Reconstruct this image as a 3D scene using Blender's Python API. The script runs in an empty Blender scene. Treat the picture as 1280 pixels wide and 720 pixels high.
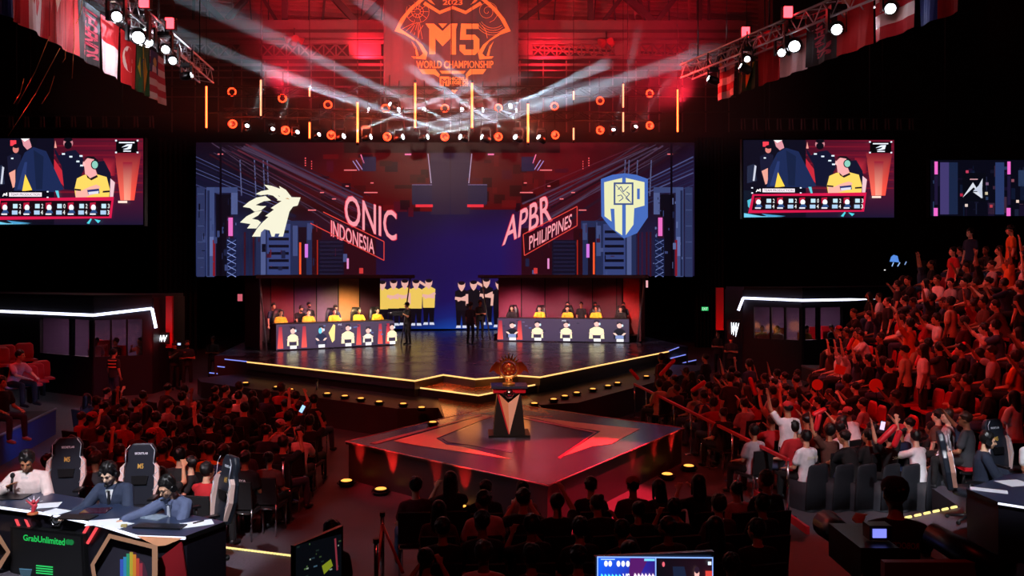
import bpy, bmesh, math, random
import numpy as np
from mathutils import Vector, Matrix, Euler

random.seed(5)
scn = bpy.context.scene
COL = scn.collection
PI = math.pi

# ------------------------------------------------------------ camera
F = 1005.0      # focal length in pixels of a 1280 wide frame
H = 4.0         # eye height above the arena floor
HY, CX = 345.0, 640.0
cam_d = bpy.data.cameras.new('camera')
cam_d.sensor_width = 36.0
cam_d.lens = F / 1280.0 * 36.0
cam_d.shift_y = -15.0 / 1280.0
cam_d.clip_end = 300
cam = bpy.data.objects.new('camera', cam_d)
cam.location = (0, 0, H)
cam.rotation_euler = (PI / 2, 0, 0)
COL.objects.link(cam)
scn.camera = cam

# ------------------------------------------------------------ exposure and world
scn.view_settings.view_transform = 'Standard'
scn.view_settings.look = 'None'
scn.view_settings.exposure = 0.0
scn.view_settings.gamma = 1.0
scn.view_settings.use_curve_mapping = False
scn.cycles.use_denoising = True
scn.cycles.max_bounces = 6
scn.cycles.diffuse_bounces = 2
scn.cycles.glossy_bounces = 3
scn.cycles.transmission_bounces = 3
scn.cycles.transparent_max_bounces = 8
scn.cycles.volume_bounces = 0
scn.cycles.sample_clamp_indirect = 3.0
scn.cycles.caustics_reflective = False
scn.cycles.caustics_refractive = False
w = bpy.data.worlds.new('world')
scn.world = w
w.use_nodes = True
w.node_tree.nodes['Background'].inputs[0].default_value = (0.5, 0.18, 0.3, 1)
w.node_tree.nodes['Background'].inputs[1].default_value = 0.006

# ------------------------------------------------------------ lights of the rig (wash lights)
def spot(name, loc, tgt, power, color, deg, blend=0.5, radius=0.12, parent=None):
    d = bpy.data.lights.new(name, 'SPOT')
    d.energy = power; d.color = color; d.spot_size = math.radians(deg); d.spot_blend = blend
    d.shadow_soft_size = radius
    o = bpy.data.objects.new(name, d)
    o.location = loc
    v = Vector(tgt) - Vector(loc)
    o.rotation_euler = v.to_track_quat('-Z', 'Y').to_euler()
    COL.objects.link(o)
    if parent is not None:
        o.parent = parent
        o.matrix_parent_inverse = parent.matrix_world.inverted() if parent.type != 'EMPTY' else Matrix.LocRotScale(parent.location, parent.rotation_euler, None).inverted()
    return o
RED = (1.0, 0.035, 0.03)
DEEP = (1.0, 0.02, 0.05)
WHITE = (0.9, 0.92, 1.0)
spot('wash_light_left_crowd', (-3, 5, 12), (-6.6, 16, 1), 2300, RED, 44, 0.6)
spot('wash_light_left_crowd', (-16, 21, 11), (-7, 17, 1), 2600, RED, 46, 0.7)
spot('wash_light_right_crowd', (1, 8, 12), (6.2, 18.5, 1), 1500, RED, 44, 0.7)
spot('wash_light_right_crowd', (12, 27, 11), (5.5, 18.5, 1), 1700, RED, 40, 0.7)
spot('wash_light_right_stand', (0, 10, 11.5), (10.5, 18.5, 2), 2400, RED, 46, 0.7)
spot('wash_light_right_stand', (4, 27, 11.5), (10.5, 18, 2), 3200, RED, 50, 0.7)
spot('wash_light_front_crowd', (1, 2, 12), (1.5, 9.5, 1), 260, RED, 55, 0.8)
spot('wash_light_desk', (-3.5, 3.0, 9), (-4.9, 9.4, 1.3), 5600, WHITE, 22, 0.35)
spot('wash_light_desk_side', (-8.5, 6.5, 8), (-4.9, 9.4, 1.3), 500, WHITE, 27, 0.4)
spot('wash_light_right_desk', (4.0, 3.5, 9), (6.8, 11.2, 1.3), 4200, WHITE, 15, 0.35)
spot('wash_light_chair_row', (3.5, 5, 10), (5.95, 13.5, .9), 2900, WHITE, 19, 0.4)
spot('wash_light_floor', (-6.5, 8, 8), (-1.5, 13.0, .2), 420, (.75, .78, 1), 26, 0.5)
spot('wash_light_floor', (7.5, 8, 8), (2.5, 13.5, .3), 260, (.75, .78, 1), 20, 0.5)
spot('wash_light_catwalk', (6.5, 17.0, 11), (1.2, 14.4, .75), 30000, DEEP, 18, 0.35)
spot('wash_light_catwalk', (-9.0, 17.5, 11), (-2.1, 15.3, .75), 3500, DEEP, 12, 0.4)
spot('wash_light_podium', (-1.0, 6.0, 10), (0.0, 16.2, 1.4), 4500, (1, .62, .5), 7, 0.3)
spot('wash_light_podium', (1.5, 7.5, 10), (0.1, 15.6, .75), 480, (1, .6, .5), 26, 0.6)
spot('wash_light_stage', (-3.0, 18, 11.5), (-2.4, 26.5, 1.2), 4200, (1, .3, .5), 50, 0.8)
spot('wash_light_roof', (-9, 30, 11), (-6, 37, 17.5), 9000, DEEP, 100, 0.9)
spot('wash_light_roof', (7, 32, 11), (4, 39, 17.5), 9000, DEEP, 100, 0.9)
spot('wash_light_louver', (-8, 43, 15.5), (-7, 46.5, 19.8), 1500, DEEP, 120, 0.9)
spot('wash_light_louver', (2, 44.5, 15.5), (2, 48, 19.8), 1500, DEEP, 120, 0.9)
spot('wash_light_left_crew', (-8, 20, 9), (-11.5, 26.5, 1), 2500, RED, 30, 0.7)
spot('wash_light_right_crew', (5.5, 22, 9), (8.4, 30, 1), 1600, RED, 22, 0.7)
spot('fin_light', (-11.6, 26.2, .6), (-12.0, 28, 2.6), 160, RED, 40, .5)
spot('fin_light', (7.9, 29.4, .6), (8.1, 31.2, 2.8), 160, RED, 40, .5)
spot('wash_light_banner', (-2.4, 25, 9.4), (-2.6, 33, 12.5), 5600, (1, .6, .48), 60, 0.8)

# ------------------------------------------------------------ helpers
def P(px, py, d):
    return Vector(((px - CX) / F * d, d, H - (py - HY) / F * d))
def G(px, py, z=0.0):
    d = F * (H - z) / (py - HY)
    return Vector(((px - CX) / F * d, d, z))
def lin(c):
    if isinstance(c, str):
        c = c.lstrip('#'); c = tuple(int(c[i:i + 2], 16) / 255 for i in (0, 2, 4))
    return tuple(x / 12.92 if x <= 0.04045 else ((x + 0.055) / 1.055) ** 2.4 for x in c[:3])

YAW = math.radians(9.0)
R_ = Vector((math.cos(YAW), math.sin(YAW), 0))
A_ = Vector((-math.sin(YAW), math.cos(YAW), 0))
O_ = Vector((0.56, 12.5, 0))
def S(u, v, z=0.0):
    return O_ + R_ * u + A_ * v + Vector((0, 0, z))

class Plane:
    def __init__(s, o, right, up=(0, 0, 1)):
        s.o = Vector(o); s.r = Vector(right).normalized(); s.u = Vector(up).normalized()
        s.n = s.r.cross(s.u).normalized()
        if s.n.dot(Vector((0, 0, H)) - s.o) < 0: s.n = -s.n
    def at(s, px, py, off=0.0):
        ray = Vector(((px - CX) / F, 1.0, -(py - HY) / F)); c = Vector((0, 0, H))
        o = s.o + s.n * off
        t = (o - c).dot(s.n) / ray.dot(s.n)
        return c + ray * t

_mats = {}
def mat(name, color=(.5, .5, .5), rough=0.6, metal=0.0, emit=None, estr=0.0, noise=0.0, nscale=8.0, bump=0.0, alpha=1.0, spec=0.5):
    if name in _mats: return _mats[name]
    m = bpy.data.materials.new(name); m.use_nodes = True
    nt = m.node_tree; b = nt.nodes['Principled BSDF']
    c = lin(color)
    b.inputs['Base Color'].default_value = (*c, 1)
    b.inputs['Roughness'].default_value = rough
    b.inputs['Metallic'].default_value = metal
    b.inputs['Specular IOR Level'].default_value = spec
    if noise or bump:
        tc = nt.nodes.new('ShaderNodeTexCoord'); n = nt.nodes.new('ShaderNodeTexNoise')
        n.inputs['Scale'].default_value = nscale; n.inputs['Detail'].default_value = 4
        nt.links.new(tc.outputs['Object'], n.inputs['Vector'])
        if noise:
            mx = nt.nodes.new('ShaderNodeMix'); mx.data_type = 'RGBA'
            mx.inputs[6].default_value = (*[x * (1 - noise) for x in c], 1)
            mx.inputs[7].default_value = (*[min(1, x * (1 + noise)) for x in c], 1)
            nt.links.new(n.outputs['Fac'], mx.inputs[0]); nt.links.new(mx.outputs[2], b.inputs['Base Color'])
        if bump:
            bp = nt.nodes.new('ShaderNodeBump'); bp.inputs['Strength'].default_value = bump; bp.inputs['Distance'].default_value = 0.02
            nt.links.new(n.outputs['Fac'], bp.inputs['Height']); nt.links.new(bp.outputs['Normal'], b.inputs['Normal'])
    if emit is not None:
        b.inputs['Emission Color'].default_value = (*lin(emit), 1)
        b.inputs['Emission Strength'].default_value = estr
    if alpha < 1: b.inputs['Alpha'].default_value = alpha
    _mats[name] = m
    return m

def screen_mat(name, strength, tile=0.0):
    if name in _mats: return _mats[name]
    m = bpy.data.materials.new(name); m.use_nodes = True
    nt = m.node_tree; b = nt.nodes['Principled BSDF']
    b.inputs['Base Color'].default_value = (0.004, 0.004, 0.005, 1); b.inputs['Roughness'].default_value = 0.5
    at = nt.nodes.new('ShaderNodeAttribute'); at.attribute_name = 'Col'
    nt.links.new(at.outputs['Color'], b.inputs['Emission Color'])
    b.inputs['Emission Strength'].default_value = strength
    _mats[name] = m
    return m

M = {
 'black': mat('black_painted_metal', '#0b0b0d', .5, .3, noise=.3),
 'matte': mat('matte_black_cloth', '#0a0a0b', .9, noise=.4, nscale=3),
 'alu': mat('aluminium_tube', '#b8bcc4', .3, .9, noise=.1),
 'chrome': mat('chrome', '#d0d0d4', .15, 1.0),
 'plastic': mat('black_plastic', '#101013', .35),
 'rubber': mat('rubber', '#08080a', .8),
 'gold': mat('gold_metal', '#e8a850', .35, .6, noise=.15),
 'copper': mat('copper_metal', '#d8582c', .3, .6, noise=.2),
 'peach': mat('peach_lacquer', '#e7a67e', .4, .1, noise=.08),
 'redpaint': mat('red_lacquer', '#c0142c', .4),
 'paper': mat('white_paper', '#e8ecf4', .7, noise=.04),
 'deck': None,
}

class MB:
    """collects shapes into one mesh"""
    def __init__(s): s.v = []; s.f = []; s.c = []; s.sm = []
    def add(s, vs, fs, col=None, smooth=False):
        o = len(s.v); s.v += [Vector(x) for x in vs]
        for f in fs: s.f.append([i + o for i in f]); s.c.append(col); s.sm.append(smooth)
        return s
    def box(s, c, size, rz=0.0, mtx=None, taper=1.0, col=None):
        x, y, z = [k / 2 for k in size]
        pts = [(-x, -y, -z), (x, -y, -z), (x, y, -z), (-x, y, -z), (-x * taper, -y * taper, z), (x * taper, -y * taper, z), (x * taper, y * taper, z), (-x * taper, y * taper, z)]
        mt = mtx if mtx is not None else Matrix.Rotation(rz, 4, 'Z')
        pts = [Vector(c) + (mt @ Vector(p)) for p in pts]
        return s.add(pts, [(0, 3, 2, 1), (4, 5, 6, 7), (0, 1, 5, 4), (1, 2, 6, 5), (2, 3, 7, 6), (3, 0, 4, 7)], col)
    def tube(s, p0, p1, r0, r1=None, n=8, col=None, smooth=True):
        r1 = r0 if r1 is None else r1
        p0, p1 = Vector(p0), Vector(p1); d = (p1 - p0)
        q = d.to_track_quat('Z', 'Y').to_matrix()
        vs = []
        for p, r in ((p0, r0), (p1, r1)):
            for k in range(n):
                a = 2 * PI * k / n; vs.append(p + q @ Vector((math.cos(a) * r, math.sin(a) * r, 0)))
        s.add(vs, [(k, (k + 1) % n, n + (k + 1) % n, n + k) for k in range(n)], col, smooth)
        o = len(s.v) - 2 * n
        s.f.append([o + k for k in reversed(range(n))]); s.c.append(col); s.sm.append(False)
        s.f.append([o + n + k for k in range(n)]); s.c.append(col); s.sm.append(False)
        return s
    def path(s, pts, r, n=8, col=None):
        for a, b in zip(pts[:-1], pts[1:]): s.tube(a, b, r, n=n, col=col)
        return s
    def prism(s, poly, vec, col=None):
        n = len(poly); vec = Vector(vec)
        a = [Vector(p) for p in poly]; b = [p + vec for p in a]
        s.add(a + b, [list(range(n))[::-1], [n + k for k in range(n)]] + [(k, (k + 1) % n, n + (k + 1) % n, n + k) for k in range(n)], col)
        return s
    def ell(s, c, r, mtx=None, nu=12, nv=8, col=None):
        c = Vector(c); mt = mtx if mtx is not None else Matrix.Identity(3)
        vs = [c + mt @ Vector((0, 0, -r[2]))]
        for j in range(1, nv):
            ph = -PI / 2 + PI * j / nv
            for k in range(nu):
                a = 2 * PI * k / nu
                vs.append(c + mt @ Vector((r[0] * math.cos(ph) * math.cos(a), r[1] * math.cos(ph) * math.sin(a), r[2] * math.sin(ph))))
        vs.append(c + mt @ Vector((0, 0, r[2])))
        fs = [(0, 1 + (k + 1) % nu, 1 + k) for k in range(nu)]
        for j in range(nv - 2):
            for k in range(nu):
                a = 1 + j * nu + k; b = 1 + j * nu + (k + 1) % nu
                fs.append((a, b, b + nu, a + nu))
        t = len(vs) - 1; o = 1 + (nv - 2) * nu
        fs += [(t, o + k, o + (k + 1) % nu) for k in range(nu)]
        return s.add(vs, fs, col, True)
    def loft(s, rings, col=None, n=12):
        """rings: (center, rx, ry, matrix3)"""
        vs = []
        for c, rx, ry, mt in rings:
            for k in range(n):
                a = 2 * PI * k / n; vs.append(Vector(c) + mt @ Vector((rx * math.cos(a), ry * math.sin(a), 0)))
        fs = []
        for j in range(len(rings) - 1):
            for k in range(n): fs.append((j * n + k, j * n + (k + 1) % n, (j + 1) * n + (k + 1) % n, (j + 1) * n + k))
        fs.append(list(range(n))[::-1]); o = (len(rings) - 1) * n; fs.append([o + k for k in range(n)])
        return s.add(vs, fs, col, True)
    def lathe(s, c, prof, n=16, col=None, mtx=None):
        mt = mtx if mtx is not None else Matrix.Identity(3)
        rings = [(Vector(c) + mt @ Vector((0, 0, z)), r, r, mt) for r, z in prof]
        return s.loft(rings, col, n)
    def ring(s, c, R, r, mtx=None, n=24, m=8, col=None, sweep=2 * PI, start=0):
        mt = mtx if mtx is not None else Matrix.Identity(3); closed = sweep > 6.2
        cnt = n if closed else n + 1
        vs = []
        for i in range(cnt):
            a = start + sweep * i / n
            for j in range(m):
                b = 2 * PI * j / m
                vs.append(Vector(c) + mt @ Vector(((R + r * math.cos(b)) * math.cos(a), (R + r * math.cos(b)) * math.sin(a), r * math.sin(b))))
        fs = []
        for i in range(n):
            i2 = (i + 1) % cnt
            for j in range(m): fs.append((i * m + j, i2 * m + j, i2 * m + (j + 1) % m, i * m + (j + 1) % m))
        return s.add(vs, fs, col, True)
    def mesh(s, name):
        me = bpy.data.meshes.new(name)
        me.from_pydata([tuple(v) for v in s.v], [], s.f)
        if any(s.sm): me.polygons.foreach_set('use_smooth', s.sm)
        if any(c is not None for c in s.c):
            at = me.color_attributes.new('Col', 'FLOAT_COLOR', 'CORNER')
            buf = []
            for f, c in zip(s.f, s.c):
                if c is None: c = (0, 0, 0)
                if isinstance(c[0], (tuple, list)):
                    for k in range(len(f)): buf += [*c[k % len(c)], 1.0]
                else: buf += [*c, 1.0] * len(f)
            at.data.foreach_set('color', buf)
        me.update()
        return me
    def build(s, name, m, parent=None, **kw):
        # local coordinates are taken relative to the parent empty
        me = s.mesh(name)
        return link(name, me, m, parent, **kw)

def link(name, me, m, parent=None, world=False, label=None, cat=None, group=None, kind=None):
    if m is not None and len(me.materials) == 0: me.materials.append(m)
    o = bpy.data.objects.new(name, me); COL.objects.link(o)
    if parent is not None:
        o.parent = parent
        if world: o.matrix_parent_inverse = wm(parent).inverted()
    tag(o, label, cat, group, kind)
    return o
def wm(o):
    m = Matrix.LocRotScale(o.location, o.rotation_euler, None)
    return (wm(o.parent) @ o.matrix_parent_inverse @ m) if o.parent else m
def tag(o, label=None, cat=None, group=None, kind=None):
    if label: o['label'] = label
    if cat: o['category'] = cat
    if group: o['group'] = group
    if kind: o['kind'] = kind
    return o
def thing(name, label, cat, loc=(0, 0, 0), rz=0.0, group=None, kind=None):
    o = bpy.data.objects.new(name, None); o.empty_display_size = .2; COL.objects.link(o)
    o.location = loc; o.rotation_euler = (0, 0, rz)
    return tag(o, label, cat, group, kind)
_kids = {}
def copy_tree(o, loc=None, rot=None, label=None, group=None, parent=None):
    c = o.copy(); COL.objects.link(c)
    if parent is not None: c.parent = parent
    if loc is not None: c.location = loc
    if rot is not None: c.rotation_euler = rot
    if label: c['label'] = label
    if group: c['group'] = group
    for ch in list(o.children):
        if ch.type in ('MESH', 'EMPTY'): copy_tree(ch, parent=c)
    return c

class Art:
    """flat picture shown on a screen or printed on a board: thin layered polygons on a real plane"""
    def __init__(s, plane, step=0.004): s.p = plane; s.mb = MB(); s.off = 0.006; s.step = step
    def poly(s, pts, col, up=True):
        if up: s.off += s.step
        if isinstance(col, (list, tuple)) and isinstance(col[0], (str, tuple, list)): c = [lin(x) for x in col]
        else: c = lin(col)
        vs = [s.p.at(x, y, s.off) for x, y in pts]
        s.mb.add(vs, [list(range(len(pts)))], c if not isinstance(c[0], tuple) else c)
        return s
    def rect(s, x0, y0, x1, y1, col, up=True): return s.poly([(x0, y1), (x1, y1), (x1, y0), (x0, y0)], col, up)
    def line(s, x0, y0, x1, y1, w, col, up=False):
        dx, dy = x1 - x0, y1 - y0; L = math.hypot(dx, dy) or 1; nx, ny = -dy / L * w / 2, dx / L * w / 2
        return s.poly([(x0 + nx, y0 + ny), (x1 + nx, y1 + ny), (x1 - nx, y1 - ny), (x0 - nx, y0 - ny)], col, up)
    def lines(s, pts, w, col, closed=False):
        pts = list(pts) + ([pts[0]] if closed else [])
        s.off += s.step
        for a, b in zip(pts[:-1], pts[1:]): s.line(*a, *b, w, col)
        return s
    def disc(s, x, y, rx, ry, col, n=14): return s.poly([(x + rx * math.cos(2 * PI * k / n), y - ry * math.sin(2 * PI * k / n)) for k in range(n)], col)
    def text(s, t, quad, col, bold=0.0):
        """quad: tl, tr, br, bl in pixels"""
        s.off += s.step
        vs, fs = text_mesh(t, bold)
        (a, b, c, d) = [Vector(q) for q in quad]
        out = []
        for x, y in vs:
            p = (a * (1 - x) + b * x) * y + (d * (1 - x) + c * x) * (1 - y)
            out.append(s.p.at(p.x, p.y, s.off))
        s.mb.add(out, fs, lin(col))
        return s
    def build(s, name, m, parent=None, **kw): return s.mb.build(name, m, parent, world=parent is not None, **kw)

_tc = {}
def text_mesh(t, bold=0.0):
    if (t, bold) in _tc: return _tc[(t, bold)]
    cu = bpy.data.curves.new('lettering', 'FONT'); cu.body = t; cu.offset = bold; cu.resolution_u = 3
    o = bpy.data.objects.new('lettering', cu); COL.objects.link(o)
    dg = bpy.context.evaluated_depsgraph_get()
    me = bpy.data.meshes.new_from_object(o.evaluated_get(dg))
    vs = [(v.co.x, v.co.y) for v in me.vertices]; fs = [list(p.vertices) for p in me.polygons]
    bpy.data.objects.remove(o); bpy.data.curves.remove(cu); bpy.data.meshes.remove(me)
    x0 = min(v[0] for v in vs); x1 = max(v[0] for v in vs); y0 = min(v[1] for v in vs); y1 = max(v[1] for v in vs)
    vs = [((x - x0) / (x1 - x0), (y - y0) / (y1 - y0)) for x, y in vs]
    _tc[(t, bold)] = (vs, fs)
    return vs, fs

# ------------------------------------------------------------ materials with pattern
def deck_mat(name, color, rough, plank=(1.2, 1.2), bump=0.06):
    m = mat(name, color, rough, noise=.25, nscale=1.5)
    nt = m.node_tree; b = nt.nodes['Principled BSDF']
    tc = nt.nodes.new('ShaderNodeTexCoord'); mp = nt.nodes.new('ShaderNodeMapping')
    mp.inputs['Rotation'].default_value = (0, 0, -YAW)
    nt.links.new(tc.outputs['Object'], mp.inputs['Vector'])
    n = nt.nodes.new('ShaderNodeTexNoise'); n.inputs['Scale'].default_value = 1.1; n.inputs['Detail'].default_value = 6
    nt.links.new(mp.outputs['Vector'], n.inputs['Vector'])
    mr = nt.nodes.new('ShaderNodeMapRange'); mr.inputs['To Min'].default_value = rough * .6; mr.inputs['To Max'].default_value = rough * 1.6
    nt.links.new(n.outputs['Fac'], mr.inputs['Value']); nt.links.new(mr.outputs['Result'], b.inputs['Roughness'])
    n2 = nt.nodes.new('ShaderNodeTexNoise'); n2.inputs['Scale'].default_value = 5; n2.inputs['Detail'].default_value = 2
    nt.links.new(mp.outputs['Vector'], n2.inputs['Vector'])
    bp = nt.nodes.new('ShaderNodeBump'); bp.inputs['Strength'].default_value = bump; bp.inputs['Distance'].default_value = .02
    nt.links.new(n2.outputs['Fac'], bp.inputs['Height']); nt.links.new(bp.outputs['Normal'], b.inputs['Normal'])
    b.inputs['Specular IOR Level'].default_value = .9
    return m
DECK = deck_mat('glossy_stage_deck', '#2a2430', .23)
CAT = deck_mat('glossy_catwalk_deck', '#474350', .17)
SKIRT = mat('stage_skirt', '#3c3236', .45, noise=.3, nscale=2)
FLOOR = mat('arena_floor_concrete', '#4a4046', .6, noise=.45, nscale=.8, bump=.1)
WALLM = mat('dark_arena_wall', '#1c1618', .85, noise=.4, nscale=.5)
STEEL = mat('painted_roof_steel', '#7a5a5c', .55, noise=.25, nscale=1.0)
DSTEEL = mat('dark_roof_steel', '#2a1c1e', .6, noise=.3, nscale=1.0)
SHEET = mat('roof_sheeting', '#a05050', .5, noise=.35, nscale=1.2)

def struct(name, mb, m, parent=None, kind='structure'):
    return mb.build(name, m, parent, kind=kind if parent is None else None)

# ------------------------------------------------------------ the hall
struct('floor', MB().box((0, 22, -.1), (76, 68, .2)), FLOOR)
struct('wall_back', MB().box((-4, 54, 13), (76, .4, 26)), WALLM)
struct('wall_left', MB().box((-36, 22, 13), (.4, 64, 26)), WALLM)
struct('wall_right', MB().box((32, 22, 13), (.4, 64, 26)), WALLM)
struct('wall_front', MB().box((0, -11, 13), (76, .4, 26)), WALLM)
struct('ceiling', MB().box((0, 22, 26), (76, 68, .3)), WALLM)

# roof steelwork seen above the stage, on a plane behind the screen
RP = Plane(S(0, 33), R_)
RP2 = Plane(S(0, 32.2), R_)
def bar_px(name, pl, x0, y0, x1, y1, wpx, m, parent, depth=.25):
    a, b = pl.at(x0, y0), pl.at(x1, y1); L = (b - a).length; d = (b - a).normalized()
    wd = wpx / F * a.y
    q = Matrix((d, pl.n, d.cross(pl.n))).transposed().to_4x4()
    return MB().box((a + b) / 2, (L, depth, wd), mtx=q).build(name, m, parent, world=True)
g = thing('roof_louver_wall', 'red lit slatted roof wall above the stage, behind the dark diagonal braces', 'louver wall', S(0, 34, 16))
mb = MB().box(RP.at(560, -20, -1.2), (40, .1, 6.5), rz=YAW)
mb.build('backing_sheet', SHEET, g, world=True)
mb = MB()
for k in range(22):
    z = 17.2 + k * .27
    mb.box(S(0, 33.9, z), (40, .12, .09), rz=YAW)
sl = mb.build('slat', mat('slat_steel', '#b06060', .4, .3), g, world=True); sl['kind'] = 'stuff'
for k, x in enumerate(range(215, 910, 24)):
    bar_px('mullion', RP, x + random.uniform(-5, 5), -40, x + random.uniform(-5, 5), 31, random.choice((1.5, 1.5, 3)), DSTEEL if k % 3 else SHEET, g, .1)
g = thing('roof_girder', 'deep red steel roof girder with diagonal braces crossing above the stage', 'girder', S(0, 33, 18))
bar_px('chord', RP2, 190, 33, 930, 33, 13, STEEL, g, .5)
bar_px('chord', RP2, 190, 46, 930, 46, 7, STEEL, g, .6)
bar_px('flange', RP2, 190, 41, 930, 41, 4, DSTEEL, g, .7)
bar_px('chord', RP2, 190, -45, 930, -45, 14, STEEL, g, .5)
for x0, y0, x1, y1, wd in ((225, -30, 278, 26, 7), (330, -25, 284, 24, 6), (318, -20, 345, 25, 4), (356, -30, 356, 25, 7), (410, -10, 446, 28, 8), (505, -30, 452, 28, 8),
                           (640, 35, 690, -4, 6), (738, -30, 738, 30, 6), (782, -10, 752, 30, 5), (775, -10, 820, 30, 8), (850, -10, 820, 28, 6), (792, -20, 808, 26, 3), (874, -30, 874, 28, 5)):
    bar_px('brace', RP2, x0, y0, x1, y1, wd, DSTEEL, g, .3)
g = thing('lattice_girder', 'lattice girder with crossed bars under the roof girder behind the hanging banner', 'girder', S(0, 33, 16.6))
bar_px('chord', RP2, 190, 53, 930, 53, 4, STEEL, g)
bar_px('chord', RP2, 190, 72, 930, 72, 3, STEEL, g)
for x0, x1 in ((208, 240), (300, 325), (436, 476), (640, 664), (768, 798)):
    bar_px('gusset_panel', RP2, x0, 62, x1, 62, 15, STEEL, g, .12)
for seg in ((242, 298), (327, 434), (665, 767), (800, 880)):
    x = seg[0]
    while x < seg[1] - 8:
        bar_px('lattice_bar', RP2, x, 55, x + 15, 71, 1.6, STEEL, g, .06); bar_px('lattice_bar', RP2, x, 71, x + 15, 55, 1.6, STEEL, g, .06)
        bar_px('post', RP2, x, 54, x, 72, 1.6, STEEL, g, .1)
        x += 15.5
g = thing('service_catwalk', 'thin railed steel catwalk crossing behind the beams of light', 'catwalk', S(0, 33, 15))
for y, wd in ((81, 3), (88, 1.5), (97, 1.5), (108, 2.5), (121, 1.2), (140, 2)):
    bar_px('rail', RP, 200, y, 920, y, wd, DSTEEL if y in (108, 140) else STEEL, g, .1)
for x in range(215, 920, 29):
    bar_px('post', RP, x, 76, x, 165, 1.4, STEEL, g, .08)
for x, y in ((368, 47), (758, 50)):
    t = thing('horn_speaker', 'small red lit horn cluster hung under the roof girder %s of the banner' % ('left' if x < 500 else 'right'), 'speaker')
    c = RP2.at(x, y, .8)
    MB().tube(c + Vector((0, 0, .5)), c, .04).build('hanger', DSTEEL, t)
    mb = MB()
    for k in range(4):
        a = k * PI / 2 + .4; d = Vector((math.cos(a), math.sin(a), -.4)) * .45
        mb.tube(c, c + d, .05, .2, n=10)
    mb.build('horn', mat('horn_paint', '#c03040', .5), t)

# side lighting pipes low on the walls left and right
for nm, x0, x1, y0, y1, d in (('left', 0, 190, 145, 160, 38), ('right', 915, 1150, 148, 163, 40)):
    t = thing('lattice_truss', 'dark horizontal ladder truss above the %s video screen' % ('left' if nm == 'left' else 'right'), 'truss')
    pl = Plane((0, d, 8), (1, 0, 0))
    bar_px('chord', pl, x0 - 40 * (nm == 'left'), y0, x1, y0, 1.5, DSTEEL, t, .08); bar_px('chord', pl, x0 - 40 * (nm == 'left'), y1, x1, y1, 1.5, DSTEEL, t, .08)
    for f_ in (.2, .8):
        q_ = pl.at(x0 + (x1 - x0) * f_, y0); MB().tube(q_, (q_.x, q_.y, 25.9), .02, n=5).build('hanging_cable', DSTEEL, t)
    x = x0 + 12
    while x < x1:
        bar_px('rung', pl, x, y0, x, y1, 1.6, STEEL, t, .08); bar_px('rung', pl, x + 3.5, y0, x + 4.5, y1, 1, STEEL, t, .08)
        x += 19.5 if nm == 'left' else 15

# ------------------------------------------------------------ stage
def slab(name, poly, z0, z1, m_top, m_side, parent):
    vec = Vector((0, 0, z1 - z0))
    base = [Vector((p[0], p[1], z0)) for p in poly]
    ar = sum(base[i].x * base[(i + 1) % len(base)].y - base[(i + 1) % len(base)].x * base[i].y for i in range(len(base)))
    if ar < 0: base.reverse()
    mb = MB().prism(base, vec)
    o = mb.build(name, m_side, parent)
    o.data.materials.append(m_top); o.data.polygons[1].material_index = 1
    return o
st = thing('main_stage', 'raised glossy dark stage with gold edge strip in front of the big screen', 'stage')
g_front = [G(309, 452, 1.2), G(518.5, 475.5, 1.2), G(554, 468, 1.2), G(594, 473.5, 1.2), G(648, 469, 1.2), G(675, 471, 1.2), G(835.5, 439, 1.2)]
main_poly = [S(-8.4, 30.5), S(-8.4, 17.2), S(-7.3, 17.0)] + [Vector((p.x, p.y, 0)) for p in g_front] + [S(8.3, 18.0), S(9.4, 18.2), S(9.4, 30.5)]
slab('deck', main_poly, .95, 1.2, DECK, SKIRT, st)
slab('skirt', [p + A_ * .12 if 2 < i < len(main_poly) - 3 else p for i, p in enumerate(main_poly)], 0, .95, SKIRT, SKIRT, st)
GOLDS = mat('gold_edge_led', '#301c08', .4, emit='#ffc070', estr=1.6)
def strip(name, pts, r, m, parent, dz=0.0):
    mb = MB()
    for a, b in zip(pts[:-1], pts[1:]): mb.tube(a + Vector((0, 0, dz)), b + Vector((0, 0, dz)), r, n=6)
    return mb.build(name, m, parent)
strip('edge_strip', [p - A_ * .015 for p in g_front], .022, GOLDS, st, -.012)
mid = [S(-1.75, 9.9), S(-.15, 8.05), S(1.0, 9.2), S(1.75, 9.9), S(1.2, 11), S(-1.2, 11)]
slab('front_step', mid, .75, .97, mat('step_deck_orange_glow', '#c06020', .2, noise=.2), SKIRT, st)  # orange glow on the step is painted into the deck colour
strip('edge_strip', [Vector((p.x, p.y, .965)) for p in mid[:4]], .02, GOLDS, st)
slab('ledge', [S(-8.4, 14.6), S(-8.1, 13.7), S(-2.2, 7.7), S(-1.2, 7.7), S(-1.16, 5.9), S(1.35, 5.9), S(1.3, 7.7), S(2.4, 7.9), S(8.6, 14.6), S(8.9, 15.6), S(6, 17), S(-6, 17)], 0, .74, mat('ledge_top', '#2a1a1c', .4, noise=.2), SKIRT, st)
slab('walkway', [S(-1.15, 5.9), S(1.34, 5.9), S(1.3, 9.3), S(-1.1, 9.3)], .6, .752, mat('walkway_orange_reflection', '#a86040', .2, noise=.3), SKIRT, st)  # orange reflection is put into the walkway's base colour
BLU = mat('blue_step_led', '#101830', .4, emit='#8a96ff', estr=1.0)
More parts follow.
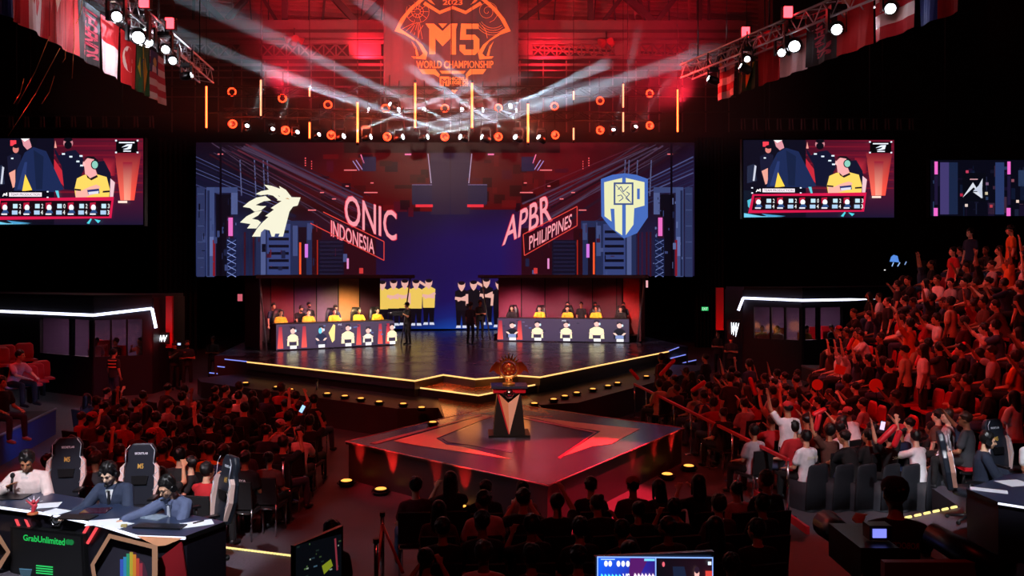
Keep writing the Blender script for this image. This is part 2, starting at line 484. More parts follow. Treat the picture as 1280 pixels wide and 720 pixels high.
for side in (-1, 1):
    sp = thing('stage_steps', 'black side steps with blue lit edges at the %s end of the stage' % ('left' if side < 0 else 'right'), 'steps')
    px = ((309, 452, 281, 449), (308, 462, 272, 458), (309, 471, 262, 466)) if side < 0 else ((835.5, 439, 850, 433.5), (838, 448, 858, 443), (842, 456, 870, 450))
    for k, (x0, y0, x1, y1) in enumerate(px):
        z = 1.18 - .3 * k
        a, b = G(x0, y0, z), G(x1, y1, z); back = (a - b).normalized().cross(Vector((0, 0, 1))) * side * -1
        back = back * (1 if back.y > 0 else -1) * 1.1
        slab('step', [a, b, b + back, a + back], 0, z - .02, SKIRT, SKIRT, sp)
        strip('nosing_strip', [a, b], .018, BLU, sp)
slabz = thing('side_deck', 'low dark side deck under the photographers left of the stage', 'platform')
slab('deck', [G(228, 500, .25), G(316, 498, .25), G(300, 470, .25), G(225, 475, .25)], 0, .25, FLOOR, SKIRT, slabz)

cw = thing('diamond_catwalk', 'diamond shaped low stage with peach star floor carrying the trophy podium', 'stage')
dl, df, dr = G(432, 552, .75), G(685, 607, .75), G(855, 535, .75); db = dl + dr - df
slab('deck', [dl, df, dr, db], .7, .75, CAT, SKIRT, cw)
ins = lambda p: p + ((dl + dr) / 2 - p).normalized() * .06
slab('skirt', [ins(dl), ins(df), ins(dr), ins(db)], 0, .7, mat('catwalk_skirt', '#54505c', .4, noise=.2, nscale=2), SKIRT, cw)
PK = mat('pale_edge_trim', '#c8a0a0', .4)
strip('edge_trim', [dl, df, dr, db, dl], .012, PK, cw)
tp = Plane((0, 0, .754), (1, 0, 0), (0, 1, 0)); tp.n = Vector((0, 0, 1))
def decal(name, m, polys, parent, pl=tp, off=0.0):
    mb = MB()
    for k, q in enumerate(polys):
        mb.prism([pl.at(x, y, off) for x, y in q][::-1], pl.n * .003)
    return mb.build(name, m, parent)
decal('star_decal', mat('peach_floor_vinyl', '#e8a888', .3, noise=.1), [
    [(492, 551), (606, 519.5), (614, 520.5), (545, 548)], [(492, 551), (545, 548), (558, 556), (578, 558.5), (557, 562), (517, 556)], [(557, 562), (578, 558.5), (633, 572.3), (640, 574)],
    [(653, 519.5), (720, 528), (800, 536), (751, 539), (713, 533)], [(751, 539), (800, 536), (764, 555), (740, 558), (736, 549)], [(736, 549), (740, 558), (699, 572)]], cw)
decal('line_decal', mat('pink_floor_vinyl', '#c04060', .3), [[(462, 554), (600, 518), (602, 519), (470, 555)], [(654, 521), (746, 540), (743, 541), (652, 523)], [(743, 541), (746, 540), (700, 573), (697, 572)]], cw, off=.002)
decal('panel_decal', mat('slate_floor_vinyl', '#5a5e78', .22), [[(553, 548), (611, 524), (650, 524), (640, 566), (585, 556), (560, 553)], [(600, 517.5), (640, 510), (700, 520), (655, 519)]], cw, off=-.001)

# trophy podium
c = G(636, 543, .754)
pod = thing('trophy_podium', 'black tapered podium with peach chevron on the diamond stage', 'podium', c, YAW * .3)
MB().box((0, 0, .02), (.84, .7, .05)).build('base', M['black'], pod)
mb = MB(); hb, ht = .32, .36
mb.add([(-.32, -.27, .045), (.32, -.27, .045), (.32, .27, .045), (-.32, .27, .045), (-.24, -.2, .88), (.24, -.2, .88), (.24, .2, .88), (-.24, .2, .88)],
       [(0, 3, 2, 1), (4, 5, 6, 7), (0, 1, 5, 4), (1, 2, 6, 5), (2, 3, 7, 6), (3, 0, 4, 7)])
mb.build('body', M['black'], pod)
def front(z, o=0.0): return -.27 + .07 * (z - .045) / .835 - .004 - o
V = lambda x, z, o=0.0: Vector((x, front(z, o), z))
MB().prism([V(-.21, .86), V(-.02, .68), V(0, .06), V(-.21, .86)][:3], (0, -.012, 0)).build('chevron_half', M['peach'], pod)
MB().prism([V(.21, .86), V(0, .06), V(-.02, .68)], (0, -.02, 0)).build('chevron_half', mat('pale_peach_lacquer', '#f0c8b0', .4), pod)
MB().prism([V(-.25, .86), V(-.21, .86), V(0.01, .06), V(-.02, .06)], (0, -.008, 0)).build('red_edge', M['redpaint'], pod)
MB().prism([V(-.2, .9, .03), V(0, .74, .03), V(.2, .9, .03)], (0, -.02, 0)).build('collar_point', M['black'], pod)
MB().box((0, 0, .93), (.66, .52, .09)).build('red_band', M['redpaint'], pod)
MB().box((0, 0, 1.0), (.74, .6, .05)).build('top_slab', mat('podium_top', '#30384c', .15), pod)
mb = MB().ring((0, -.3, .87), .085, .014, Matrix.Rotation(PI / 2, 3, 'X'), n=6, m=6).ell((0, -.3, .87), (.055, .02, .06), nu=8, nv=6)
mb.tube((-.11, -.3, .9), (.11, -.3, .9), .012, n=6)
mb.build('emblem', M['chrome'], pod)
tr = thing('trophy', 'copper red winged trophy with spiky crest standing on the podium', 'trophy', c + Vector((0, 0, 1.025)), YAW * .3)
MB().lathe((0, 0, 0), [(.13, 0), (.13, .03), (.07, .05), (.035, .09), (.05, .13)]).build('base', M['gold'], tr)
mb = MB().ring((0, 0, .32), .19, .022, Matrix.Rotation(PI / 2, 3, 'X'), n=28)
mb.build('hoop', M['gold'], tr)
mb = MB().ell((0, 0, .32), (.15, .07, .15), nu=20, nv=12)
mb.build('orb', M['copper'], tr)
mb = MB()
for k in range(9):
    a = PI / 2 + (k - 4) * .27; rr = .21; L = .13 - .016 * abs(k - 4)
    d = Vector((math.cos(a), 0, math.sin(a))); mb.tube(Vector((0, 0, .32)) + d * rr * .9, Vector((0, 0, .32)) + d * (rr + L), .03, .002, n=6)
for k in range(4):
    a = -PI / 2 + (k - 1.5) * .55; d = Vector((math.cos(a), 0, math.sin(a))); mb.tube(Vector((0, 0, .32)) + d * .18, Vector((0, 0, .32)) + d * .27, .025, .004, n=6)
mb.build('crest', M['gold'], tr)
for s in (-1, 1):
    pts = [(s * .14, 0, .44), (s * .26, 0, .47), (s * .36, 0, .36), (s * .41, 0, .24), (s * .31, 0, .29), (s * .24, 0, .22), (s * .17, 0, .2)]
    pts = [Vector(p) + Vector((0, .02, 0)) for p in pts]
    if s > 0: pts = pts[::-1]
    MB().prism(pts, (0, -.04, 0)).build('wing', M['copper'], tr)
mb = MB()
for k in range(7):
    a = k * 2 * PI / 7; mb.ell((math.cos(a) * .09, -.075, .32 + math.sin(a) * .09), (.02, .02, .02), nu=8, nv=6)
mb.ell((0, -.08, .32), (.035, .02, .035), nu=8, nv=6)
mb.build('stud', M['gold'], tr)

# footlights: short round lamps with a lit lens and a red beam thrown at the skirt
LENS = mat('warm_lamp_lens', '#402010', .3, emit='#ffa848', estr=1.9)
def foot_wall(p, a, d):
    return Vector(((a + d * (p - a).dot(d)).x, (a + d * (p - a).dot(d)).y, p.z))
def footlight(i, p, aim, power, label, group, size=1.0, lamp=None):
    t = thing('footlight', label, 'stage light', p, 0, group)
    MB().lathe((0, 0, 0), [(.12 * size, 0), (.13 * size, .02), (.13 * size, .07 * size), (.14 * size, .1 * size)]).build('housing', M['black'], t)
    mb = MB().lathe((0, 0, .1 * size), [(.1 * size, 0), (.085 * size, .012)])
    mb.build('lens', LENS, t)
    MB().ring((0, 0, .06 * size), .16 * size, .012, None, n=14, m=5).build('yoke', M['black'], t)
    if power: spot('footlight_beam', lamp, aim, power, (1, .03, .02), 42, .6, .03)
    return t
order = ['first', 'second', 'third', 'fourth', 'fifth', 'sixth', 'seventh', 'eighth', 'ninth', 'tenth', 'eleventh', 'twelfth', 'thirteenth', 'fourteenth', 'fifteenth', 'sixteenth', 'seventeenth', 'eighteenth', 'nineteenth', 'twentieth']
wn = (R_ * .726 + A_ * .687)
wn2 = (R_ * -.726 + A_ * .687)
for i, (x, y) in enumerate(((307, 475), (346, 480), (363, 483), (400, 484.5), (409, 488), (431, 491), (451, 494), (474, 498), (504, 500.5), (527, 505), (541, 523))):
    if i == 3: continue
    p = G(x, y, .9); p.z = .742
    wp = foot_wall(p, g_front[0], (g_front[1] - g_front[0]).normalized()) - wn * .13; wp.z += .13
    footlight(i, p, wp + wn * .05 + Vector((0, 0, .45)), 110 if i % 2 == 0 else 30, 'small warm footlight under the left stage wing, %s from its outer end' % order[i if i < 3 else i - 1], 'footlights along the left stage wing', .8, wp)
for i, (x, y) in enumerate(((668, 500), (692, 495), (706, 491), (721, 487), (741, 482.5), (760, 478.5), (772, 475), (808, 467), (822, 464), (835, 461))):
    p = G(x, y, .9); p.z = .742
    wp = foot_wall(p, g_front[5], (g_front[6] - g_front[5]).normalized()) - wn2 * .13; wp.z += .13
    footlight(i, p, wp + wn2 * .05 + Vector((0, 0, .45)), 70 if i in (2, 4, 6) else 25, 'small warm footlight under the right stage wing, %s from the walkway' % order[i], 'footlights along the right stage wing', .8, wp)
c0 = (dl + dr) / 2
for i, (x, y, pw) in enumerate(((433, 593, 22), (476, 603, 40), (528, 618, 10), (575, 624, 16), (752, 590, 6), (834, 585, 14), (861, 575, 30))):
    p = G(x, y, .22); p.z = 0
    e0, e1 = (dl, df) if i < 4 else (df, dr)
    nn = Vector((0, 0, 1)).cross((e1 - e0).normalized())
    wp = foot_wall(p, e0, (e1 - e0).normalized()) - nn * .07; wp.z = .14
    footlight(i, p, wp + nn * .05 + Vector((0, 0, .6)), pw * 8, 'round warm floor lamp by the diamond stage, %s going round from its left corner' % order[i], 'floor lamps around the diamond stage', 1.05, wp)
p = dr + Vector((.3, -.2, .1)); spot('corner_beam', (4.2, 16.9, .2), (3.8, 17.1, .8), 10, (1, .02, .02), 60, .5, .04)
spot('corner_beam', df + Vector((0, -.7, -.6)), df + Vector((0, .2, -.3)), 14, (1, .02, .02), 50, .5, .04)

for u, v, z, e in ((-.9, 9.25, 1.12, 9), (.8, 9.3, 1.12, 9), (-.5, 7.0, 1.2, 5), (.7, 7.0, 1.2, 5)):
    d = bpy.data.lights.new('step_glow', 'POINT'); d.energy = e; d.color = (1, .3, .05); d.shadow_soft_size = .3
    o = bpy.data.objects.new('step_glow', d); o.location = S(u, v, z); COL.objects.link(o)

# ------------------------------------------------------------ screens
class RectMap:
    """(u, v) in 0..1 with v downwards on a real rectangle standing in the hall"""
    def __init__(s, bl, br, h, up=(0, 0, 1)):
        s.bl = Vector(bl); s.r = Vector(br) - s.bl; s.up = Vector(up).normalized() * h
        s.n = s.r.cross(s.up).normalized()
        if s.n.dot(Vector((0, 0, H)) - s.bl) < 0: s.n = -s.n
    def at(s, u, v, off=0.0): return s.bl + s.r * u + s.up * (1 - v) + s.n * off
LED = screen_mat('led_wall_picture', .95)
TVM = screen_mat('video_screen_picture', 1.15)
DESKM = screen_mat('desk_screen_picture', 1.25)

LP = Plane(S(0, 29.3), R_)
ls = thing('led_screen', 'huge stage screen showing team names and logos over a dark blue and red street', 'screen', S(0, 29.3, 0), YAW)
def wallbox(name, x0, y0, x1, y1, parent):
    a, b = LP.at(x0, y1), LP.at(x1, y1); t = LP.at(x0, y0)
    c = (a + b) / 2; hgt = t.z - a.z
    return MB().box(Vector((c.x, c.y, a.z + hgt / 2)) - LP.n * .2, ((b - a).length, .38, hgt), rz=YAW).build(name, M['black'], parent, world=True)
wallbox('cabinet', 245, 178, 868, 345, ls)
wallbox('lower_cabinet', 440, 345, 690, 411.5, ls)
art = Art(LP, .0015); art.off = .01
xs = [245, 330, 440, 500, 562, 625, 700, 790, 868]
ys = [178, 220, 262, 300, 345]
tab = ['120818 180812 40060c 30060e 2c0a14 3a060e 4a060e 200810 140818', '101228 140a16 58080c 4a060c 2a1c30 50080e 600a12 240a18 241a3c',
       '1a1e40 0c0810 30060c 1c1028 201a38 1c1234 400814 1c1020 1c1430', '2c3464 14142c 28081a 1a1038 201450 201658 420a1a 1e1c3c 241c3c',
       '202a54 1c2448 1e0c26 1c1044 1e1250 201458 480c1a 1c1c3c 1c1838']
tab = [r.split() for r in tab]
for j in range(4):
    for i in range(8):
        art.poly([(xs[i], ys[j + 1]), (xs[i + 1], ys[j + 1]), (xs[i + 1], ys[j]), (xs[i], ys[j])], [tab[j + 1][i], tab[j + 1][i + 1], tab[j][i + 1], tab[j][i]], False)
cxs = [440, 500, 562, 625, 690]; cys = [345, 375, 395, 411]
ct = ['1e0c26 1c1044 1e1250 201458 480c1a', '200c2a 181045 1e1255 1c145c 400c20', '200c2a 14104c 182070 182068 300c28', '180c20 0c1c58 1440a0 123888 200c28']
ct = [r.split() for r in ct]
for j in range(3):
    for i in range(4):
        art.poly([(cxs[i], cys[j + 1]), (cxs[i + 1], cys[j + 1]), (cxs[i + 1], cys[j]), (cxs[i], cys[j])], [ct[j + 1][i], ct[j + 1][i + 1], ct[j][i + 1], ct[j][i]], False)
rnd = random.Random(3)
def mir(x): return 563 + (563 - x) * .955
def both(fn):
    fn(lambda x: x); fn(mir)
def greeble(X):
    def rc(x0, y0, x1, y1, c, up=False):
        if int(c[4:6], 16) > int(c[0:2], 16) + 20 and int(c[0:2], 16) < 150: c = ''.join('%02x' % int(int(c[k:k + 2], 16) * .78) for k in (0, 2, 4))
        art.off += .0002; art.rect(min(X(x0), X(x1)), y0, max(X(x0), X(x1)), y1, c, up)
    def ln(x0, y0, x1, y1, w_, c): art.line(X(x0), y0, X(x1), y1, w_, c)
    art.off += .004
    rc(440, 190, 537, 262, '4c060c'); rc(538, 190, 562, 268, '2c2036')
    for k in range(26):
        x = rnd.uniform(395, 530); y = rnd.uniform(192, 260); rc(x, y, x + rnd.uniform(5, 22), y + rnd.uniform(3, 14), rnd.choice(['380509', '5c0a10', '2a0408', '480a1c', '1c0410']))
    # beams in perspective
    for k in range(24):
        t = k / 24; x0, y0 = 262 + 60 * t, 178 + rnd.uniform(0, 22) * (1 - t) + t * 2; x1 = rnd.uniform(430, 475); y1 = 262 + 30 * (1 - t) - 20 * t + rnd.uniform(-8, 8)
        ln(x0, y0, x1, y1, rnd.choice([.7, 1, 2.2]), rnd.choice(['3a2c44', '241426', '4a3850', '30101c', '5c2434', '1c0c18']))
    for k in range(8): ln(245, 196 + 5 * k, 330 + 8 * k, 236 + 7 * k, rnd.choice([.8, 1.5, 4]), rnd.choice(['343862', '22264a', '4a5080', '161430']))
    for x in (300, 318, 329, 334): ln(x, 200, x + 2, 245, 1.4, '565a84')
    art.off += .004
    # left pillars and lamp
    rc(246, 234, 256, 346, '3a4478'); rc(258, 234, 268, 346, '5464a4'); rc(259, 238, 262, 345, '2a3260'); rc(262, 296, 267, 320, '8090d8')
    rc(268, 234, 297, 241, '4e5c98'); rc(289, 241, 297, 268, '6878b8'); rc(270, 243, 288, 345, '0c0a16'); rc(283, 297, 296, 345, '1c2450')
    for k in range(6): ln(284, 300 + 8 * k, 295, 306 + 8 * k, 1, '96a8f0'); ln(295, 300 + 8 * k, 284, 306 + 8 * k, 1, '6070b0')
    rc(283.5, 270, 292, 298, '2c1028')
    for k in range(5): rc(247, 242 + 20 * k, 255, 243 + 20 * k, '5664a0')
    rc(266, 300, 269, 345, '801828')
    # big blue roller door
    rc(320, 276, 392, 346, '2c3868'); rc(326, 282, 332, 346, '6878b8'); rc(334, 280, 363, 346, '46569c'); rc(366, 282, 372, 320, '5464a4'); rc(384, 279, 390, 300, '4c5a96')
    for k in range(6): rc(336, 288 + 9 * k, 361, 291.5 + 9 * k, '0e1026')
    rc(373, 284, 383, 346, '180a18'); rc(390, 286, 402, 346, '2a0810')
    rc(398, 300, 430, 346, '15142e')
    for k in range(9): rc(400, 302 + 5 * k, 428, 303 + 5 * k, '2c2c54')
    rc(430, 285, 470, 346, '2a0814')
    for k in range(30): x = rnd.uniform(247, 296); y = rnd.uniform(244, 336); rc(x, y, x + rnd.choice([1, 2, 4]), y + rnd.choice([1, 3, 8]), rnd.choice(['232a52', '7888c8', '10122a', '4a5894']))
    for k in range(22): x = rnd.uniform(322, 466); y = rnd.uniform(276, 340); rc(x, y, x + rnd.choice([1, 1.5, 5]), y + rnd.choice([1, 5, 10]), rnd.choice(['232a52', '5a68a8', '10122a', '40142c', '601c28']))
    for x in (300, 305, 311, 316): rc(x, 290, x + 2, 346, rnd.choice(['3a1430', '242c54', '40101c']))
    art.off += .004
    rc(285.5, 272, 291, 295, 'f070c8'); rc(381, 305, 385, 322, 'd878e8'); rc(374, 303, 376.5, 343, 'ff5a30'); rc(396, 300, 397.5, 346, 'a02418'); rc(433.5, 323, 436, 336, 'f090d0'); rc(449, 335, 454, 342, 'd03838')
    for (x, y, l) in ((272, 192, 7), (430, 212, 16), (455, 240, 17), (400, 240, 5), (415, 248, 5), (463, 228, 4), (432, 232, 4), (385, 262, 10)): rc(x, y, x + l, y + 1.3, 'ff7a80')
    for k in range(4): rc(381, 197 + 3 * k, 382.5, 198.5 + 3 * k, 'ff5a60'); rc(389, 201 + 3 * k, 390, 202.5 + 3 * k, 'ff5a60')
    ln(441, 201, 449, 213, 1, 'a090d0'); ln(445, 200, 453, 212, 1, 'a090d0'); rc(453, 196, 470, 214, '20224a'); ln(451, 193, 455, 204, 1.2, 'ff80b0')
    rc(506, 192, 514, 194, 'ff80b8'); ln(535, 192, 539, 229, 1, 'b8a8cc'); rc(515, 231, 540, 256, '2e2a4c'); ln(515, 231, 540, 231, .8, '8078a8'); rc(519.5, 255.5, 541, 259, 'e83040')
both(greeble)
art.off += .006
for x in (274.5, 838): art.rect(x, 178, x + 2.6, 345, '090510')
art.rect(430, 178, 700, 191, '0a0408', True)  # dark strip painted where the top of the screen is lost in darkness
Z1 = lambda pts: [(240 + x / 4, 170 + y / 4) for x, y in pts]
CRM = 'fffbe0'
art.poly(Z1([(440, 300), (498, 306), (543, 307), (528, 348), (505, 353), (487, 378), (455, 503), (432, 503), (438, 488), (416, 488), (412, 503), (398, 503), (388, 472), (362, 466), (345, 482), (342, 503), (300, 503), (326, 462), (352, 432), (382, 405), (366, 400), (410, 368), (394, 360), (448, 325), (425, 322)]), CRM)
art.poly(Z1([(360, 243), (398, 249), (440, 264), (436, 250), (470, 270), (498, 306), (470, 318), (440, 302), (410, 284), (380, 272), (385, 268)]), CRM)
art.poly(Z1([(318, 290), (345, 276), (385, 268), (425, 290), (452, 322), (430, 318), (405, 298), (378, 292), (345, 296)]), CRM)
art.poly(Z1([(254, 354), (285, 328), (322, 308), (368, 300), (395, 322), (360, 326), (318, 345), (345, 350), (300, 362)]), CRM)
art.poly(Z1([(330, 350), (372, 350), (345, 372), (312, 378), (290, 360)]), CRM)
art.poly(Z1([(240, 432), (272, 402), (318, 378), (350, 374), (330, 398), (300, 414), (330, 420), (345, 432), (322, 462), (275, 462), (292, 440)]), CRM)
art.poly(Z1([(465, 312), (490, 318), (478, 310)]), 'c89050')
for q in ('e0304a', 'ffa0ac'):
    d = .9 if q == 'e0304a' else 0
    art.text('ONIC', ((431 - d, 242 - d), (495.5 + d, 265 - d), (495.5 + d, 302 + d), (431 - d, 280 + d)), q, .01)
    art.text('INDONESIA', ((414 - d, 275 - d / 2), (468, 300 - d / 2), (468, 318 + d / 2), (414 - d, 295 + d / 2)), q, .01)
    art.text('APBR', ((634 - d, 273 - d), (687 + d, 241 - d), (690 + d, 275 + d), (628 - d, 307 + d)), q, .01)
    art.text('PHILIPPINES', ((661.6, 295.5 - d / 2), (715.3, 266.8 - d / 2), (714, 283.5 + d / 2), (661.6, 312.7 + d / 2)), q, .01)
art.lines([(404, 265), (480, 302), (480, 325.5), (388, 279)], 1.1, 'e0443c')
art.lines([(654, 293), (721.4, 258), (721.4, 282), (655.5, 319.4), (654, 293)], 1.1, 'e0443c')
Z2 = lambda pts: [(540 + x / 3.765, 160 + y / 3.765) for x, y in pts]
art.poly(Z2([(795, 240), (850, 220), (905, 213), (960, 220), (1016, 240), (1016, 420), (965, 495), (903, 520), (840, 470), (797, 415)]), '4a70c4')
art.poly(Z2([(810, 255), (895, 235), (895, 505), (862, 482), (858, 380), (840, 380), (845, 440), (812, 415)]), 'f4f4c0')
art.poly(Z2([(912, 235), (1000, 255), (1000, 365), (952, 378), (948, 455), (912, 505)]), 'f4f4c0')
art.poly(Z2([(965, 285), (978, 285), (978, 335), (965, 335)]), '4a70c4')
art.poly(Z2([(855, 256), (948, 256), (948, 362), (855, 362)]), '40558c'); art.poly(Z2([(863, 264), (940, 264), (940, 354), (863, 354)]), 'f4f4c0')
art.lines(Z2([(864, 266), (938, 352)]), .8, '40558c'); art.lines(Z2([(875, 290), (890, 275), (900, 300), (925, 275)]), 1, '40558c'); art.lines(Z2([(880, 345), (900, 330), (890, 315), (872, 320)]), 1, '40558c'); art.lines(Z2([(915, 300), (930, 310), (912, 330), (930, 345)]), 1, '40558c')
def mini(art, x, y, h, shirt, pants='0c0a14', skin='f0b4a8', arms=0):
    """little printed player: top of head at (x, y), full height h"""
    k = h / 56
    art.off += .002
    art.poly([(x - 7 * k, y + 34 * k), (x + 7 * k, y + 34 * k), (x + 6 * k, y + 55 * k), (x + 1.5 * k, y + 55 * k), (x, y + 40 * k), (x - 2 * k, y + 55 * k), (x - 6 * k, y + 55 * k)], pants, False)
    art.poly([(x - 8 * k, y + 12 * k), (x - 2 * k, y + 9 * k), (x + 2 * k, y + 9 * k), (x + 8 * k, y + 12 * k), (x + 7 * k, y + 35 * k), (x - 7 * k, y + 35 * k)], shirt)
    art.off += .001
    if arms == 0: art.line(x - 8 * k, y + 20 * k, x + 7 * k, y + 22 * k, 3.6 * k, skin); art.line(x + 8 * k, y + 17 * k, x - 5 * k, y + 23 * k, 3 * k, skin)
    elif arms == 1: art.line(x + 8 * k, y + 14 * k, x + 14 * k, y + 8 * k, 3 * k, skin); art.line(x + 14 * k, y + 8 * k, x + 4 * k, y + 2 * k, 3 * k, skin); art.line(x - 8 * k, y + 16 * k, x - 8 * k, y + 30 * k, 3 * k, skin)
    else: art.line(x - 8 * k, y + 16 * k, x - 9 * k, y + 30 * k, 3 * k, skin); art.line(x + 8 * k, y + 16 * k, x + 9 * k, y + 30 * k, 3 * k, skin)
    art.poly([(x - 4.4 * k, y + 1.5 * k), (x - 4 * k, y + 6 * k), (x - 2 * k, y + 10 * k), (x, y + 12 * k), (x + 2 * k, y + 10 * k), (x + 4 * k, y + 6 * k), (x + 4.4 * k, y + 1.5 * k)], skin)
    art.disc(x, y + 1.8 * k, 4.2 * k, 2.4 * k, '181018', 8)
    art.poly([(x - 6 * k, y + 53 * k), (x - 1 * k, y + 53 * k), (x - 1 * k, y + 56 * k), (x - 7 * k, y + 56 * k)], 'd8dcf0', False); art.poly([(x + 1 * k, y + 53 * k), (x + 6 * k, y + 53 * k), (x + 7 * k, y + 56 * k), (x + 1 * k, y + 56 * k)], 'd8dcf0', False)
for x, y, a in ((478, 351, 2), (492, 350, 0), (506, 349.5, 0), (520, 350, 1), (536, 349, 0)): mini(art, x, y, 57, 'f4cc60', arms=a)
for x, y, a in ((577, 352, 0), (592, 351, 1), (608, 348, 0), (624, 351, 2), (637, 350, 0), (650, 352, 2)): mini(art, x, y, 58, '141018', arms=a)
art.build('led_picture', LED, ls)

# ------------------------------------------------------------ video screens
def tv_art(mp, m, parent, x_from=0.0):
    a = Art(mp, .0012)
    q = lambda pts: [((x - 60) / 1205, (y - 25) / 635) for x, y in pts]
    def R(x0, y0, x1, y1, c, up=True): a.poly(q([(x0, y1), (x1, y1), (x1, y0), (x0, y0)]), c, up)
    def Pq(pts, c): a.poly(q(pts), c)
    a.poly(q([(60, 660), (1265, 660), (1265, 25), (60, 25)]), ['141226', '1c1430', '6c1028', '0c0a1a'])
    for k in range(12): R(560, 40 + 34 * k, 1262, 52 + 34 * k, '701428' if k % 2 else '4c1024', k == 0)
    a.poly(q([(1085, 480), (1195, 480), (1250, 130), (1040, 130)]), ['ff6a58', 'ff5040', '701428', '7a1428'])
    a.poly(q([(1115, 480), (1165, 480), (1180, 200), (1105, 200)]), ['ffa088', 'ff9078', '901830', '901830'])
    a.poly(q([(960, 300), (1040, 300), (1050, 170), (950, 170)]), ['d03040', '801428', '601428', '801428'])
    Pq([(540, 150), (630, 270), (640, 380), (560, 300)], 'c02838')
    R(60, 25, 560, 660, '0e0c1c'); Pq([(90, 240), (150, 220), (170, 360), (90, 380)], '222840'); Pq([(150, 230), (165, 240), (150, 360), (135, 360)], 'c8ccdc')
    # assistant in a black shirt behind, one hand up
    Pq([(560, 90), (600, 150), (660, 120), (730, 110), (790, 170), (800, 250), (760, 330), (740, 410), (640, 400), (620, 230), (570, 140)], '12142c')
    Pq([(562, 95), (570, 40), (582, 95)], 'e89a90'); a.disc(*q([(672, 60)])[0], .032, .06, 'c8808a'); a.disc(*q([(672, 75)])[0], .026, .045, '0c0a14'); a.disc(*q([(672, 36)])[0], .03, .025, '0c0a14')
    for x, y in ((635, 140), (694, 160), (750, 195), (780, 225), (775, 155)): R(x - 12, y - 6, x + 12, y + 6, 'e0f0ff')
    # kneeling helper left with pink hat
    Pq([(190, 160), (260, 130), (300, 150), (290, 300), (200, 300)], '181830'); R(215, 40, 262, 80, 'ff4050'); a.disc(*q([(258, 105)])[0], .02, .045, 'd88078'); a.disc(*q([(262, 82)])[0], .022, .025, '140c18')
    Pq([(205, 280), (255, 255), (255, 380), (235, 390)], 'e8a090'); R(222, 168, 240, 178, 'e0f0ff')
    # coach bending over the table in a navy coat
    a.poly(q([(245, 410), (270, 250), (330, 130), (400, 90), (500, 120), (590, 300), (640, 400), (560, 420), (390, 410), (335, 280), (310, 410)]), '1c2850')
    Pq([(270, 400), (330, 200), (350, 200), (330, 400)], '28386c'); Pq([(400, 110), (480, 160), (470, 400), (420, 400)], '16203f')
    Pq([(305, 28), (370, 28), (385, 90), (350, 110), (320, 80)], 'd8909c'); Pq([(300, 28), (370, 28), (330, 50)], 'ffffff'); Pq([(365, 30), (430, 30), (420, 90), (385, 80)], '0c0c18')
    Pq([(335, 290), (390, 405), (310, 415)], 'ffd24c')
    # seated player in a yellow shirt with a headset
    Pq([(880, 200), (960, 190), (1010, 280), (1040, 460), (960, 460)], '14142a'); Pq([(1010, 320), (1045, 350), (1030, 470), (1005, 460)], 'e8c0c8')
    Pq([(725, 400), (745, 320), (800, 295), (840, 290), (905, 290), (980, 310), (1005, 400), (1000, 460), (960, 462), (735, 462)], 'f8d060')
    Pq([(725, 395), (778, 400), (776, 412), (727, 408)], '1a1420'); Pq([(950, 412), (1003, 408), (1003, 422), (948, 425)], '1a1420')
    Pq([(735, 410), (775, 412), (850, 380), (900, 365), (930, 380), (900, 430), (800, 462), (735, 462)], 'f0b0a0'); Pq([(825, 405), (920, 395), (925, 430), (835, 438)], '26306c'); Pq([(835, 420), (918, 412), (915, 432), (838, 438)], 'd8d8e8')
    Pq([(810, 290), (800, 200), (830, 170), (880, 180), (890, 250), (905, 290), (865, 325)], 'f0a8a8'); Pq([(795, 195), (812, 215), (808, 235), (790, 225)], 'f8b8b8')
    Pq([(800, 175), (830, 158), (880, 160), (915, 190), (900, 260), (880, 180), (835, 172)], '141018'); a.disc(*q([(887, 220)])[0], .026, .055, '1a1c24'); a.disc(*q([(888, 220)])[0], .02, .044, '88c8b8')
    Pq([(820, 290), (850, 320), (905, 295), (912, 310), (860, 335), (828, 315)], '281820')
    # desk and bottom graphics
    R(60, 440, 130, 660, '101828'); Pq([(90, 520), (125, 505), (120, 600), (95, 570)], '50b8d0')
    R(120, 412, 520, 466, '0c0a16'); R(210, 424, 468, 454, 'f4e8f0'); a.text('TEAM PRODUCTION', q([(222, 430), (456, 430), (456, 448), (222, 448)]), '30283c')
    for k, (x, y) in enumerate(((128, 418), (128, 460), (515, 418), (515, 460))): R(x - 7, y - 5, x + 7, y + 5, 'e8f0ff', k == 0)
    a.lines(q([(160, 452), (172, 430), (178, 446), (192, 425), (192, 450)]), .006, 'ffffff')
    Pq([(575, 410), (600, 410), (610, 462), (595, 462)], '60c8d8')
    Pq([(130, 470), (1040, 455), (1020, 612), (95, 625)], 'd01848'); Pq([(145, 484), (1020, 484), (1000, 600), (125, 600)], '180810')
    for k in range(5):
        x = 150 + 176 * k
        Pq([(x, 500), (x + 46, 496), (x + 40, 545), (x, 545)], 'b01838'); a.disc(*q([(x + 28, 535)])[0], .016, .035, 'f0f4ff'); Pq([(x, 575), (x + 20, 552), (x + 45, 552), (x + 60, 575)], '2c4a80'); R(x, 578, x + 46, 588, 'f0f0ff')
        R(x + 92, 508, x + 128, 540, 'c0e0f0'); R(x + 84, 556, x + 128, 586, 'a8c8e8')
        a.text(('2', '2', '0', '2', '3')[k], q([(x + 142, 508), (x + 156, 508), (x + 156, 540), (x + 142, 540)]), 'ffffff'); a.text(('4', '4', '4', '4', '3')[k], q([(x + 138, 554), (x + 154, 554), (x + 154, 586), (x + 138, 586)]), 'ffffff')
    Pq([(60, 625), (200, 650), (380, 655), (60, 660)], '70c8e8'); Pq([(200, 630), (390, 650), (300, 640), (250, 655)], '4898c8'); Pq([(830, 650), (860, 615), (870, 620), (850, 655)], '50d0e0'); Pq([(890, 620), (940, 630), (920, 650)], '50d0e0')
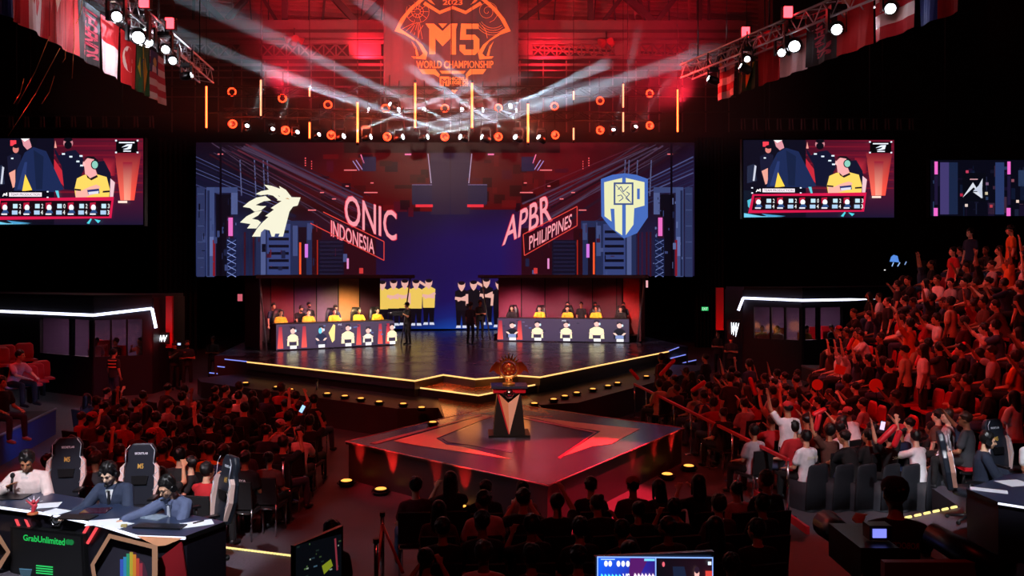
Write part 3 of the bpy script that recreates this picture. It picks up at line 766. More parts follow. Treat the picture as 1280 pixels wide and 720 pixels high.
    R(1078, 486, 1150, 502, 'ffe0d0')
    R(1062, 45, 1232, 135, '060508')
    for k, (x, y) in enumerate(((1062, 45), (1232, 45), (1062, 132), (1232, 132))): R(x - 7, y - 6, x + 7, y + 6, 'e8f0ff', k == 0)
    R(1085, 55, 1208, 64, 'f0f4ff'); Pq([(1105, 95), (1150, 72), (1190, 70), (1180, 105), (1140, 112), (1115, 108), (1150, 98), (1165, 84)], 'e8f0ff'); R(1120, 118, 1180, 126, 'f0f4ff')
    return a.build('video_picture', m, parent)
def tvscreen(label, tl, tr, bl, d, name='video_screen', dd=0.0):
    a = P(bl[0], bl[1], d); b = P(tr[0], bl[1], d + dd); h_ = (bl[1] - tl[1]) / F * d
    t = thing(name, label, 'screen')
    rz = math.atan2(b.y - a.y, b.x - a.x)
    mp = RectMap(a, b, h_)
    c = (a + b) / 2 + Vector((0, 0, h_ / 2)) - mp.n * .15
    MB().box(c, ((b - a).length + .1, .28, h_ + .1), rz=rz).build('cabinet', M['black'], t, world=True)
    mb = MB()
    for s in (.15, .85): mb.tube(a + (b - a) * s + Vector((0, 0, h_)) - mp.n * .15, Vector((*(a + (b - a) * s).xy, 25.9)) - mp.n.xyz * .15, .03, n=6)
    mb.build('hanging_cable', M['black'], t)
    return t, mp
t, mp = tvscreen('video screen high on the left wall showing a player in yellow with a headset', (-11, 173), (179, 0), (-11, 281), 33)
tv_art(mp, TVM, t)
t, mp = tvscreen('video screen right of the stage showing a seated player in yellow', (929, 175), (1117.5, 0), (929, 272), 34)
tv_art(mp, TVM, t)
t, mp = tvscreen('dim screen at the far right with a white angular logo between purple light columns', (1163, 200), (1300, 0), (1163, 270.5), 38)
a = Art(mp, .0012)
wv = 137.0
q = lambda pts: [((x - 1163) / 137, (y - 200) / 70.5) for x, y in pts]
def R2(x0, y0, x1, y1, c): a.poly(q([(x0, y1), (x1, y1), (x1, y0), (x0, y0)]), c, False)
a.poly(q([(1163, 270), (1300, 270), (1300, 200), (1163, 200)]), '0a0a18')
a.off += .003
for k in range(70):
    x = 1165 + rnd.uniform(0, 130); y = 202 + rnd.uniform(0, 60); R2(x, y, x + rnd.choice([1, 1.5, 5, 8]), min(270, y + rnd.choice([1, 4, 14, 20])), rnd.choice(['1c2038', '141428', '2a3a5c', '40283c', '101830', '181028']))
a.off += .003
for x0, c in ((1175, '463c74'), (1244, '2c3c6c'), (1186, '1c2848')): R2(x0, 203, x0 + 11, 268, c)
for x0 in (1168, 1259): R2(x0, 202, x0 + 4, 218, 'ff70d8'); R2(x0 - 1, 260, x0 + 4, 270, 'ff70d8'); R2(x0, 220, x0 + 4, 256, '201838')
for x, y, c in ((1207, 213, 'd04060'), (1231, 240, 'e0d0b0'), (1206, 255, 'f0d8d0'), (1200, 242, 'c02848'), (1237, 256, 'c04050'), (1232, 228, '806080'), (1270, 250, 'ffe0d0'), (1264, 224, '905060')): R2(x, y, x + 3.5, y + 3.5, c)
R2(1203, 216, 1232, 252, '090a14')
a.poly(q([(1203, 247), (1216, 228), (1221, 236), (1228, 223), (1227, 248), (1216, 240), (1222, 240), (1220, 238), (1217, 234)]), 'e8ecf8')
a.poly(q([(1216, 239), (1227, 228), (1228, 248), (1222, 239)]), 'd0d8ec')
R2(1212, 223.5, 1222, 224.8, 'd8a0a8')
a.build('logo_picture', screen_mat('dim_screen_picture', .9), t)

# small blue screen between booth and stand at the right
t = thing('wall_monitor', 'tiny blue lit monitor high on the dark wall above the right stand', 'monitor')
pm = P(1122, 327, 44)
MB().box(pm + Vector((0, .06, 0)), (1.15, .08, .75)).build('housing', M['black'], t)
a = Art(Plane(pm, (1, 0, 0)), .002)
a.poly([(1112, 327), (1124, 328), (1122, 320), (1117, 318.5), (1114, 321)], '5a90e8'); a.line(1115, 333, 1117, 328, 1.2, 'a0c8ff'); a.line(1122, 333, 1125, 328, 1.2, 'a0c8ff'); a.line(1131, 331, 1133, 327, 1.2, '88a8e0'); a.line(1105, 337.5, 1107, 337.5, 1.2, 'ffffff')
a.build('picture', LED, t)
t = thing('exit_sign', 'small green lit exit sign beside the right talent booth', 'sign')
pm = P(881, 386, 36)
MB().box(pm + Vector((0, .06, 0)), (.34, .08, .18)).build('housing', M['black'], t)
a = Art(Plane(pm, (1, 0, 0)), .002); a.rect(877, 383.6, 885.5, 388.4, '20c060'); a.text('EXIT', ((878, 384.4), (884.6, 384.4), (884.6, 387.6), (878, 387.6)), 'e8fff0'); a.build('picture', LED, t)
for px, lb in ((300, 'left'), (807, 'right')):
    t = thing('wall_sign', 'small pale pink lit notice on the dark wall %s of the stage booths' % lb, 'sign')
    pm = P(px, 372 if px < 500 else 355, 37)
    MB().box(pm + Vector((0, .05, 0)), (.26, .06, .36)).build('housing', M['black'], t)
    a = Art(Plane(pm, (1, 0, 0)), .002); yy = 372 if px < 500 else 355; a.rect(px - 3, yy - 4.4, px + 3, yy + 4.4, 'd06070' if px < 500 else 'f0b0b8'); a.build('picture', LED, t)

# ------------------------------------------------------------ player booths on stage
def booth(side):
    nm = 'left' if side < 0 else 'right'
    if side < 0: u0, v0, u1, v1 = -6.5, 18.7, -2.13, 20.6
    else: u0, v0, u1, v1 = 2.27, 21.9, 7.55, 20.07
    a, b = S(u0, v0, 1.2), S(u1, v1, 1.2)
    d = (b - a).normalized(); n = Vector((0, 0, 1)).cross(d)       # n points away from the audience
    L = (b - a).length; rz = math.atan2(d.y, d.x)
    t = thing('player_booth', 'open fronted player booth with lit back wall panels at the %s of the stage' % nm, 'booth', (a + b) / 2 + n * 1.4, rz)
    ep = L / 2 + .45
    bk = 2.1
    cols = (['#4c2430', '#7c2c38', '#6a4458', '#6c5478', '#c89060', '#50283c'] if side < 0 else ['#a0506c', '#84405c', '#6c3448', '#6c3044', '#5a2838', '#502434'])  # tints paint the coloured booth light into each panel
    W = ep * 2 / 6
    for k in range(6):
        MB().box((-ep + W * (k + .5), bk - 1.0, 1.38), (W - .05, .08, 2.6)).build('wall_panel', mat('booth_panel_%s_%d' % (nm, k), cols[k], .55, noise=.12), t)
    MB().box((0, bk - 1.0, 1.38), (ep * 2, .05, 2.68)).build('backing', M['black'], t)
    for s in (-1, 1):
        if s * side > 0: MB().box((s * ep, .1, 1.38), (.08, 2.2, 2.68)).build('side_wall', mat('booth_side', '#5c2028', .5), t)
    MB().box((0, .45, .11), (ep * 2 - .1, 1.3, .22)).build('inner_riser', M['black'], t)
    MB().box((0, -.15, 2.76), (ep * 2 + .5, 2.9, .12)).build('roof', M['black'], t)
    MB().box((0, -1.62, 2.78), (ep * 2 + .7, .06, .13)).build('front_beam', mat('booth_beam_steel', '#8a7078', .35, .6), t)
    for s in (-1, 1):
        MB().tube((s * (ep + .2), -1.55, 2.72), (s * (ep - .12), -1.35, .02), .03, n=6).build('slanted_post', M['alu'], t)
    # desk
    t2 = thing('player_desk', 'long %s player desk with a lit front screen of player portraits' % nm, 'desk', (a + b) / 2, rz)
    MB().box((0, .38, .98), (L, .72, .05)).build('desktop', M['plastic'], t2)
    MB().box((0, .06, .5), (L, .1, .96)).build('front_cabinet', M['black'], t2)
    for s in (-1, 1): MB().box((s * (L / 2 - .03), .38, .48), (.05, .68, .95)).build('side_panel', M['black'], t2)
    mp = RectMap(a + Vector((0, 0, .04)), b + Vector((0, 0, .04)), .95)
    A = Art(mp, .001)
    A.poly([(0, 1), (1, 1), (1, 0), (0, 0)], ['4a3854', '3c3448', '463850', '4a3450'])
    if side < 0: pos = ((.13, 1, 0), (.36, 2, 0), (.585, 1, .03), (.76, 0, -.1), (.975, 1, 0)); reds = (.03, .22, .68, .87, .94)
    else: pos = ((.115, 3, -.05), (.31, 1, 0), (.53, 1, 0), (.76, 1, .06), (.93, 3, 0)); reds = (.02, .17)
    for x in reds: A.poly([(x - .02, .95), (x + .025, .95), (x + .015, .1), (x - .01, .1)], ['ff5a50', 'ff5a50', 'a02440', 'a02440'])
    for k in range(14): x = rnd.uniform(0, .95); y = rnd.uniform(.05, .6); A.rect(x, y, x + .02, y + .05, rnd.choice(['6a5c80', '302840', '5868a0', '28203a']))
    for x, kk, up in pos:
        sh = {0: 'f8f0d8', 1: 'fff4c0', 2: '1c2444', 3: '141420'}[kk]
        w_ = .045 + .012 * (up > 0)
        A.poly([(x - w_, .86), (x - w_ * .9, .5 - up), (x - w_ * .3, .4 - up), (x + w_ * .3, .4 - up), (x + w_ * .9, .5 - up), (x + w_, .86)], sh)
        A.line(x - w_ * .9, .6, x - w_ * .2, .78, .018, 'ffd0c0', True); A.line(x + w_ * .9, .6, x + w_ * .2, .78, .018, 'ffd0c0')
        A.disc(x, .26 - up, .02, .13, 'f8c0b4', 10); A.poly([(x - .022, .24 - up), (x - .018, .1 - up), (x + .018, .1 - up), (x + .022, .24 - up), (x, .17 - up)], '201828')
        A.disc(x + .022, .27 - up, .007, .06, 'c8e0f0', 8)
        A.poly([(x - .03, .7), (x + .03, .7), (x + .03, .85), (x - .03, .85)][::-1], '3a3048' if kk != 3 else '8090c0')
        A.rect(x - .022, .86, x + .03, .98, 'ffffff'); A.rect(x - .018, .9, x + .024, .93, 'c8d8f0')
    if side < 0: A.poly([(.42, .4), (.46, .05), (.475, .1), (.47, .7), (.45, .8)], 'ffe890'); A.disc(.35, .3, .015, .12, '60c8e0')
    A.text('M5', ((.5, .05), (.53, .05), (.53, .12), (.5, .12)), 'f0f0ff')
    A.mb.build('portrait_picture', DESKM, t2, world=True)
    # lights: warm or magenta wash inside the booth
    mid = (a + b) / 2
    for k, (fr, colr, pw) in enumerate(((.12, (1, .05, .08), 22), (.45, (.8, .2, .45), 26), (.72, (1, .6, .25), 60)) if side < 0 else ((.1, (1, .2, .3), 30), (.45, (1, .12, .22), 26), (.85, (1, .05, .08), 24))):
        q0 = a + d * L * fr + n * .2 + Vector((0, 0, 2.5))
        spot('booth_light', q0, q0 + n * .9 + Vector((0, 0, -1.2)), pw * 9, colr, 100, .8, .2)
    for fr in (.12, .5, .88):
        q0 = a + d * L * fr - n * 1.2 + Vector((0, 0, 2.55))
        spot('booth_key_light', q0, a + d * L * fr + n * 1.0 + Vector((0, 0, .2)), 420, (1, .85, .75), 80, .8, .1)
    return a, b, d, n, L, rz
BL = booth(-1)
BR = booth(1)
# red uplights standing at the outer sides of the booths
for px, py, k in ((322, 428, 0), (797, 412, 1)):
    p = G(px, py, 1.2) if k == 0 else G(797, 425, 1.2)
    t = footlight(0, p, p, 0.0, 'round red uplight standing at the outer side of the %s player booth' % ('left' if k == 0 else 'right'), None)
    wl = thing('flat_panel', 'dark red lit scenery panel beside the %s player booth' % ('left' if k == 0 else 'right'), 'panel', p + A_ * .55, YAW)
    MB().box((0, 0, 1.35), (1.0, .06, 2.7)).build('board', mat('scenic_board', '#a84444', .5, noise=.3), wl)
    for s in (-1, 1): MB().box((s * .52, 0, 1.35), (.05, .1, 2.72)).build('edge_post', M['black'], wl)
    spot('uplight_beam', p + Vector((0, 0, .25)), p + A_ * .5 + Vector((0, 0, 1.6)), 60, (1, .05, .03), 45, .6, .04)

# ------------------------------------------------------------ talent booths left and right of the hall
GLASS = bpy.data.materials.new('tinted_glass'); GLASS.use_nodes = True
nt = GLASS.node_tree; nt.nodes.clear()
o_ = nt.nodes.new('ShaderNodeOutputMaterial'); mx = nt.nodes.new('ShaderNodeMixShader'); tr_ = nt.nodes.new('ShaderNodeBsdfTransparent'); gl = nt.nodes.new('ShaderNodeBsdfGlossy')
tr_.inputs[0].default_value = (.8, .78, .85, 1); gl.inputs['Roughness'].default_value = .05; mx.inputs[0].default_value = .08
nt.links.new(tr_.outputs[0], mx.inputs[1]); nt.links.new(gl.outputs[0], mx.inputs[2]); nt.links.new(mx.outputs[0], o_.inputs[0])
TUBE = mat('white_led_tube', '#202030', .4, emit='#dfe4ff', estr=3.2)
BOOTHM = mat('talent_booth_shell', '#1a1420', .5, noise=.2)
def box_between(name, a, b, z0, z1, th, m, parent):
    c = (a + b) / 2; return MB().box((c.x, c.y, (z0 + z1) / 2), ((b - a).length, th, z1 - z0), rz=math.atan2(b.y - a.y, b.x - a.x)).build(name, m, parent)
def talent(nm, pts, roofz, wz0, wz1, strip_pts, edge, wins):
    t = thing('talent_booth', 'dark talent booth with a bright white light line and windows, %s side of the hall' % nm, 'booth')
    for i in range(len(pts) - 1):
        a, b = pts[i], pts[i + 1]
        box_between('lower_wall', a, b, 0, wz0, .1, BOOTHM, t); box_between('upper_wall', a, b, wz1, roofz, .1, BOOTHM, t)
        d = (b - a); L = d.length
        fr = [0.0]
        for (s, e) in wins[i]:
            box_between('mullion', a + d * fr[-1], a + d * s, wz0, wz1, .12, BOOTHM, t) if s - fr[-1] > .01 else None
            box_between('window_pane', a + d * (s + .004), a + d * (e - .004), wz0, wz1, .015, GLASS, t); fr.append(e)
            box_between('mullion', a + d * (e - .008), a + d * (e + .008), wz0, wz1, .12, M['black'], t)
        if fr[-1] < .99: box_between('end_wall', a + d * fr[-1], b, wz0, wz1, .1, BOOTHM, t)
    bk = Vector((0, 2.6, 0))
    MB().prism([Vector((p.x, p.y, roofz)) for p in pts] + [Vector((p.x, p.y, roofz)) + bk for p in pts[::-1]], (0, 0, .12)).build('roof', BOOTHM, t)
    box_between('back_wall', pts[0] + bk, pts[-1] + bk, 0, roofz, .1, mat('booth_inner_wall', '#6a5470', .7), t)
    for p in (pts[0], pts[-1]): box_between('side_wall', p, p + bk, 0, roofz, .1, BOOTHM, t)
    strip('light_tube', strip_pts, .05, TUBE, t)
    if edge:
        box_between('red_fin', edge[0], edge[1], edge[2], edge[3], .12, mat('red_lit_fin', '#b02028', .5), t)
    inz = wz1 - .1
    c = (pts[0] + pts[-1]) / 2 + Vector((0, 1.2, 0))
    for p in (pts[0] * .65 + pts[-1] * .35, pts[0] * .35 + pts[-1] * .65):
        d_ = bpy.data.lights.new('booth_ceiling_light', 'AREA'); d_.energy = 45; d_.color = (1, .62, .7); d_.size = .8
        o = bpy.data.objects.new('booth_ceiling_light', d_); o.location = (p.x, p.y + .55, inz + .2); COL.objects.link(o)
    return t
LB = [Vector((-21.5, 31, 0)), P(117, 0, 26.5), P(190, 0, 27.3)]
for p in LB: p.z = 0
Lroof = 3.25
def fr_of(pts, i, px):
    a, b = pts[i], pts[i + 1]; k = (px - CX) / F
    return (k * a.y - a.x) / ((b.x - a.x) - k * (b.y - a.y))
talent('left', LB, Lroof, 1.33, 2.55,
       [Vector((-21.5, 30.92, 2.72)), P(117, 394, 26.42), P(190, 385.5, 27.2), P(195, 410, 27.2)], (P(208, 0, 28), P(216, 0, 28), 1.5, 3.3),
       [[(fr_of(LB, 0, 52), fr_of(LB, 0, 90)), (fr_of(LB, 0, 92), fr_of(LB, 0, 115))], [(fr_of(LB, 1, 119), fr_of(LB, 1, 138)), (fr_of(LB, 1, 140), fr_of(LB, 1, 158)), (fr_of(LB, 1, 160), fr_of(LB, 1, 178))]])
RB = [P(930, 0, 31), P(1003, 0, 29.8), P(1150, 0, 33.5)]
for p in RB: p.z = 0
talent('right', RB, 3.45, 1.62, 2.82, [P(923, 388, 30.9), P(929, 372.5, 30.9), P(1003, 375.5, 29.7), P(1144, 373, 33.4)], (P(895, 0, 31.2), P(904, 0, 31.2), 1.9, 3.55),
       [[(fr_of(RB, 0, 943), fr_of(RB, 0, 963)), (fr_of(RB, 0, 965), fr_of(RB, 0, 981)), (fr_of(RB, 0, 983), fr_of(RB, 0, 1000))], [(fr_of(RB, 1, 1005), fr_of(RB, 1, 1022)), (fr_of(RB, 1, 1024), fr_of(RB, 1, 1053))]])
for px, py, d, tx, lb in ((203, 423, 27.8, 'WV', 'left'), (918, 412, 30.5, 'WV', 'right')):
    t = thing('light_sign', 'small bright blue white letter sign at the end of the %s talent booth' % lb, 'sign')
    pm = P(px, py, d)
    MB().box(pm + Vector((0, .1, 0)), (.4 if px < 500 else .5, .1, .4 if px < 500 else .75)).build('board', M['black'], t)
    a = Art(Plane(pm, (1, 0, 0)), .002); a.text(tx, ((197, 419), (209, 419), (207, 427.5), (198, 427.5)) if px < 500 else ((914, 403), (924, 404), (921, 422), (913, 417)), 'f0f6ff', .02)
    a.build('lettering', screen_mat('bright_sign', 3.0), t)
# black drapes closing the dark sides of the stage
for x0, x1, y0, d, lb in ((196, 246, 172, 40.5, 'left'), (869, 905, 172, 45, 'right')):
    t = thing('stage_drape', 'tall black pleated drape at the %s edge of the stage screen' % lb, 'curtain')
    a, b = P(x0, 0, d), P(x1, 0, d)
    mb = MB(); n = 24; top = P(0, y0, d).z; vs = []
    for k in range(n + 1):
        p = a + (b - a) * (k / n); yy = d + .12 * math.sin(k * 2.1)
        vs += [(p.x, yy, 0), (p.x, yy, top)]
    mb.add(vs, [(2 * k, 2 * k + 2, 2 * k + 3, 2 * k + 1) for k in range(n)])
    o = mb.build('cloth', M['matte'], t); md = o.modifiers.new('s', 'SOLIDIFY'); md.thickness = .02

# ------------------------------------------------------------ light rig over the stage
TPu = Plane(S(0, 22), R_)
BEAMS = []
HEADL = mat('white_head_lens', '#404040', .2, emit='#eef4ff', estr=9.0)
def mesh_cache(key, fn, _c={}):
    if key not in _c: _c[key] = fn()
    return _c[key]
def moving_head(p, tgt, label, group, power, deg=7.0, scale=1.0, lens=None, color=(.62, .82, 1)):
    """lamp hanging from its base; p is the lens position"""
    p = Vector(p); d = (Vector(tgt) - p).normalized()
    t = thing('moving_head', label, 'stage light', p, 0, group)
    q = d.to_track_quat('Z', 'Y').to_matrix()
    def hd(): return MB().lathe((0, 0, -.42), [(.1, 0), (.15, .05), (.16, .25), (.12, .4)]).mesh('head')
    MB().tube((0, 0, .4), (0, 0, 1.25 if group and 'side' not in group else .75), .02, n=6).build('drop_pipe', M['black'], t)
    h_ = link('head', mesh_cache('mhead', hd), M['plastic'], t); h_.rotation_euler = q.to_euler(); h_.scale = (scale,) * 3
    def ln(): return MB().ell((0, 0, -.01), (.11, .11, .04), nu=14, nv=8).mesh('lens')
    l = link('lens', mesh_cache('mlens' + (lens.name if lens else ''), ln), lens or HEADL, t); l.rotation_euler = q.to_euler(); l.scale = (scale,) * 3
    def yk():
        mb = MB(); mb.box((0, 0, .52), (.34, .26, .12)).box((-.2, 0, .25), (.05, .12, .5)).box((.2, 0, .25), (.05, .12, .5)).box((0, 0, .47), (.42, .12, .05)); return mb.mesh('yoke')
    y = link('yoke', mesh_cache('myoke', yk), M['plastic'], t); y.scale = (scale,) * 3; y.location = (0, 0, -.1) ; y.location -= d * .2 * scale
    if power: spot('head_beam', p + d * .06, p + d * 5, power, color, deg, .25, .05)
    return t
lower = [(309, 157), (341, 161), (372, 165), (399, 168), (430, 170), (464, 171), (504, 171), (535, 171), (575, 171), (602, 171), (644, 171), (673, 171), (706, 170), (767, 162), (795, 158), (728, 168)]
tg = {0: (320, 130, 5), 1: (362, 125, 5), 2: (410, 138, 5), 3: (430, 150, 4), 4: (520, 135, 3), 5: (565, 148, 3), 6: (590, 150, 3), 7: (650, 142, 2.5), 8: (500, 145, 3), 9: (520, 132, 2.5), 10: (600, 142, 3), 11: (620, 130, 2.5), 12: None, 13: (775, 130, 5), 14: (815, 130, 5), 15: None}
for i, (x, y) in enumerate(lower):
    if tg.get(i) is None: continue
    p = TPu.at(x, y); q_ = tg[i]; tgt = P(q_[0], q_[1], p.y - random.uniform(.8, 1.8))
    big = 4 <= i <= 11
    moving_head(p, tgt, 'white moving head light in the lower rig row, %s from its left end' % order[i if i < 12 else i - 1], 'moving heads on the lower stage truss', 320000 if big else 15000, 3.6 if big else 5, 1.0 if big else .75)
upper = [(460, 135, 300, 75), (487, 128, 380, 62), (499, 135, 600, 110), (531, 135, 640, 112), (578, 135, 480, 112), (605, 135, 740, 105), (647, 136, 800, 92), (640, 130, 780, 70)]
for i, (x, y, tx, ty) in enumerate(upper):
    p = TPu.at(x, y); p -= A_ * -.4
    moving_head(p, P(tx, ty, p.y - random.uniform(2, 4.5)), 'white moving head light in the upper rig row below the banner, %s from the left' % order[i], 'moving heads on the upper stage truss', 160000 if i in (0, 1, 6, 7) else 40000, 5.5 if i in (0, 1, 6, 7) else 4)
RINGL = mat('red_ring_lens', '#300808', .3, emit='#ff3818', estr=5.0)
def ring_lamp(x, y, label, group, hot):
    p = TPu.at(x, y, -.15)
    t = thing('ring_light', label, 'stage light', p, YAW, group)
    MB().ring((0, -.02, 0), .15, .03, Matrix.Rotation(PI / 2, 3, 'X'), n=20, m=6).build('glowing_ring', RINGL, t)
    MB().tube((0, .02, 0), (0, .3, 0), .2, .12, n=14).build('housing', M['black'], t)
    MB().box((0, .15, .62), (.05, .08, 1.0)).build('bracket', M['black'], t)
    if hot:
        a = random.uniform(0, 6.28)
        MB().ell((.09 * math.cos(a), -.08, .09 * math.sin(a)), (.09, .04, .09), nu=10, nv=6).build('hot_lens', mat('hot_red_lens', '#401008', .3, emit='#ff2010', estr=12.0), t)
        d = bpy.data.lights.new('ring_glow', 'POINT'); d.energy = 60; d.color = (1, .05, .02); d.shadow_soft_size = .12
        o = bpy.data.objects.new('ring_glow', d); o.location = p + TPu.n * .35; COL.objects.link(o)
for row, pts in (('upper', ((290, 115), (353, 123), (410, 131), (482, 135.5), (556, 135.5), (623, 135), (693, 133), (750, 126), (812, 117))), ('lower', ((291, 155), (357, 163), (414, 169), (484, 171), (556, 171), (623, 171), (694, 169), (750, 163), (812, 157)))):
    for i, (x, y) in enumerate(pts): ring_lamp(x, y, 'round red ring light in the %s row over the stage, %s from the left' % (row, order[i]), 'ring lights on the %s stage truss' % row, row == 'lower')
BARM = mat('red_light_bar', '#401008', .4, emit='#ff5a28', estr=7.0)
BARW = mat('pale_light_bar', '#401008', .4, emit='#ff9468', estr=2.5)
bars = ((258, 108, 160, 0), (326, 100, 145, 1), (387, 110, 121, 1), (387, 153, 173, 0), (447, 128, 178, 2), (519, 104, 160, 2), (590, 104, 160, 2), (660, 130, 178, 2), (717, 114, 125, 1), (717, 160, 175, 1), (779, 105, 137, 1), (779, 138, 165, 1), (847, 112, 165, 0))
for i, (x, y0, y1, b) in enumerate(bars):
    t = thing('light_bar', 'thin vertical glowing red orange light bar over the stage, %s from the left' % order[i], 'light bar', (0, 0, 0), 0, 'vertical light bars over the stage')
    a, c = TPu.at(x, y0, .35), TPu.at(x, y1, .35)
    r = .045 if b == 2 else .035
    MB().tube(a, c, r, n=8).build('glowing_tube', BARM if b != 1 else BARW, t)
    MB().tube(c, c - Vector((0, 0, .12)), r * 1.3, n=8).build('end_cap', M['black'], t)
    MB().tube(a, a + Vector((0, 0, .12)), r * 1.3, n=8).build('end_cap', M['black'], t)
    MB().tube(a + Vector((0, 0, .12)), (a.x, a.y, 25.9), .012, n=5).build('wire', M['black'], t)
    if b == 2:
        d = bpy.data.lights.new('bar_glow', 'POINT'); d.energy = 150; d.color = (1, .12, .05); d.shadow_soft_size = .2
        o = bpy.data.objects.new('bar_glow', d); o.location = (a + c) / 2 + TPu.n * .4; COL.objects.link(o)
# trusses carrying the rows
def truss(label, a, b, wdt, m_ch, m_br, bay=.6, r=.028, group=None, arms=True):
    a, b = Vector(a), Vector(b); d = (b - a); L = d.length; d.normalize(); s = d.cross(Vector((0, 0, 1))).normalized() * wdt / 2; u = Vector((0, 0, wdt / 2))
    t = thing('box_truss', label, 'truss', a, 0, group)
    for k, (i, j) in enumerate(((-1, -1), (1, -1), (1, 1), (-1, 1))):
        MB().tube(s * i + u * j, d * L + s * i + u * j, r, n=6).build('chord', m_ch, t)
    n = int(L / bay); key = 'br%s%.3f%.2f' % (label, L, wdt)
    lo, hi, z = s, u, d * bay
    shapes = [(-s - u, z * .5 - s + u), (z * .5 - s + u, z - s - u), (s - u, z * .5 + s + u), (z * .5 + s + u, z + s - u), (-s + u, z * .5 + s + u), (z * .5 + s + u, z - s + u), (-s - u, z * .5 + s - u)]
    ms = [MB().tube(p, q, r * .55, n=5).mesh('brace') for p, q in shapes]
    for k in range(n):
        for me in ms:
            o = link('brace', me, m_br, t); o.location = d * bay * k
    for f_ in (.08, .5, .92):
        q_ = a + (b - a) * f_
        MB().tube(q_ - a + u, (q_.x - a.x, q_.y - a.y, 25.85 - a.z), .02, n=5).build('hanging_cable', M['black'], t)
    return t
BT = mat('black_truss_tube', '#1a1416', .4, .5)
truss('black box truss carrying the lower row of moving heads above the screen', TPu.at(280, 152, -.15) + Vector((0, 0, .35)), TPu.at(825, 157, -.15) + Vector((0, 0, .35)), .35, BT, BT, 1.2)
truss('black box truss carrying the upper row of lights under the banner', TPu.at(280, 121, -.2) + Vector((0, 0, .2)), TPu.at(825, 121, -.2) + Vector((0, 0, .2)), .35, BT, BT, 1.2)
TA = mat('bright_truss_tube', '#c8ccd4', .35, .6)
# side trusses running towards the audience
la, lb_ = P(258, 95, 25.8), P(110, -30, 17.4)
ra, rb = P(858, 90, 25.4), P(1110, -15, 17.8)
truss('silver box truss with white lamps running along the left side over the flags', la, lb_, .42, TA, TA, .6, .03)
truss('silver box truss with white lamps running along the right side over the flags', ra, rb, .42, TA, TA, .6, .03)
sd = (lb_ - la)
for (x, y, pw, sc, tx, ty) in ((146, 21, 300, 1, 175, 60), (173, 47, 500, 1.3, 178, 90), (186, 53, 300, .9, 220, 90), (207, 62, 300, .9, 240, 100), (216, 76, 300, .9, 250, 110), (240, 94, 2600, .8, 470, 60)):
    f = (x - 258) / (110 - 258) if False else None
    k = min((abs(P(x, y, d).z - 9.85), d) for d in [17 + .25 * i for i in range(40)])[1]
    p = P(x, y, k); moving_head(p, P(tx, ty, k - (5 if pw < 1000 else -.2)), 'white lamp hung under the left side truss, %s from the audience end' % order[[146, 173, 186, 207, 216, 240].index(x)], 'lamps under the left side truss', pw, 8, sc)
for i, (x, y, pw, sc, tx, ty) in enumerate(((1113, 11, 500, 1.0, 1080, 80), (1046, 37, 500, 1.1, 1040, 90), (993, 58, 500, 1.25, 990, 100), (977, 66, 300, .9, 960, 110), (925, 83, 5000, .8, 850, 48), (885, 98, 14000, .8, 775, 60), (934, 74, 200, .7, 930, 120))):
    k = min((abs(P(x, y, d).z - 9.85), d) for d in [16 + .25 * i for i in range(44)])[1]
    p = P(x, y, k); moving_head(p, P(tx, ty, k - (5 if pw < 1000 else -.2)), 'white lamp hung under the right side truss, %s from the audience end' % order[i], 'lamps under the right side truss', pw, 7, sc)
REDL = mat('red_box_lens', '#400808', .3, emit='#ff3038', estr=9.0)
for i, (x, y, d) in enumerate(((180, 2, 19), (212, 29, 21), (985, 15, 20.3), (932, 40, 22.5))):
    t = thing('strobe_light', 'glowing red box light standing on the %s side truss, %s one' % ('left' if i < 2 else 'right', ('nearer', 'farther')[i % 2]), 'stage light', P(x, y, d), 0, 'red box lights on the side trusses')
    MB().box((0, 0, 0), (.2, .1, .26), rz=0).build('lens', REDL, t)
    MB().box((0, .1, 0), (.26, .14, .32)).build('housing', M['black'], t)
    MB().box((0, .1, -.28), (.06, .06, .36)).build('clamp', M['black'], t)
# bright light on the side trusses comes from their own lamps
for i, (q0, q1) in enumerate(((P(175, 35, 20.5), P(215, 60, 22)), (P(1050, 25, 19.3), P(960, 60, 22)))):
    for q_ in (q0, q1):
        d = bpy.data.lights.new('truss_lamp', 'POINT'); d.energy = 55; d.color = (.9, .93, 1); d.shadow_soft_size = .1
        o = bpy.data.objects.new('truss_lamp', d); o.location = q_ + Vector((-.5 if i == 0 else .5, -1.0, -.5)) * .8; COL.objects.link(o)

# hanging banner
t = thing('hanging_banner', 'tall dark maroon cloth banner with an orange crest and championship lettering', 'banner')
BP = Plane(S(0, 22.8), R_)
mb = MB(); n = 60; vs = []
x0, x1 = 479.5, 648
for k in range(n + 1):
    x = x0 + (x1 - x0) * k / n; wv = .035 * math.sin(k * .9) + .02 * math.sin(k * 2.3 + 1)
    a, b = BP.at(x, 137), BP.at(x, -60)
    vs += [a + BP.n * wv, b + BP.n * wv * .5]
mb.add(vs, [(2 * k, 2 * k + 2, 2 * k + 3, 2 * k + 1) for k in range(n)], smooth=True)
cl = mb.build('cloth', mat('maroon_banner_cloth', '#58333e', .85, noise=.15, nscale=2), t); md = cl.modifiers.new('s', 'SOLIDIFY'); md.thickness = .01
MB().tube(BP.at(479, 137.3), BP.at(648.5, 137.3), .035, n=8).build('bottom_rod', M['black'], t)
for x in (490, 640):
    q_ = BP.at(x, -58); MB().tube(q_, (q_.x, q_.y, 25.85), .03, n=5).build('hanging_cable', M['black'], t)
ORG = mat('orange_banner_print', '#ff9a4e', .8)
B = Art(BP, .002); B.off = .07
Z3 = lambda pts: [(490 + x / 5.5375, y / 5.5375) for x, y in pts]
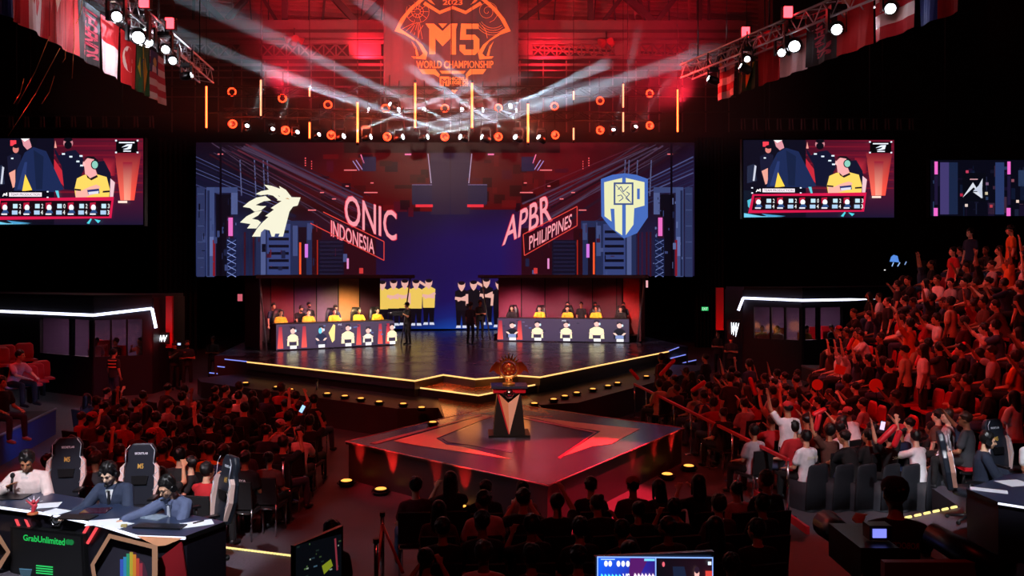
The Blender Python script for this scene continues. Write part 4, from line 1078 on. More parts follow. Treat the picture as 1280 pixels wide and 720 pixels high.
def arc(cx, cy, r0, r1, a0, a1, n=12): return [(cx + r0 * math.cos(a0 + (a1 - a0) * k / n), cy - r1 * math.sin(a0 + (a1 - a0) * k / n)) for k in range(n + 1)]
O = 'ff9a50'
for s in (1, -1):
    X = lambda pts: [(420 + s * (x - 420), y) for x, y in pts]
    B.poly(Z3(X([(18, 215), (60, 130), (120, 55), (190, -5), (240, -35), (250, -20), (210, 10), (150, 60), (95, 125), (55, 195), (150, 262), (190, 300), (165, 285), (90, 240)])), O)
    B.poly(Z3(X([(230, 10), (330, 75), (420, 40), (420, 62), (330, 98), (215, 30)])), O)
    B.poly(Z3(X([(235, -40), (300, 35), (262, 15), (225, -20)])), O)
    B.poly(Z3(X([(150, 262), (210, 310), (245, 365), (235, 412), (150, 405), (135, 390), (195, 390), (215, 370), (190, 320)])), O)
    B.poly(Z3(X([(135, 285), (165, 320), (185, 385), (168, 388), (160, 340)])), O)
    B.lines(Z3(X([(215, 175), (190, 215), (180, 265)])), .6, O)
    B.poly(Z3(X([(186, 478), (300, 478), (330, 515), (325, 535), (290, 515), (210, 512)])), O)
    B.poly(Z3(X([(330, 490), (420, 490), (420, 510), (345, 510)])), O)
for k in range(10):
    a0 = k * PI / 5; B.lines(Z3([(177 + 22 * math.cos(a0), 80 + 22 * math.sin(a0)), (177 + 75 * math.cos(a0), 80 + 75 * math.sin(a0))]), .4, O)
B.lines(Z3(arc(177, 80, 42, 42, 0, 6.28)), .45, O); B.lines(Z3(arc(177, 80, 20, 20, 0, 6.28)), .5, O); B.lines(Z3(arc(177, 80, 80, 78, -3.6, .8)), .4, O)
for k in range(6): B.lines(Z3([(150 + 8 * k, 160), (70 + 28 * k, 200 + 14 * k)]), .4, O)
sp = [(660 + (6 + 5.2 * a) * math.cos(a), 78 + (6 + 5.2 * a) * math.sin(a)) for a in [k * .45 for k in range(32)]]
B.lines(Z3(sp), .5, O)
for k in range(4): B.lines(Z3(arc(700, 100, 95 + 14 * k, 95 + 16 * k, -2.6, -.9, 8)), .5, O)
B.poly(Z3([(232, 163), (290, 163), (350, 215), (405, 163), (455, 163), (443, 200), (443, 378), (405, 378), (405, 265), (350, 320), (300, 265), (300, 375), (258, 375), (258, 200)]), O)
B.poly(Z3([(310, 163), (392, 163), (351, 205)]), '4a2a34'); B.poly(Z3([(322, 163), (382, 163), (351, 195)]), O)
B.poly(Z3([(478, 163), (600, 163), (600, 200), (512, 200), (512, 240), (575, 240), (605, 270), (605, 350), (575, 380), (500, 380), (468, 350), (468, 310), (508, 310), (508, 342), (565, 342), (565, 275), (470, 275)]), O)
B.text('WORLD CHAMPIONSHIP', Z3([(168, 420), (702, 420), (702, 472), (168, 472)]), O, .015)
B.text('2023', Z3([(352, -2), (488, -2), (488, 34), (352, 34)]), O, .02)
B.poly(Z3([(330, 530), (396, 530), (396, 597), (330, 597)]), O); B.lines(Z3([(345, 588), (345, 545), (364, 565), (384, 545), (384, 588)]), 1.3, '5c3038')
B.text('MOBILE', Z3([(402, 532), (528, 532), (528, 556), (402, 556)]), O, .02); B.text('LEGENDS', Z3([(402, 560), (528, 560), (528, 584), (402, 584)]), O, .02); B.text('BANG BANG', Z3([(406, 588), (524, 588), (524, 598), (406, 598)]), O)
B.poly(Z3([(398, 610), (414, 610), (431, 628), (448, 610), (464, 610), (431, 650)]), O)
PRINT = bpy.data.materials.new('banner_print'); PRINT.use_nodes = True
nt = PRINT.node_tree; at_ = nt.nodes.new('ShaderNodeAttribute'); at_.attribute_name = 'Col'; nt.links.new(at_.outputs['Color'], nt.nodes['Principled BSDF'].inputs['Base Color']); nt.nodes['Principled BSDF'].inputs['Roughness'].default_value = .8
B.build('printed_crest', PRINT, t)

# flags under the side trusses
def flag(pl_x0, pl_x1, d0, d1, zt, zb, paint, label, group):
    a, b = Vector((pl_x0, d0, 0)), Vector((pl_x1, d1, 0)); L = (b - a).length
    t = thing('national_flag', label, 'flag', (0, 0, 0), 0, group)
    mp = RectMap(Vector((a.x, a.y, zb)), Vector((b.x, b.y, zb)), zt - zb)
    A = Art(mp, .004); A.off = 0
    n = 10
    def bend(p, off): return p
    paint(A)
    # waviness
    dd = (b - a).normalized(); nn = mp.n
    for v in A.mb.v:
        s_ = (v - a).dot(dd) / L; v += nn * .06 * math.sin(s_ * 9 + d0) * ((zt - v.z) / (zt - zb))
    o = A.mb.build('cloth', PRINT, t); md = o.modifiers.new('s', 'SOLIDIFY'); md.thickness = .003; md.offset = 0
    MB().tube(Vector((a.x, a.y, zt)), Vector((b.x, b.y, zt)), .02, n=6).build('header_rod', M['black'], t)
    q_ = (a + b) / 2; MB().tube((q_.x, q_.y, zt), (q_.x, q_.y, 25.85), .01, n=4).build('hanging_cable', M['black'], t)
    return t
def grid(A, c, x0=0, x1=1, y0=0, y1=1, n=6):
    A.off += A.step
    for k in range(n): A.rect(x0 + (x1 - x0) * k / n, y0, x0 + (x1 - x0) * (k + 1) / n, y1, c, False)
def f_ph(A): grid(A, '3050b0', 0, .5); grid(A, 'c02030', .5, 1); A.poly([(0, 0), (1, 0), (.5, .3)][::-1], 'f0e8e0')
def f_pale(A): grid(A, 'e8d0d0'); A.poly([(.3, .35), (.7, .3), (.75, .6), (.35, .65)][::-1], 'd07070'); A.rect(.42, .42, .6, .54, 'e8d8d8')
def f_red(A): grid(A, 'c82028'); A.poly([(.1, 0), (.5, 0), (.2, .5)], 'e8b0a0')
def f_plain(A): grid(A, 'c01c24')
def f_game(A):
    grid(A, '241418')
    A.text('LEGENDS', ((.85, .1), (.85, .9), (.2, .9), (.2, .1)), 'b83850', .03)
def f_indo(A): grid(A, 'd01c24', y1=.45); grid(A, 'f0c8c8', y0=.45)
def f_turk(A):
    grid(A, 'd81c20'); A.disc(.5, .5, .3, .25, 'f0d0c8', 16); A.disc(.58, .5, .25, .21, 'd81c20', 16); A.disc(.75, .5, .07, .06, 'f0d0c8', 5)
def f_bra(A): grid(A, '1c5028'); A.poly([(.5, .05), (.1, .5), (.5, .95), (.9, .5)], 'c8a020'); A.disc(.5, .5, .24, .2, '202c60', 14)
def f_str(A):
    for k in range(7): grid(A, 'b83040' if k % 2 else 'e0c8c8', y0=k / 7, y1=(k + 1) / 7)
    A.rect(.0, 0, .5, .45, '1c2858'); A.disc(.25, .22, .1, .1, 'd0b060', 10)
def f_can(A): grid(A, 'd8303c', 0, .25); grid(A, 'f0d8d8', .25, .75); grid(A, 'd8303c', .75, 1); A.poly([(.5, .25), (.35, .5), (.5, .75), (.65, .5)], 'd8303c')
def f_strong(A):
    for k in range(5): grid(A, 'f0e0e0' if k % 2 else 'c82838', y0=k / 5, y1=(k + 1) / 5)
fl = [(0, 25, f_ph, 'blue and red flag with pale wedge'), (25, 62, f_can, 'pale flag with red ends and a leaf like mark'), (62, 97, f_red, 'red flag with a pale slanted patch'), (97, 125, f_game, 'dark game flag with pink lettering'), (125, 149, f_indo, 'red over pale pink flag'), (150, 170, f_turk, 'red flag with pale crescent'), (171, 186, f_bra, 'dark green flag with a gold diamond'), (187, 205, f_str, 'red and white striped flag with a blue corner')]
def flag_d(px, left):   # the flags hang on a straight line below the truss
    if left: A0, B0 = Vector((-10.35, 17.0)), Vector((-10.85, 25.2))
    else: A0, B0 = Vector((8.9, 16.3)), Vector((6.2, 24.6))
    k = (px - CX) / F; s_ = (k * A0.y - A0.x) / ((B0.x - A0.x) - k * (B0.y - A0.y))
    return A0 + (B0 - A0) * s_
for (x0, x1, fn, lb) in fl:
    p, q_ = flag_d(x0 + .3, True), flag_d(x1 - .3, True)
    flag(p.x, q_.x, p.y, q_.y, 10.75, 9.3, fn, lb + ' on the left side', 'flags on the left side')
fr_ = [(897, 920, f_str, 'red and white striped flag with a blue corner'), (921, 946, f_bra, 'dark green flag with a gold diamond'), (947, 975, f_plain, 'plain red flag'), (976, 1008, f_indo, 'red over pale pink flag'), (1009, 1046, f_game, 'dark game flag with pink lettering'), (1047, 1092, f_red, 'red flag with a pale slanted patch'), (1094, 1146, f_strong, 'bold red and white barred flag'), (1148, 1200, f_ph, 'blue and red flag with pale wedge')]
for (x0, x1, fn, lb) in fr_:
    p, q_ = flag_d(x0 + .3, False), flag_d(x1 - .3, False)
    flag(p.x, q_.x, p.y, q_.y, 10.75, 9.3, fn, lb + ' on the right side', 'flags on the right side')
spot('flag_light', (-7.5, 14, 11.5), (-10.6, 21, 10), 260, (1, .45, .45), 60, .8, .1)
spot('flag_light', (4, 13, 11.5), (7.6, 20, 10), 260, (1, .45, .45), 60, .8, .1)
# confetti streamers caught on the left truss
for i, (x0, y0, x1, y1, d) in enumerate(((92, 0, 90, 98, 18), (62, 45, 22, 130, 18), (103, 0, 95, 30, 17.5), (75, 60, 10, 170, 18.5), (68, 95, 52, 130, 18.2), (82, 62, 78, 78, 18), (30, 98, 17, 130, 18.3))):
    t = thing('streamer', 'thin gold streamer drooping from the left truss, %s from the flags' % order[i], 'streamer', (0, 0, 0), 0, 'streamers on the left truss')
    a, b = P(x0, y0, d), P(x1, y1, d); MB().tube(a, (a + b) / 2 + Vector((.03, 0, -.05)), .006, n=5).tube((a + b) / 2 + Vector((.03, 0, -.05)), b, .006, n=5).build('ribbon', mat('gold_foil', '#e09040', .3, .9), t)
    MB().tube(a, (a.x, a.y, 11.5), .003, n=4).build('thread', M['black'], t)

# haze hanging around the rig
hz = MB().box(S(.3, 23.5, 13.55), (30, 11, 7.5), rz=YAW).build('haze', None)
hm = bpy.data.materials.new('haze_volume'); hm.use_nodes = True; nt = hm.node_tree; nt.nodes.clear()
o_ = nt.nodes.new('ShaderNodeOutputMaterial'); vs_ = nt.nodes.new('ShaderNodeVolumeScatter'); vs_.inputs['Density'].default_value = .014; vs_.inputs['Anisotropy'].default_value = .2
nt.links.new(vs_.outputs[0], o_.inputs['Volume'])
hz.data.materials.append(hm); tag(hz, 'thin smoke haze drifting around the stage lights', 'haze', kind='stuff')

# ------------------------------------------------------------ people
def remesh(mb, voxel, name, smooth=2, shrink=None):
    me = mb.mesh('raw_' + name)
    o = bpy.data.objects.new('raw', me); COL.objects.link(o)
    m = o.modifiers.new('r', 'REMESH'); m.mode = 'VOXEL'; m.voxel_size = voxel; m.use_smooth_shade = True
    if smooth:
        s = o.modifiers.new('s', 'SMOOTH'); s.iterations = smooth; s.factor = .5
    if shrink:
        d = o.modifiers.new('d', 'DECIMATE'); d.ratio = shrink
    dg = bpy.context.evaluated_depsgraph_get()
    out = bpy.data.meshes.new_from_object(o.evaluated_get(dg)); out.name = name
    bpy.data.objects.remove(o); bpy.data.meshes.remove(me)
    out.polygons.foreach_set('use_smooth', [True] * len(out.polygons))
    return out

def cap(mb, p0, p1, r0, r1, n=10):
    """closed tapered limb with rounded ends"""
    p0, p1 = Vector(p0), Vector(p1); d = (p1 - p0); L = d.length or .001; q = d.to_track_quat('Z', 'Y').to_matrix()
    rings = []
    for a in (-80, -55, -25): rings.append((p0 + d / L * r0 * math.sin(math.radians(a)), r0 * math.cos(math.radians(a))))
    rings += [(p0, r0), (p1, r1)]
    for a in (25, 55, 80): rings.append((p1 + d / L * r1 * math.sin(math.radians(a)), r1 * math.cos(math.radians(a))))
    mb.loft([(c, r, r, q) for c, r in rings], n=n)

UP = Vector((0, 0, 1))
def figure(seat=True, lean=0.0, arms=None, head=(0, 0), legs=None, fine=False, sleeves='short', w_=1.0, twist=0.0, spread=.16, knee=.5, coat=False):
    """facing -Y, origin on the floor below the hips. arms: two (upper dir, fore dir) pairs for x<0 and x>0"""
    hipz = .52 if seat else .93
    hip = Vector((0, 0, hipz)); ax = Vector((0, -math.sin(lean), math.cos(lean))); fw = Vector((0, -math.cos(lean), -math.sin(lean))); rt = Vector((math.cos(twist), math.sin(twist), 0))
    fwt = Matrix.Rotation(twist, 3, 'Z') @ fw
    chest = hip + ax * .34; neck = hip + ax * .52; shz = hip + ax * .47
    B = MB(); Sx = MB(); T = MB()
    def tm(): return Matrix((rt, -fwt, ax)).transposed()
    m3 = tm()
    tors = [(hip - ax * .07, .13, .1), (hip + ax * .02, .155, .11), (hip + ax * .16, .135, .098), (hip + ax * .32, .155, .11), (hip + ax * .41, .15, .1), (hip + ax * .475, .1, .07), (hip + ax * .53, .05, .045)]
    B.loft([(c, rx * w_, ry * w_, m3) for c, rx, ry in tors], n=16)
    g_ = .014 if not coat else .024
    ext = [(hip - ax * (.1 if seat else .09), .184, .135), (hip + ax * .02, .176, .13)] + [(c, rx + g_, ry + g_) for c, rx, ry in tors[2:5]] + [(hip + ax * .495, .118, .078), (hip + ax * .515, .07, .06)]
    Sx.loft([(c, rx * w_, ry * w_, m3) for c, rx, ry in ext], n=16)
    T.loft([(hip - ax * .1, .15, .115, m3), (hip, .168, .122, m3), (hip + ax * .09, .152, .112, m3)], n=16)
    # head
    hn, ht = head
    hr = Matrix.Rotation(ht + twist * .3, 3, 'Z') @ Matrix.Rotation(hn + lean * .5, 3, 'X')
    nb = neck + Vector((0, 0, .0)); hc = nb + hr @ Vector((0, -.025, .155)) 
    cap(B, neck - ax * .03, nb + hr @ Vector((0, -.005, .08)), .054, .05)
    B.ell(hc + hr @ Vector((0, .012, .02)), (.074, .092, .092), hr, 18, 12)
    B.ell(hc + hr @ Vector((0, -.028, -.035)), (.058, .062, .078), hr, 16, 10)
    B.ell(hc + hr @ Vector((0, -.062, -.085)), (.026, .024, .022), hr, 10, 6)
    cap(B, hc + hr @ Vector((0, -.082, .012)), hc + hr @ Vector((0, -.106, -.026)), .009, .015, 8)
    for s in (-1, 1):
        B.ell(hc + hr @ Vector((s * .078, .012, -.012)), (.009, .02, .03), hr, 8, 6)
        cap(B, hc + hr @ Vector((s * .012, -.082, .026)), hc + hr @ Vector((s * .048, -.07, .024)), .009, .008, 6)
        B.ell(hc + hr @ Vector((s * .042, -.06, -.03)), (.02, .018, .02), hr, 8, 6)
    B.ell(hc + hr @ Vector((0, -.086, -.058)), (.022, .01, .007), hr, 8, 6)
    hm = Matrix.Translation(hc) @ hr.to_4x4()
    # arms
    arms = arms or (((-.25, -.2, -1), (.3, -1, -.1)), ((.25, -.2, -1), (-.3, -1, -.1)))
    hands = []
    for s, (ud, fd) in zip((-1, 1), arms):
        ud, fd = Vector(ud).normalized(), Vector(fd).normalized()
        sh = shz + rt * s * .166 * w_ - ax * .035
        el = sh + ud * .275; wr = el + fd * .235
        cap(B, shz + rt * s * .07 - ax * .01, sh, .05, .05); cap(B, sh, el, .049, .039); cap(B, el, wr, .04, .026)
        side = fd.cross(UP); side = side.normalized() if side.length > .1 else Vector((1, 0, 0))
        nrm = side.cross(fd).normalized()
        hc2 = wr + fd * .05; mh = Matrix((side, fd, nrm)).transposed()
        B.ell(hc2, (.04, .05, .018), mh, 10, 8)
        curl = .25
        for k in range(4):
            o_ = (k - 1.5) * .021; L = (.066, .08, .076, .058)[k] * (1 if s > 0 else 1)
            b0 = wr + fd * .085 + side * o_; dk = (fd + side * (k - 1.5) * .12).normalized()
            b1 = b0 + dk * L * .5; b2 = b1 + (dk - nrm * curl * 2).normalized() * L * .5
            cap(B, b0, b1, .0098, .009, 6); cap(B, b1, b2, .009, .008, 6)
        th = wr + fd * .03 - side * s * .03; cap(B, th, th + (fd * .7 - side * s * .8).normalized() * .035, .012, .011, 6); cap(B, th + (fd * .7 - side * s * .8).normalized() * .035, th + (fd * 1 - side * s * .6).normalized() * .068, .011, .009, 6)
        hands.append((wr + fd * .07, mh.copy()))
        r_ = g_ + .004
        cap(Sx, shz + rt * s * .06 - ax * .008, sh, .052 + r_ * .5, .054 + r_ * .5)
        if sleeves == 'short': cap(Sx, sh, sh + ud * .17, .054 + r_ * .5, .053 + r_)
        else: cap(Sx, sh, el, .053 + r_ * .6, .045 + r_); cap(Sx, el, el + fd * .2, .046 + r_, .032 + r_)
    SH = MB()
    for s in (-1, 1):
        if seat:
            kn = Vector((s * (spread if not legs else legs[(s + 1) // 2][0]), -.44, knee)); an = Vector((kn.x + s * .01, -.46 if not legs else legs[(s + 1) // 2][1], .09))
            hj = hip + Vector((s * .09, -.02, 0))
        else:
            hj = hip + Vector((s * .09, 0, -.02))
            lx, ly = (s * .12, .02) if not legs else legs[(s + 1) // 2]
            an = Vector((lx, ly, .09)); kn = (hj + an) / 2 + Vector((s * .01, -.03, .02))
        cap(B, hj, kn, .08, .052); cap(B, kn, an, .052, .036); cap(B, an + Vector((0, .02, -.03)), an + Vector((0, -.15, -.055)), .046, .036)
        cap(T, hj, kn, .094, .066); cap(T, kn, an + Vector((0, 0, .02)), .066, .054)
        cap(SH, an + Vector((0, .02, -.045)), an + Vector((s * .01, -.15, -.055)), .044, .036); SH.box(an + Vector((s * .005, -.06, -.08)), (.09, .26, .022))
    vx = .0085 if fine else .0155
    bm_ = remesh(B, vx, 'body', 2)
    bm_.materials.append(None); bm_.materials.append(None)
    for p_ in bm_.polygons:
        if p_.center.z < .125: p_.material_index = 1
    return dict(body=bm_, shirt=remesh(Sx, vx * 1.15, 'shirt', 3), pants=remesh(T, vx * 1.3, 'trousers', 3, .6), head=hm, hands=hands, neck=neck, ax=ax, rt=rt, fw=fwt, chest=chest)

# hair, hats and headsets, made around a head centre at the origin, face to -Y
def hair_short(seed=0, puff=.012):
    r = random.Random(seed); mb = MB()
    mb.ell((0, .03, .038), (.086 + puff * .5, .094, .088 + puff), None, 18, 12)
    for k in range(34):
        a = r.uniform(0, 2 * PI); b = r.uniform(.15, 1.4)
        p = Vector((.084 * math.cos(a) * math.cos(b), .03 + .092 * math.sin(a) * math.cos(b), .04 + .09 * math.sin(b)))
        mb.ell(p, (.02, .022, .016 + puff), None, 6, 5)
    for k in range(7): mb.ell((-.05 + k * .0165, -.058 + abs(k - 3) * .006, .078 + r.uniform(-.008, .008)), (.016, .02, .016), None, 6, 5)
    return remesh(mb, .011, 'hair', 1)
def hair_long(seed=0):
    mb = MB(); mb.ell((0, .03, .035), (.092, .098, .096), None, 18, 12)
    I = Matrix.Identity(3)
    mb.loft([((0, .05, .06), .08, .06, I), ((0, .062, -.05), .095, .06, I), ((0, .085, -.16), .095, .05, I), ((0, .1, -.27), .07, .035, I), ((0, .1, -.31), .03, .02, I)])
    for s in (-1, 1): cap(mb, (s * .07, -.01, .04), (s * .085, 0, -.14), .026, .02, 8)
    return remesh(mb, .012, 'hair', 2)
def hair_bun():
    mb = MB(); mb.ell((0, .03, .035), (.09, .096, .094), None, 18, 12); mb.ell((0, .1, .1), (.042, .042, .042)); cap(mb, (0, .11, .04), (0, .14, -.12), .025, .015, 8)
    return remesh(mb, .012, 'hair', 2)
def cap_hat():
    mb = MB(); I = Matrix.Identity(3)
    mb.lathe((0, .012, .035), [(.094, 0), (.096, .03), (.086, .07), (.055, .098), (.01, .108)], 20)
    mb.loft([((0, -.07, .045), .07, .035, Matrix.Rotation(.12, 3, 'X')), ((0, -.09, .053), .068, .06, Matrix.Rotation(.12, 3, 'X'))], n=16)
    return mb.mesh('cap')
def headset():
    mb = MB(); mb.ring((0, .01, .02), .1, .009, Matrix.Rotation(PI / 2, 3, 'X'), n=20, m=6, sweep=PI, start=0)
    for s in (-1, 1): mb.tube((s * .078, .008, -.008), (s * .112, .008, -.008), .036, n=14)
    mb.path([(.09, -.01, -.03), (.075, -.08, -.07), (.02, -.115, -.07)], .004, 5); mb.ell((.01, -.118, -.068), (.016, .014, .012), None, 8, 6)
    return mb.mesh('headset')
def eyes_mesh():
    mb = MB()
    for s in (-1, 1):
        mb.ell((s * .029, -.079, .008), (.013, .008, .0075), None, 8, 6); 
        mb.tube((s * .014, -.089, .031), (s * .046, -.078, .031), .004, .003, n=5)
    return mb.mesh('eyes')
def mask_mesh():
    mb = MB(); mb.ell((0, -.06, -.05), (.06, .05, .05), None, 14, 8); return mb.mesh('face_mask')
def glasses_mesh():
    mb = MB()
    for s in (-1, 1): mb.ring((s * .031, -.098, .006), .022, .0022, Matrix.Rotation(PI / 2, 3, 'X'), n=14, m=5); mb.tube((s * .053, -.096, .008), (s * .078, .01, .0), .002, n=4)
    mb.tube((-.01, -.1, .008), (.01, -.1, .008), .002, n=4); return mb.mesh('glasses')
HA = {'short0': hair_short(0), 'short1': hair_short(1, .02), 'short2': hair_short(2, .004), 'long': hair_long(), 'bun': hair_bun()}
CAPM, HSM, EYM, MKM, GLM = cap_hat(), headset(), eyes_mesh(), mask_mesh(), glasses_mesh()

SK = [mat('skin_%d' % i, c, .55, noise=.06, nscale=12) for i, c in enumerate(('#d8a688', '#c08a68', '#a87050', '#8a5a40', '#e6bfa4'))]
CL = {}
def cloth(name, c): CL[name] = mat('cloth_' + name.replace(' ', '_'), c, .85, noise=.22, nscale=14, bump=.25)
for nm, c in (('black', '#121215'), ('charcoal', '#2c2c32'), ('white', '#e8e6ea'), ('pale grey', '#a8a4aa'), ('dark blue', '#1c2848'), ('red', '#b01c24'), ('orange', '#d86a20'), ('yellow', '#e8b028'), ('pink', '#d88a94'), ('brown', '#5c3a30'), ('beige', '#c8b090'), ('maroon', '#501420'), ('denim', '#3a4a68'), ('khaki', '#8a7858'), ('navy suit', '#2a344c'), ('blue suit', '#525c7c'), ('cream jacket', '#d8c8c4'), ('dark suit', '#1c2438')): cloth(nm, c)
HRM = {'black': mat('hair_black', '#0e0b0c', .45, noise=.3, nscale=30), 'brown': mat('hair_brown', '#2c1a12', .5, noise=.3, nscale=30), 'fair': mat('hair_fair', '#8a5a38', .5, noise=.3, nscale=30)}
SHOE = mat('shoe_leather', '#1a1a1e', .5); SHOEW = mat('white_shoe', '#c8c8cc', .6)
EYEM = mat('dark_eye', '#0c0808', .2)

def oslot(o, m):
    # each copy wears its own colour while sharing the mesh
    if len(o.data.materials) == 0: o.data.materials.append(None)
    o.material_slots[0].link = 'OBJECT'; o.material_slots[0].material = m
PEOPLE = []
def person(fig, loc, rz, label, skin=0, shirt='black', pants='black', hair='short0', hcol='black', group=None, eyes=False, hat=None, mask=False, phones=False, glasses=False, scale=1.0, name='person', shoes=SHOE):
    b = bpy.data.objects.new(name, fig['body']); COL.objects.link(b); oslot(b, SK[skin]); b.material_slots[1].link = 'OBJECT'; b.material_slots[1].material = shoes
    b.location = loc; b.rotation_euler = (0, 0, rz); b.scale = (scale,) * 3
    tag(b, label, 'person', group)
    def ch(nm, me, m, head=False):
        o = bpy.data.objects.new(nm, me); COL.objects.link(o); oslot(o, m); o.parent = b
        if head: o.matrix_local = fig['head']
        return o
    ch('shirt', fig['shirt'], CL[shirt]); ch('trousers', fig['pants'], CL[pants])
    if hat: ch('cap', CAPM, CL[hat], True); ch('hair', HA['short2'], HRM[hcol], True).scale = (.97, .97, .9)
    else: ch('hair', HA[hair], HRM[hcol], True)
    if eyes: ch('eyes', EYM, EYEM, True)
    if mask: ch('face_mask', MKM, CL['black'], True)
    if phones: ch('headset', HSM, M['plastic'], True).scale = (1.1, 1.1, 1.1)
    if glasses: ch('glasses', GLM, M['plastic'], True)
    PEOPLE.append(b)
    return b
def hand_at(b, fig, k):
    mw = Matrix.LocRotScale(b.location, b.rotation_euler, b.scale)
    return mw @ fig['hands'][k][0]

DOWN_L, DOWN_R = ((-.2, -.25, -1), (.15, -1, -.25)), ((.2, -.25, -1), (-.15, -1, -.25))
UP_L, UP_R = ((-.5, -.2, .8), (-.1, -.15, 1)), ((.5, -.2, .8), (.1, -.15, 1))
FORW_R = ((.3, -.8, .1), (-.1, -.6, .8)); FORW_L = ((-.3, -.8, .1), (.1, -.6, .8))
FIG = {
 'sit_rest': figure(arms=(DOWN_L, DOWN_R)),
 'sit_lean': figure(lean=.35, arms=(((-.2, -.7, -.8), (.3, -.7, -.2)), ((.2, -.7, -.8), (-.3, -.7, -.2))), head=(-.1, .3)),
 'sit_up1': figure(arms=(DOWN_L, UP_R), head=(-.15, -.2)),
 'sit_up2': figure(arms=(UP_L, UP_R), head=(-.15, 0)),
 'sit_clap': figure(lean=.1, arms=(((-.2, -.7, -.3), (.5, -.5, .7)), ((.2, -.7, -.3), (-.5, -.5, .7))), head=(0, -.3)),
 'sit_phone': figure(arms=(((-.15, -.8, .3), (.4, -.4, .7)), DOWN_R), head=(.1, .2)),
 'sit_cross': figure(lean=-.05, arms=(((-.25, -.25, -1), (.9, -.5, .1)), ((.25, -.25, -1), (-.9, -.5, .15))), head=(.05, .5)),
 'stand_rest': figure(seat=False, arms=(((-.15, 0, -1), (0, -.3, -1)), ((.15, 0, -1), (0, -.3, -1)))),
 'stand_cross': figure(seat=False, arms=(((-.25, -.2, -1), (.9, -.55, .1)), ((.25, -.2, -1), (-.9, -.55, .15)))),
 'stand_up': figure(seat=False, arms=(((-.2, -.1, -1), (.1, -.5, -.6)), UP_R), head=(-.1, 0)),
 'stand_lean': figure(seat=False, lean=.3, arms=(((-.1, -.5, -1), (.1, -.6, -.7)), ((.1, -.5, -1), (-.1, -.6, -.7))), head=(.3, 0)),
 'stand_cam': figure(seat=False, lean=.05, arms=(((-.3, -.5, -.7), (.4, -.8, .6)), ((.3, -.5, -.7), (-.4, -.8, .6)))),
 'play': figure(lean=.12, arms=(((-.25, -.45, -.9), (.35, -1, -.02)), ((.25, -.45, -.9), (-.35, -1, -.02))), head=(.12, 0)),
}

# ------------------------------------------------------------ chairs
def chair_proto(kind):
    t = thing('stacking_chair' if kind == 'plain' else 'covered_chair', 'chair', 'chair')
    if kind == 'plain':
        MB().box((0, -.02, .44), (.44, .44, .05)).build('seat', CL['black'], t)
        MB().box((0, .22, .7), (.42, .04, .42), mtx=Matrix.Rotation(-.12, 4, 'X')).build('backrest', CL['black'], t)
        mb = MB()
        for s in (-1, 1): mb.tube((s * .2, .2, 0), (s * .2, .2, .5), .012, n=5).tube((s * .2, -.2, 0), (s * .2, -.2, .43), .012, n=5).tube((s * .2, .2, .5), (s * .2, .24, .88), .012, n=5)
        mb.tube((-.2, .2, .42), (.2, .2, .42), .012, n=5).tube((-.2, -.2, .42), (.2, -.2, .42), .012, n=5).tube((-.2, -.2, .42), (-.2, .2, .42), .012, n=5).tube((.2, -.2, .42), (.2, .2, .42), .012, n=5); mb.build('frame', M['chrome'], t)
    else:
        def fold(k): return .012 * math.sin(k * 1.7) + .008 * math.sin(k * 3.1)
        n = 28; rings = []
        for z, hx, y0, y1 in ((0.01, .27, -.27, .3), (.25, .25, -.25, .27), (.47, .235, -.24, .25)):
            vs = []
            for k in range(n):
                a = 2 * PI * k / n; c_, s_ = math.cos(a), math.sin(a); sq = 1 / max(abs(c_), abs(s_)) ** .8
                f = 1 + fold(k) * 3 * (1 - z)
                vs.append(((hx * c_ * sq) * f, (y0 + y1) / 2 + (y1 - y0) / 2 * s_ * sq * f, z))
            rings.append(vs)
        mb = MB(); allv = sum(rings, []); fs = []
        for j in range(2):
            for k in range(n): fs.append((j * n + k, j * n + (k + 1) % n, (j + 1) * n + (k + 1) % n, (j + 1) * n + k))
        fs.append([2 * n + k for k in range(n)]); mb.add(allv, fs, None, True)
        mb.build('seat_cover', mat('chair_cover_cloth', '#23252c', .6, noise=.2), t)
        mb = MB(); I = Matrix.Identity(3)
        mb.loft([((0, .24, .05), .27, .07, I), ((0, .245, .45), .245, .05, I), ((0, .26, .66), .235, .04, I), ((0, .27, .77), .22, .03, I), ((0, .272, .8), .17, .015, I)], n=20)
        mb.build('back_cover', mat('chair_cover_cloth', '#23252c', .6), t)
    return t
CH = {}
def chair(kind, loc, rz, label, group):
    if kind not in CH: c = CH[kind] = chair_proto(kind); c.location = loc; c.rotation_euler = (0, 0, rz); c['label'] = label; c['group'] = group
    else: c = copy_tree(CH[kind], loc, (0, 0, rz), label, group)
    return c

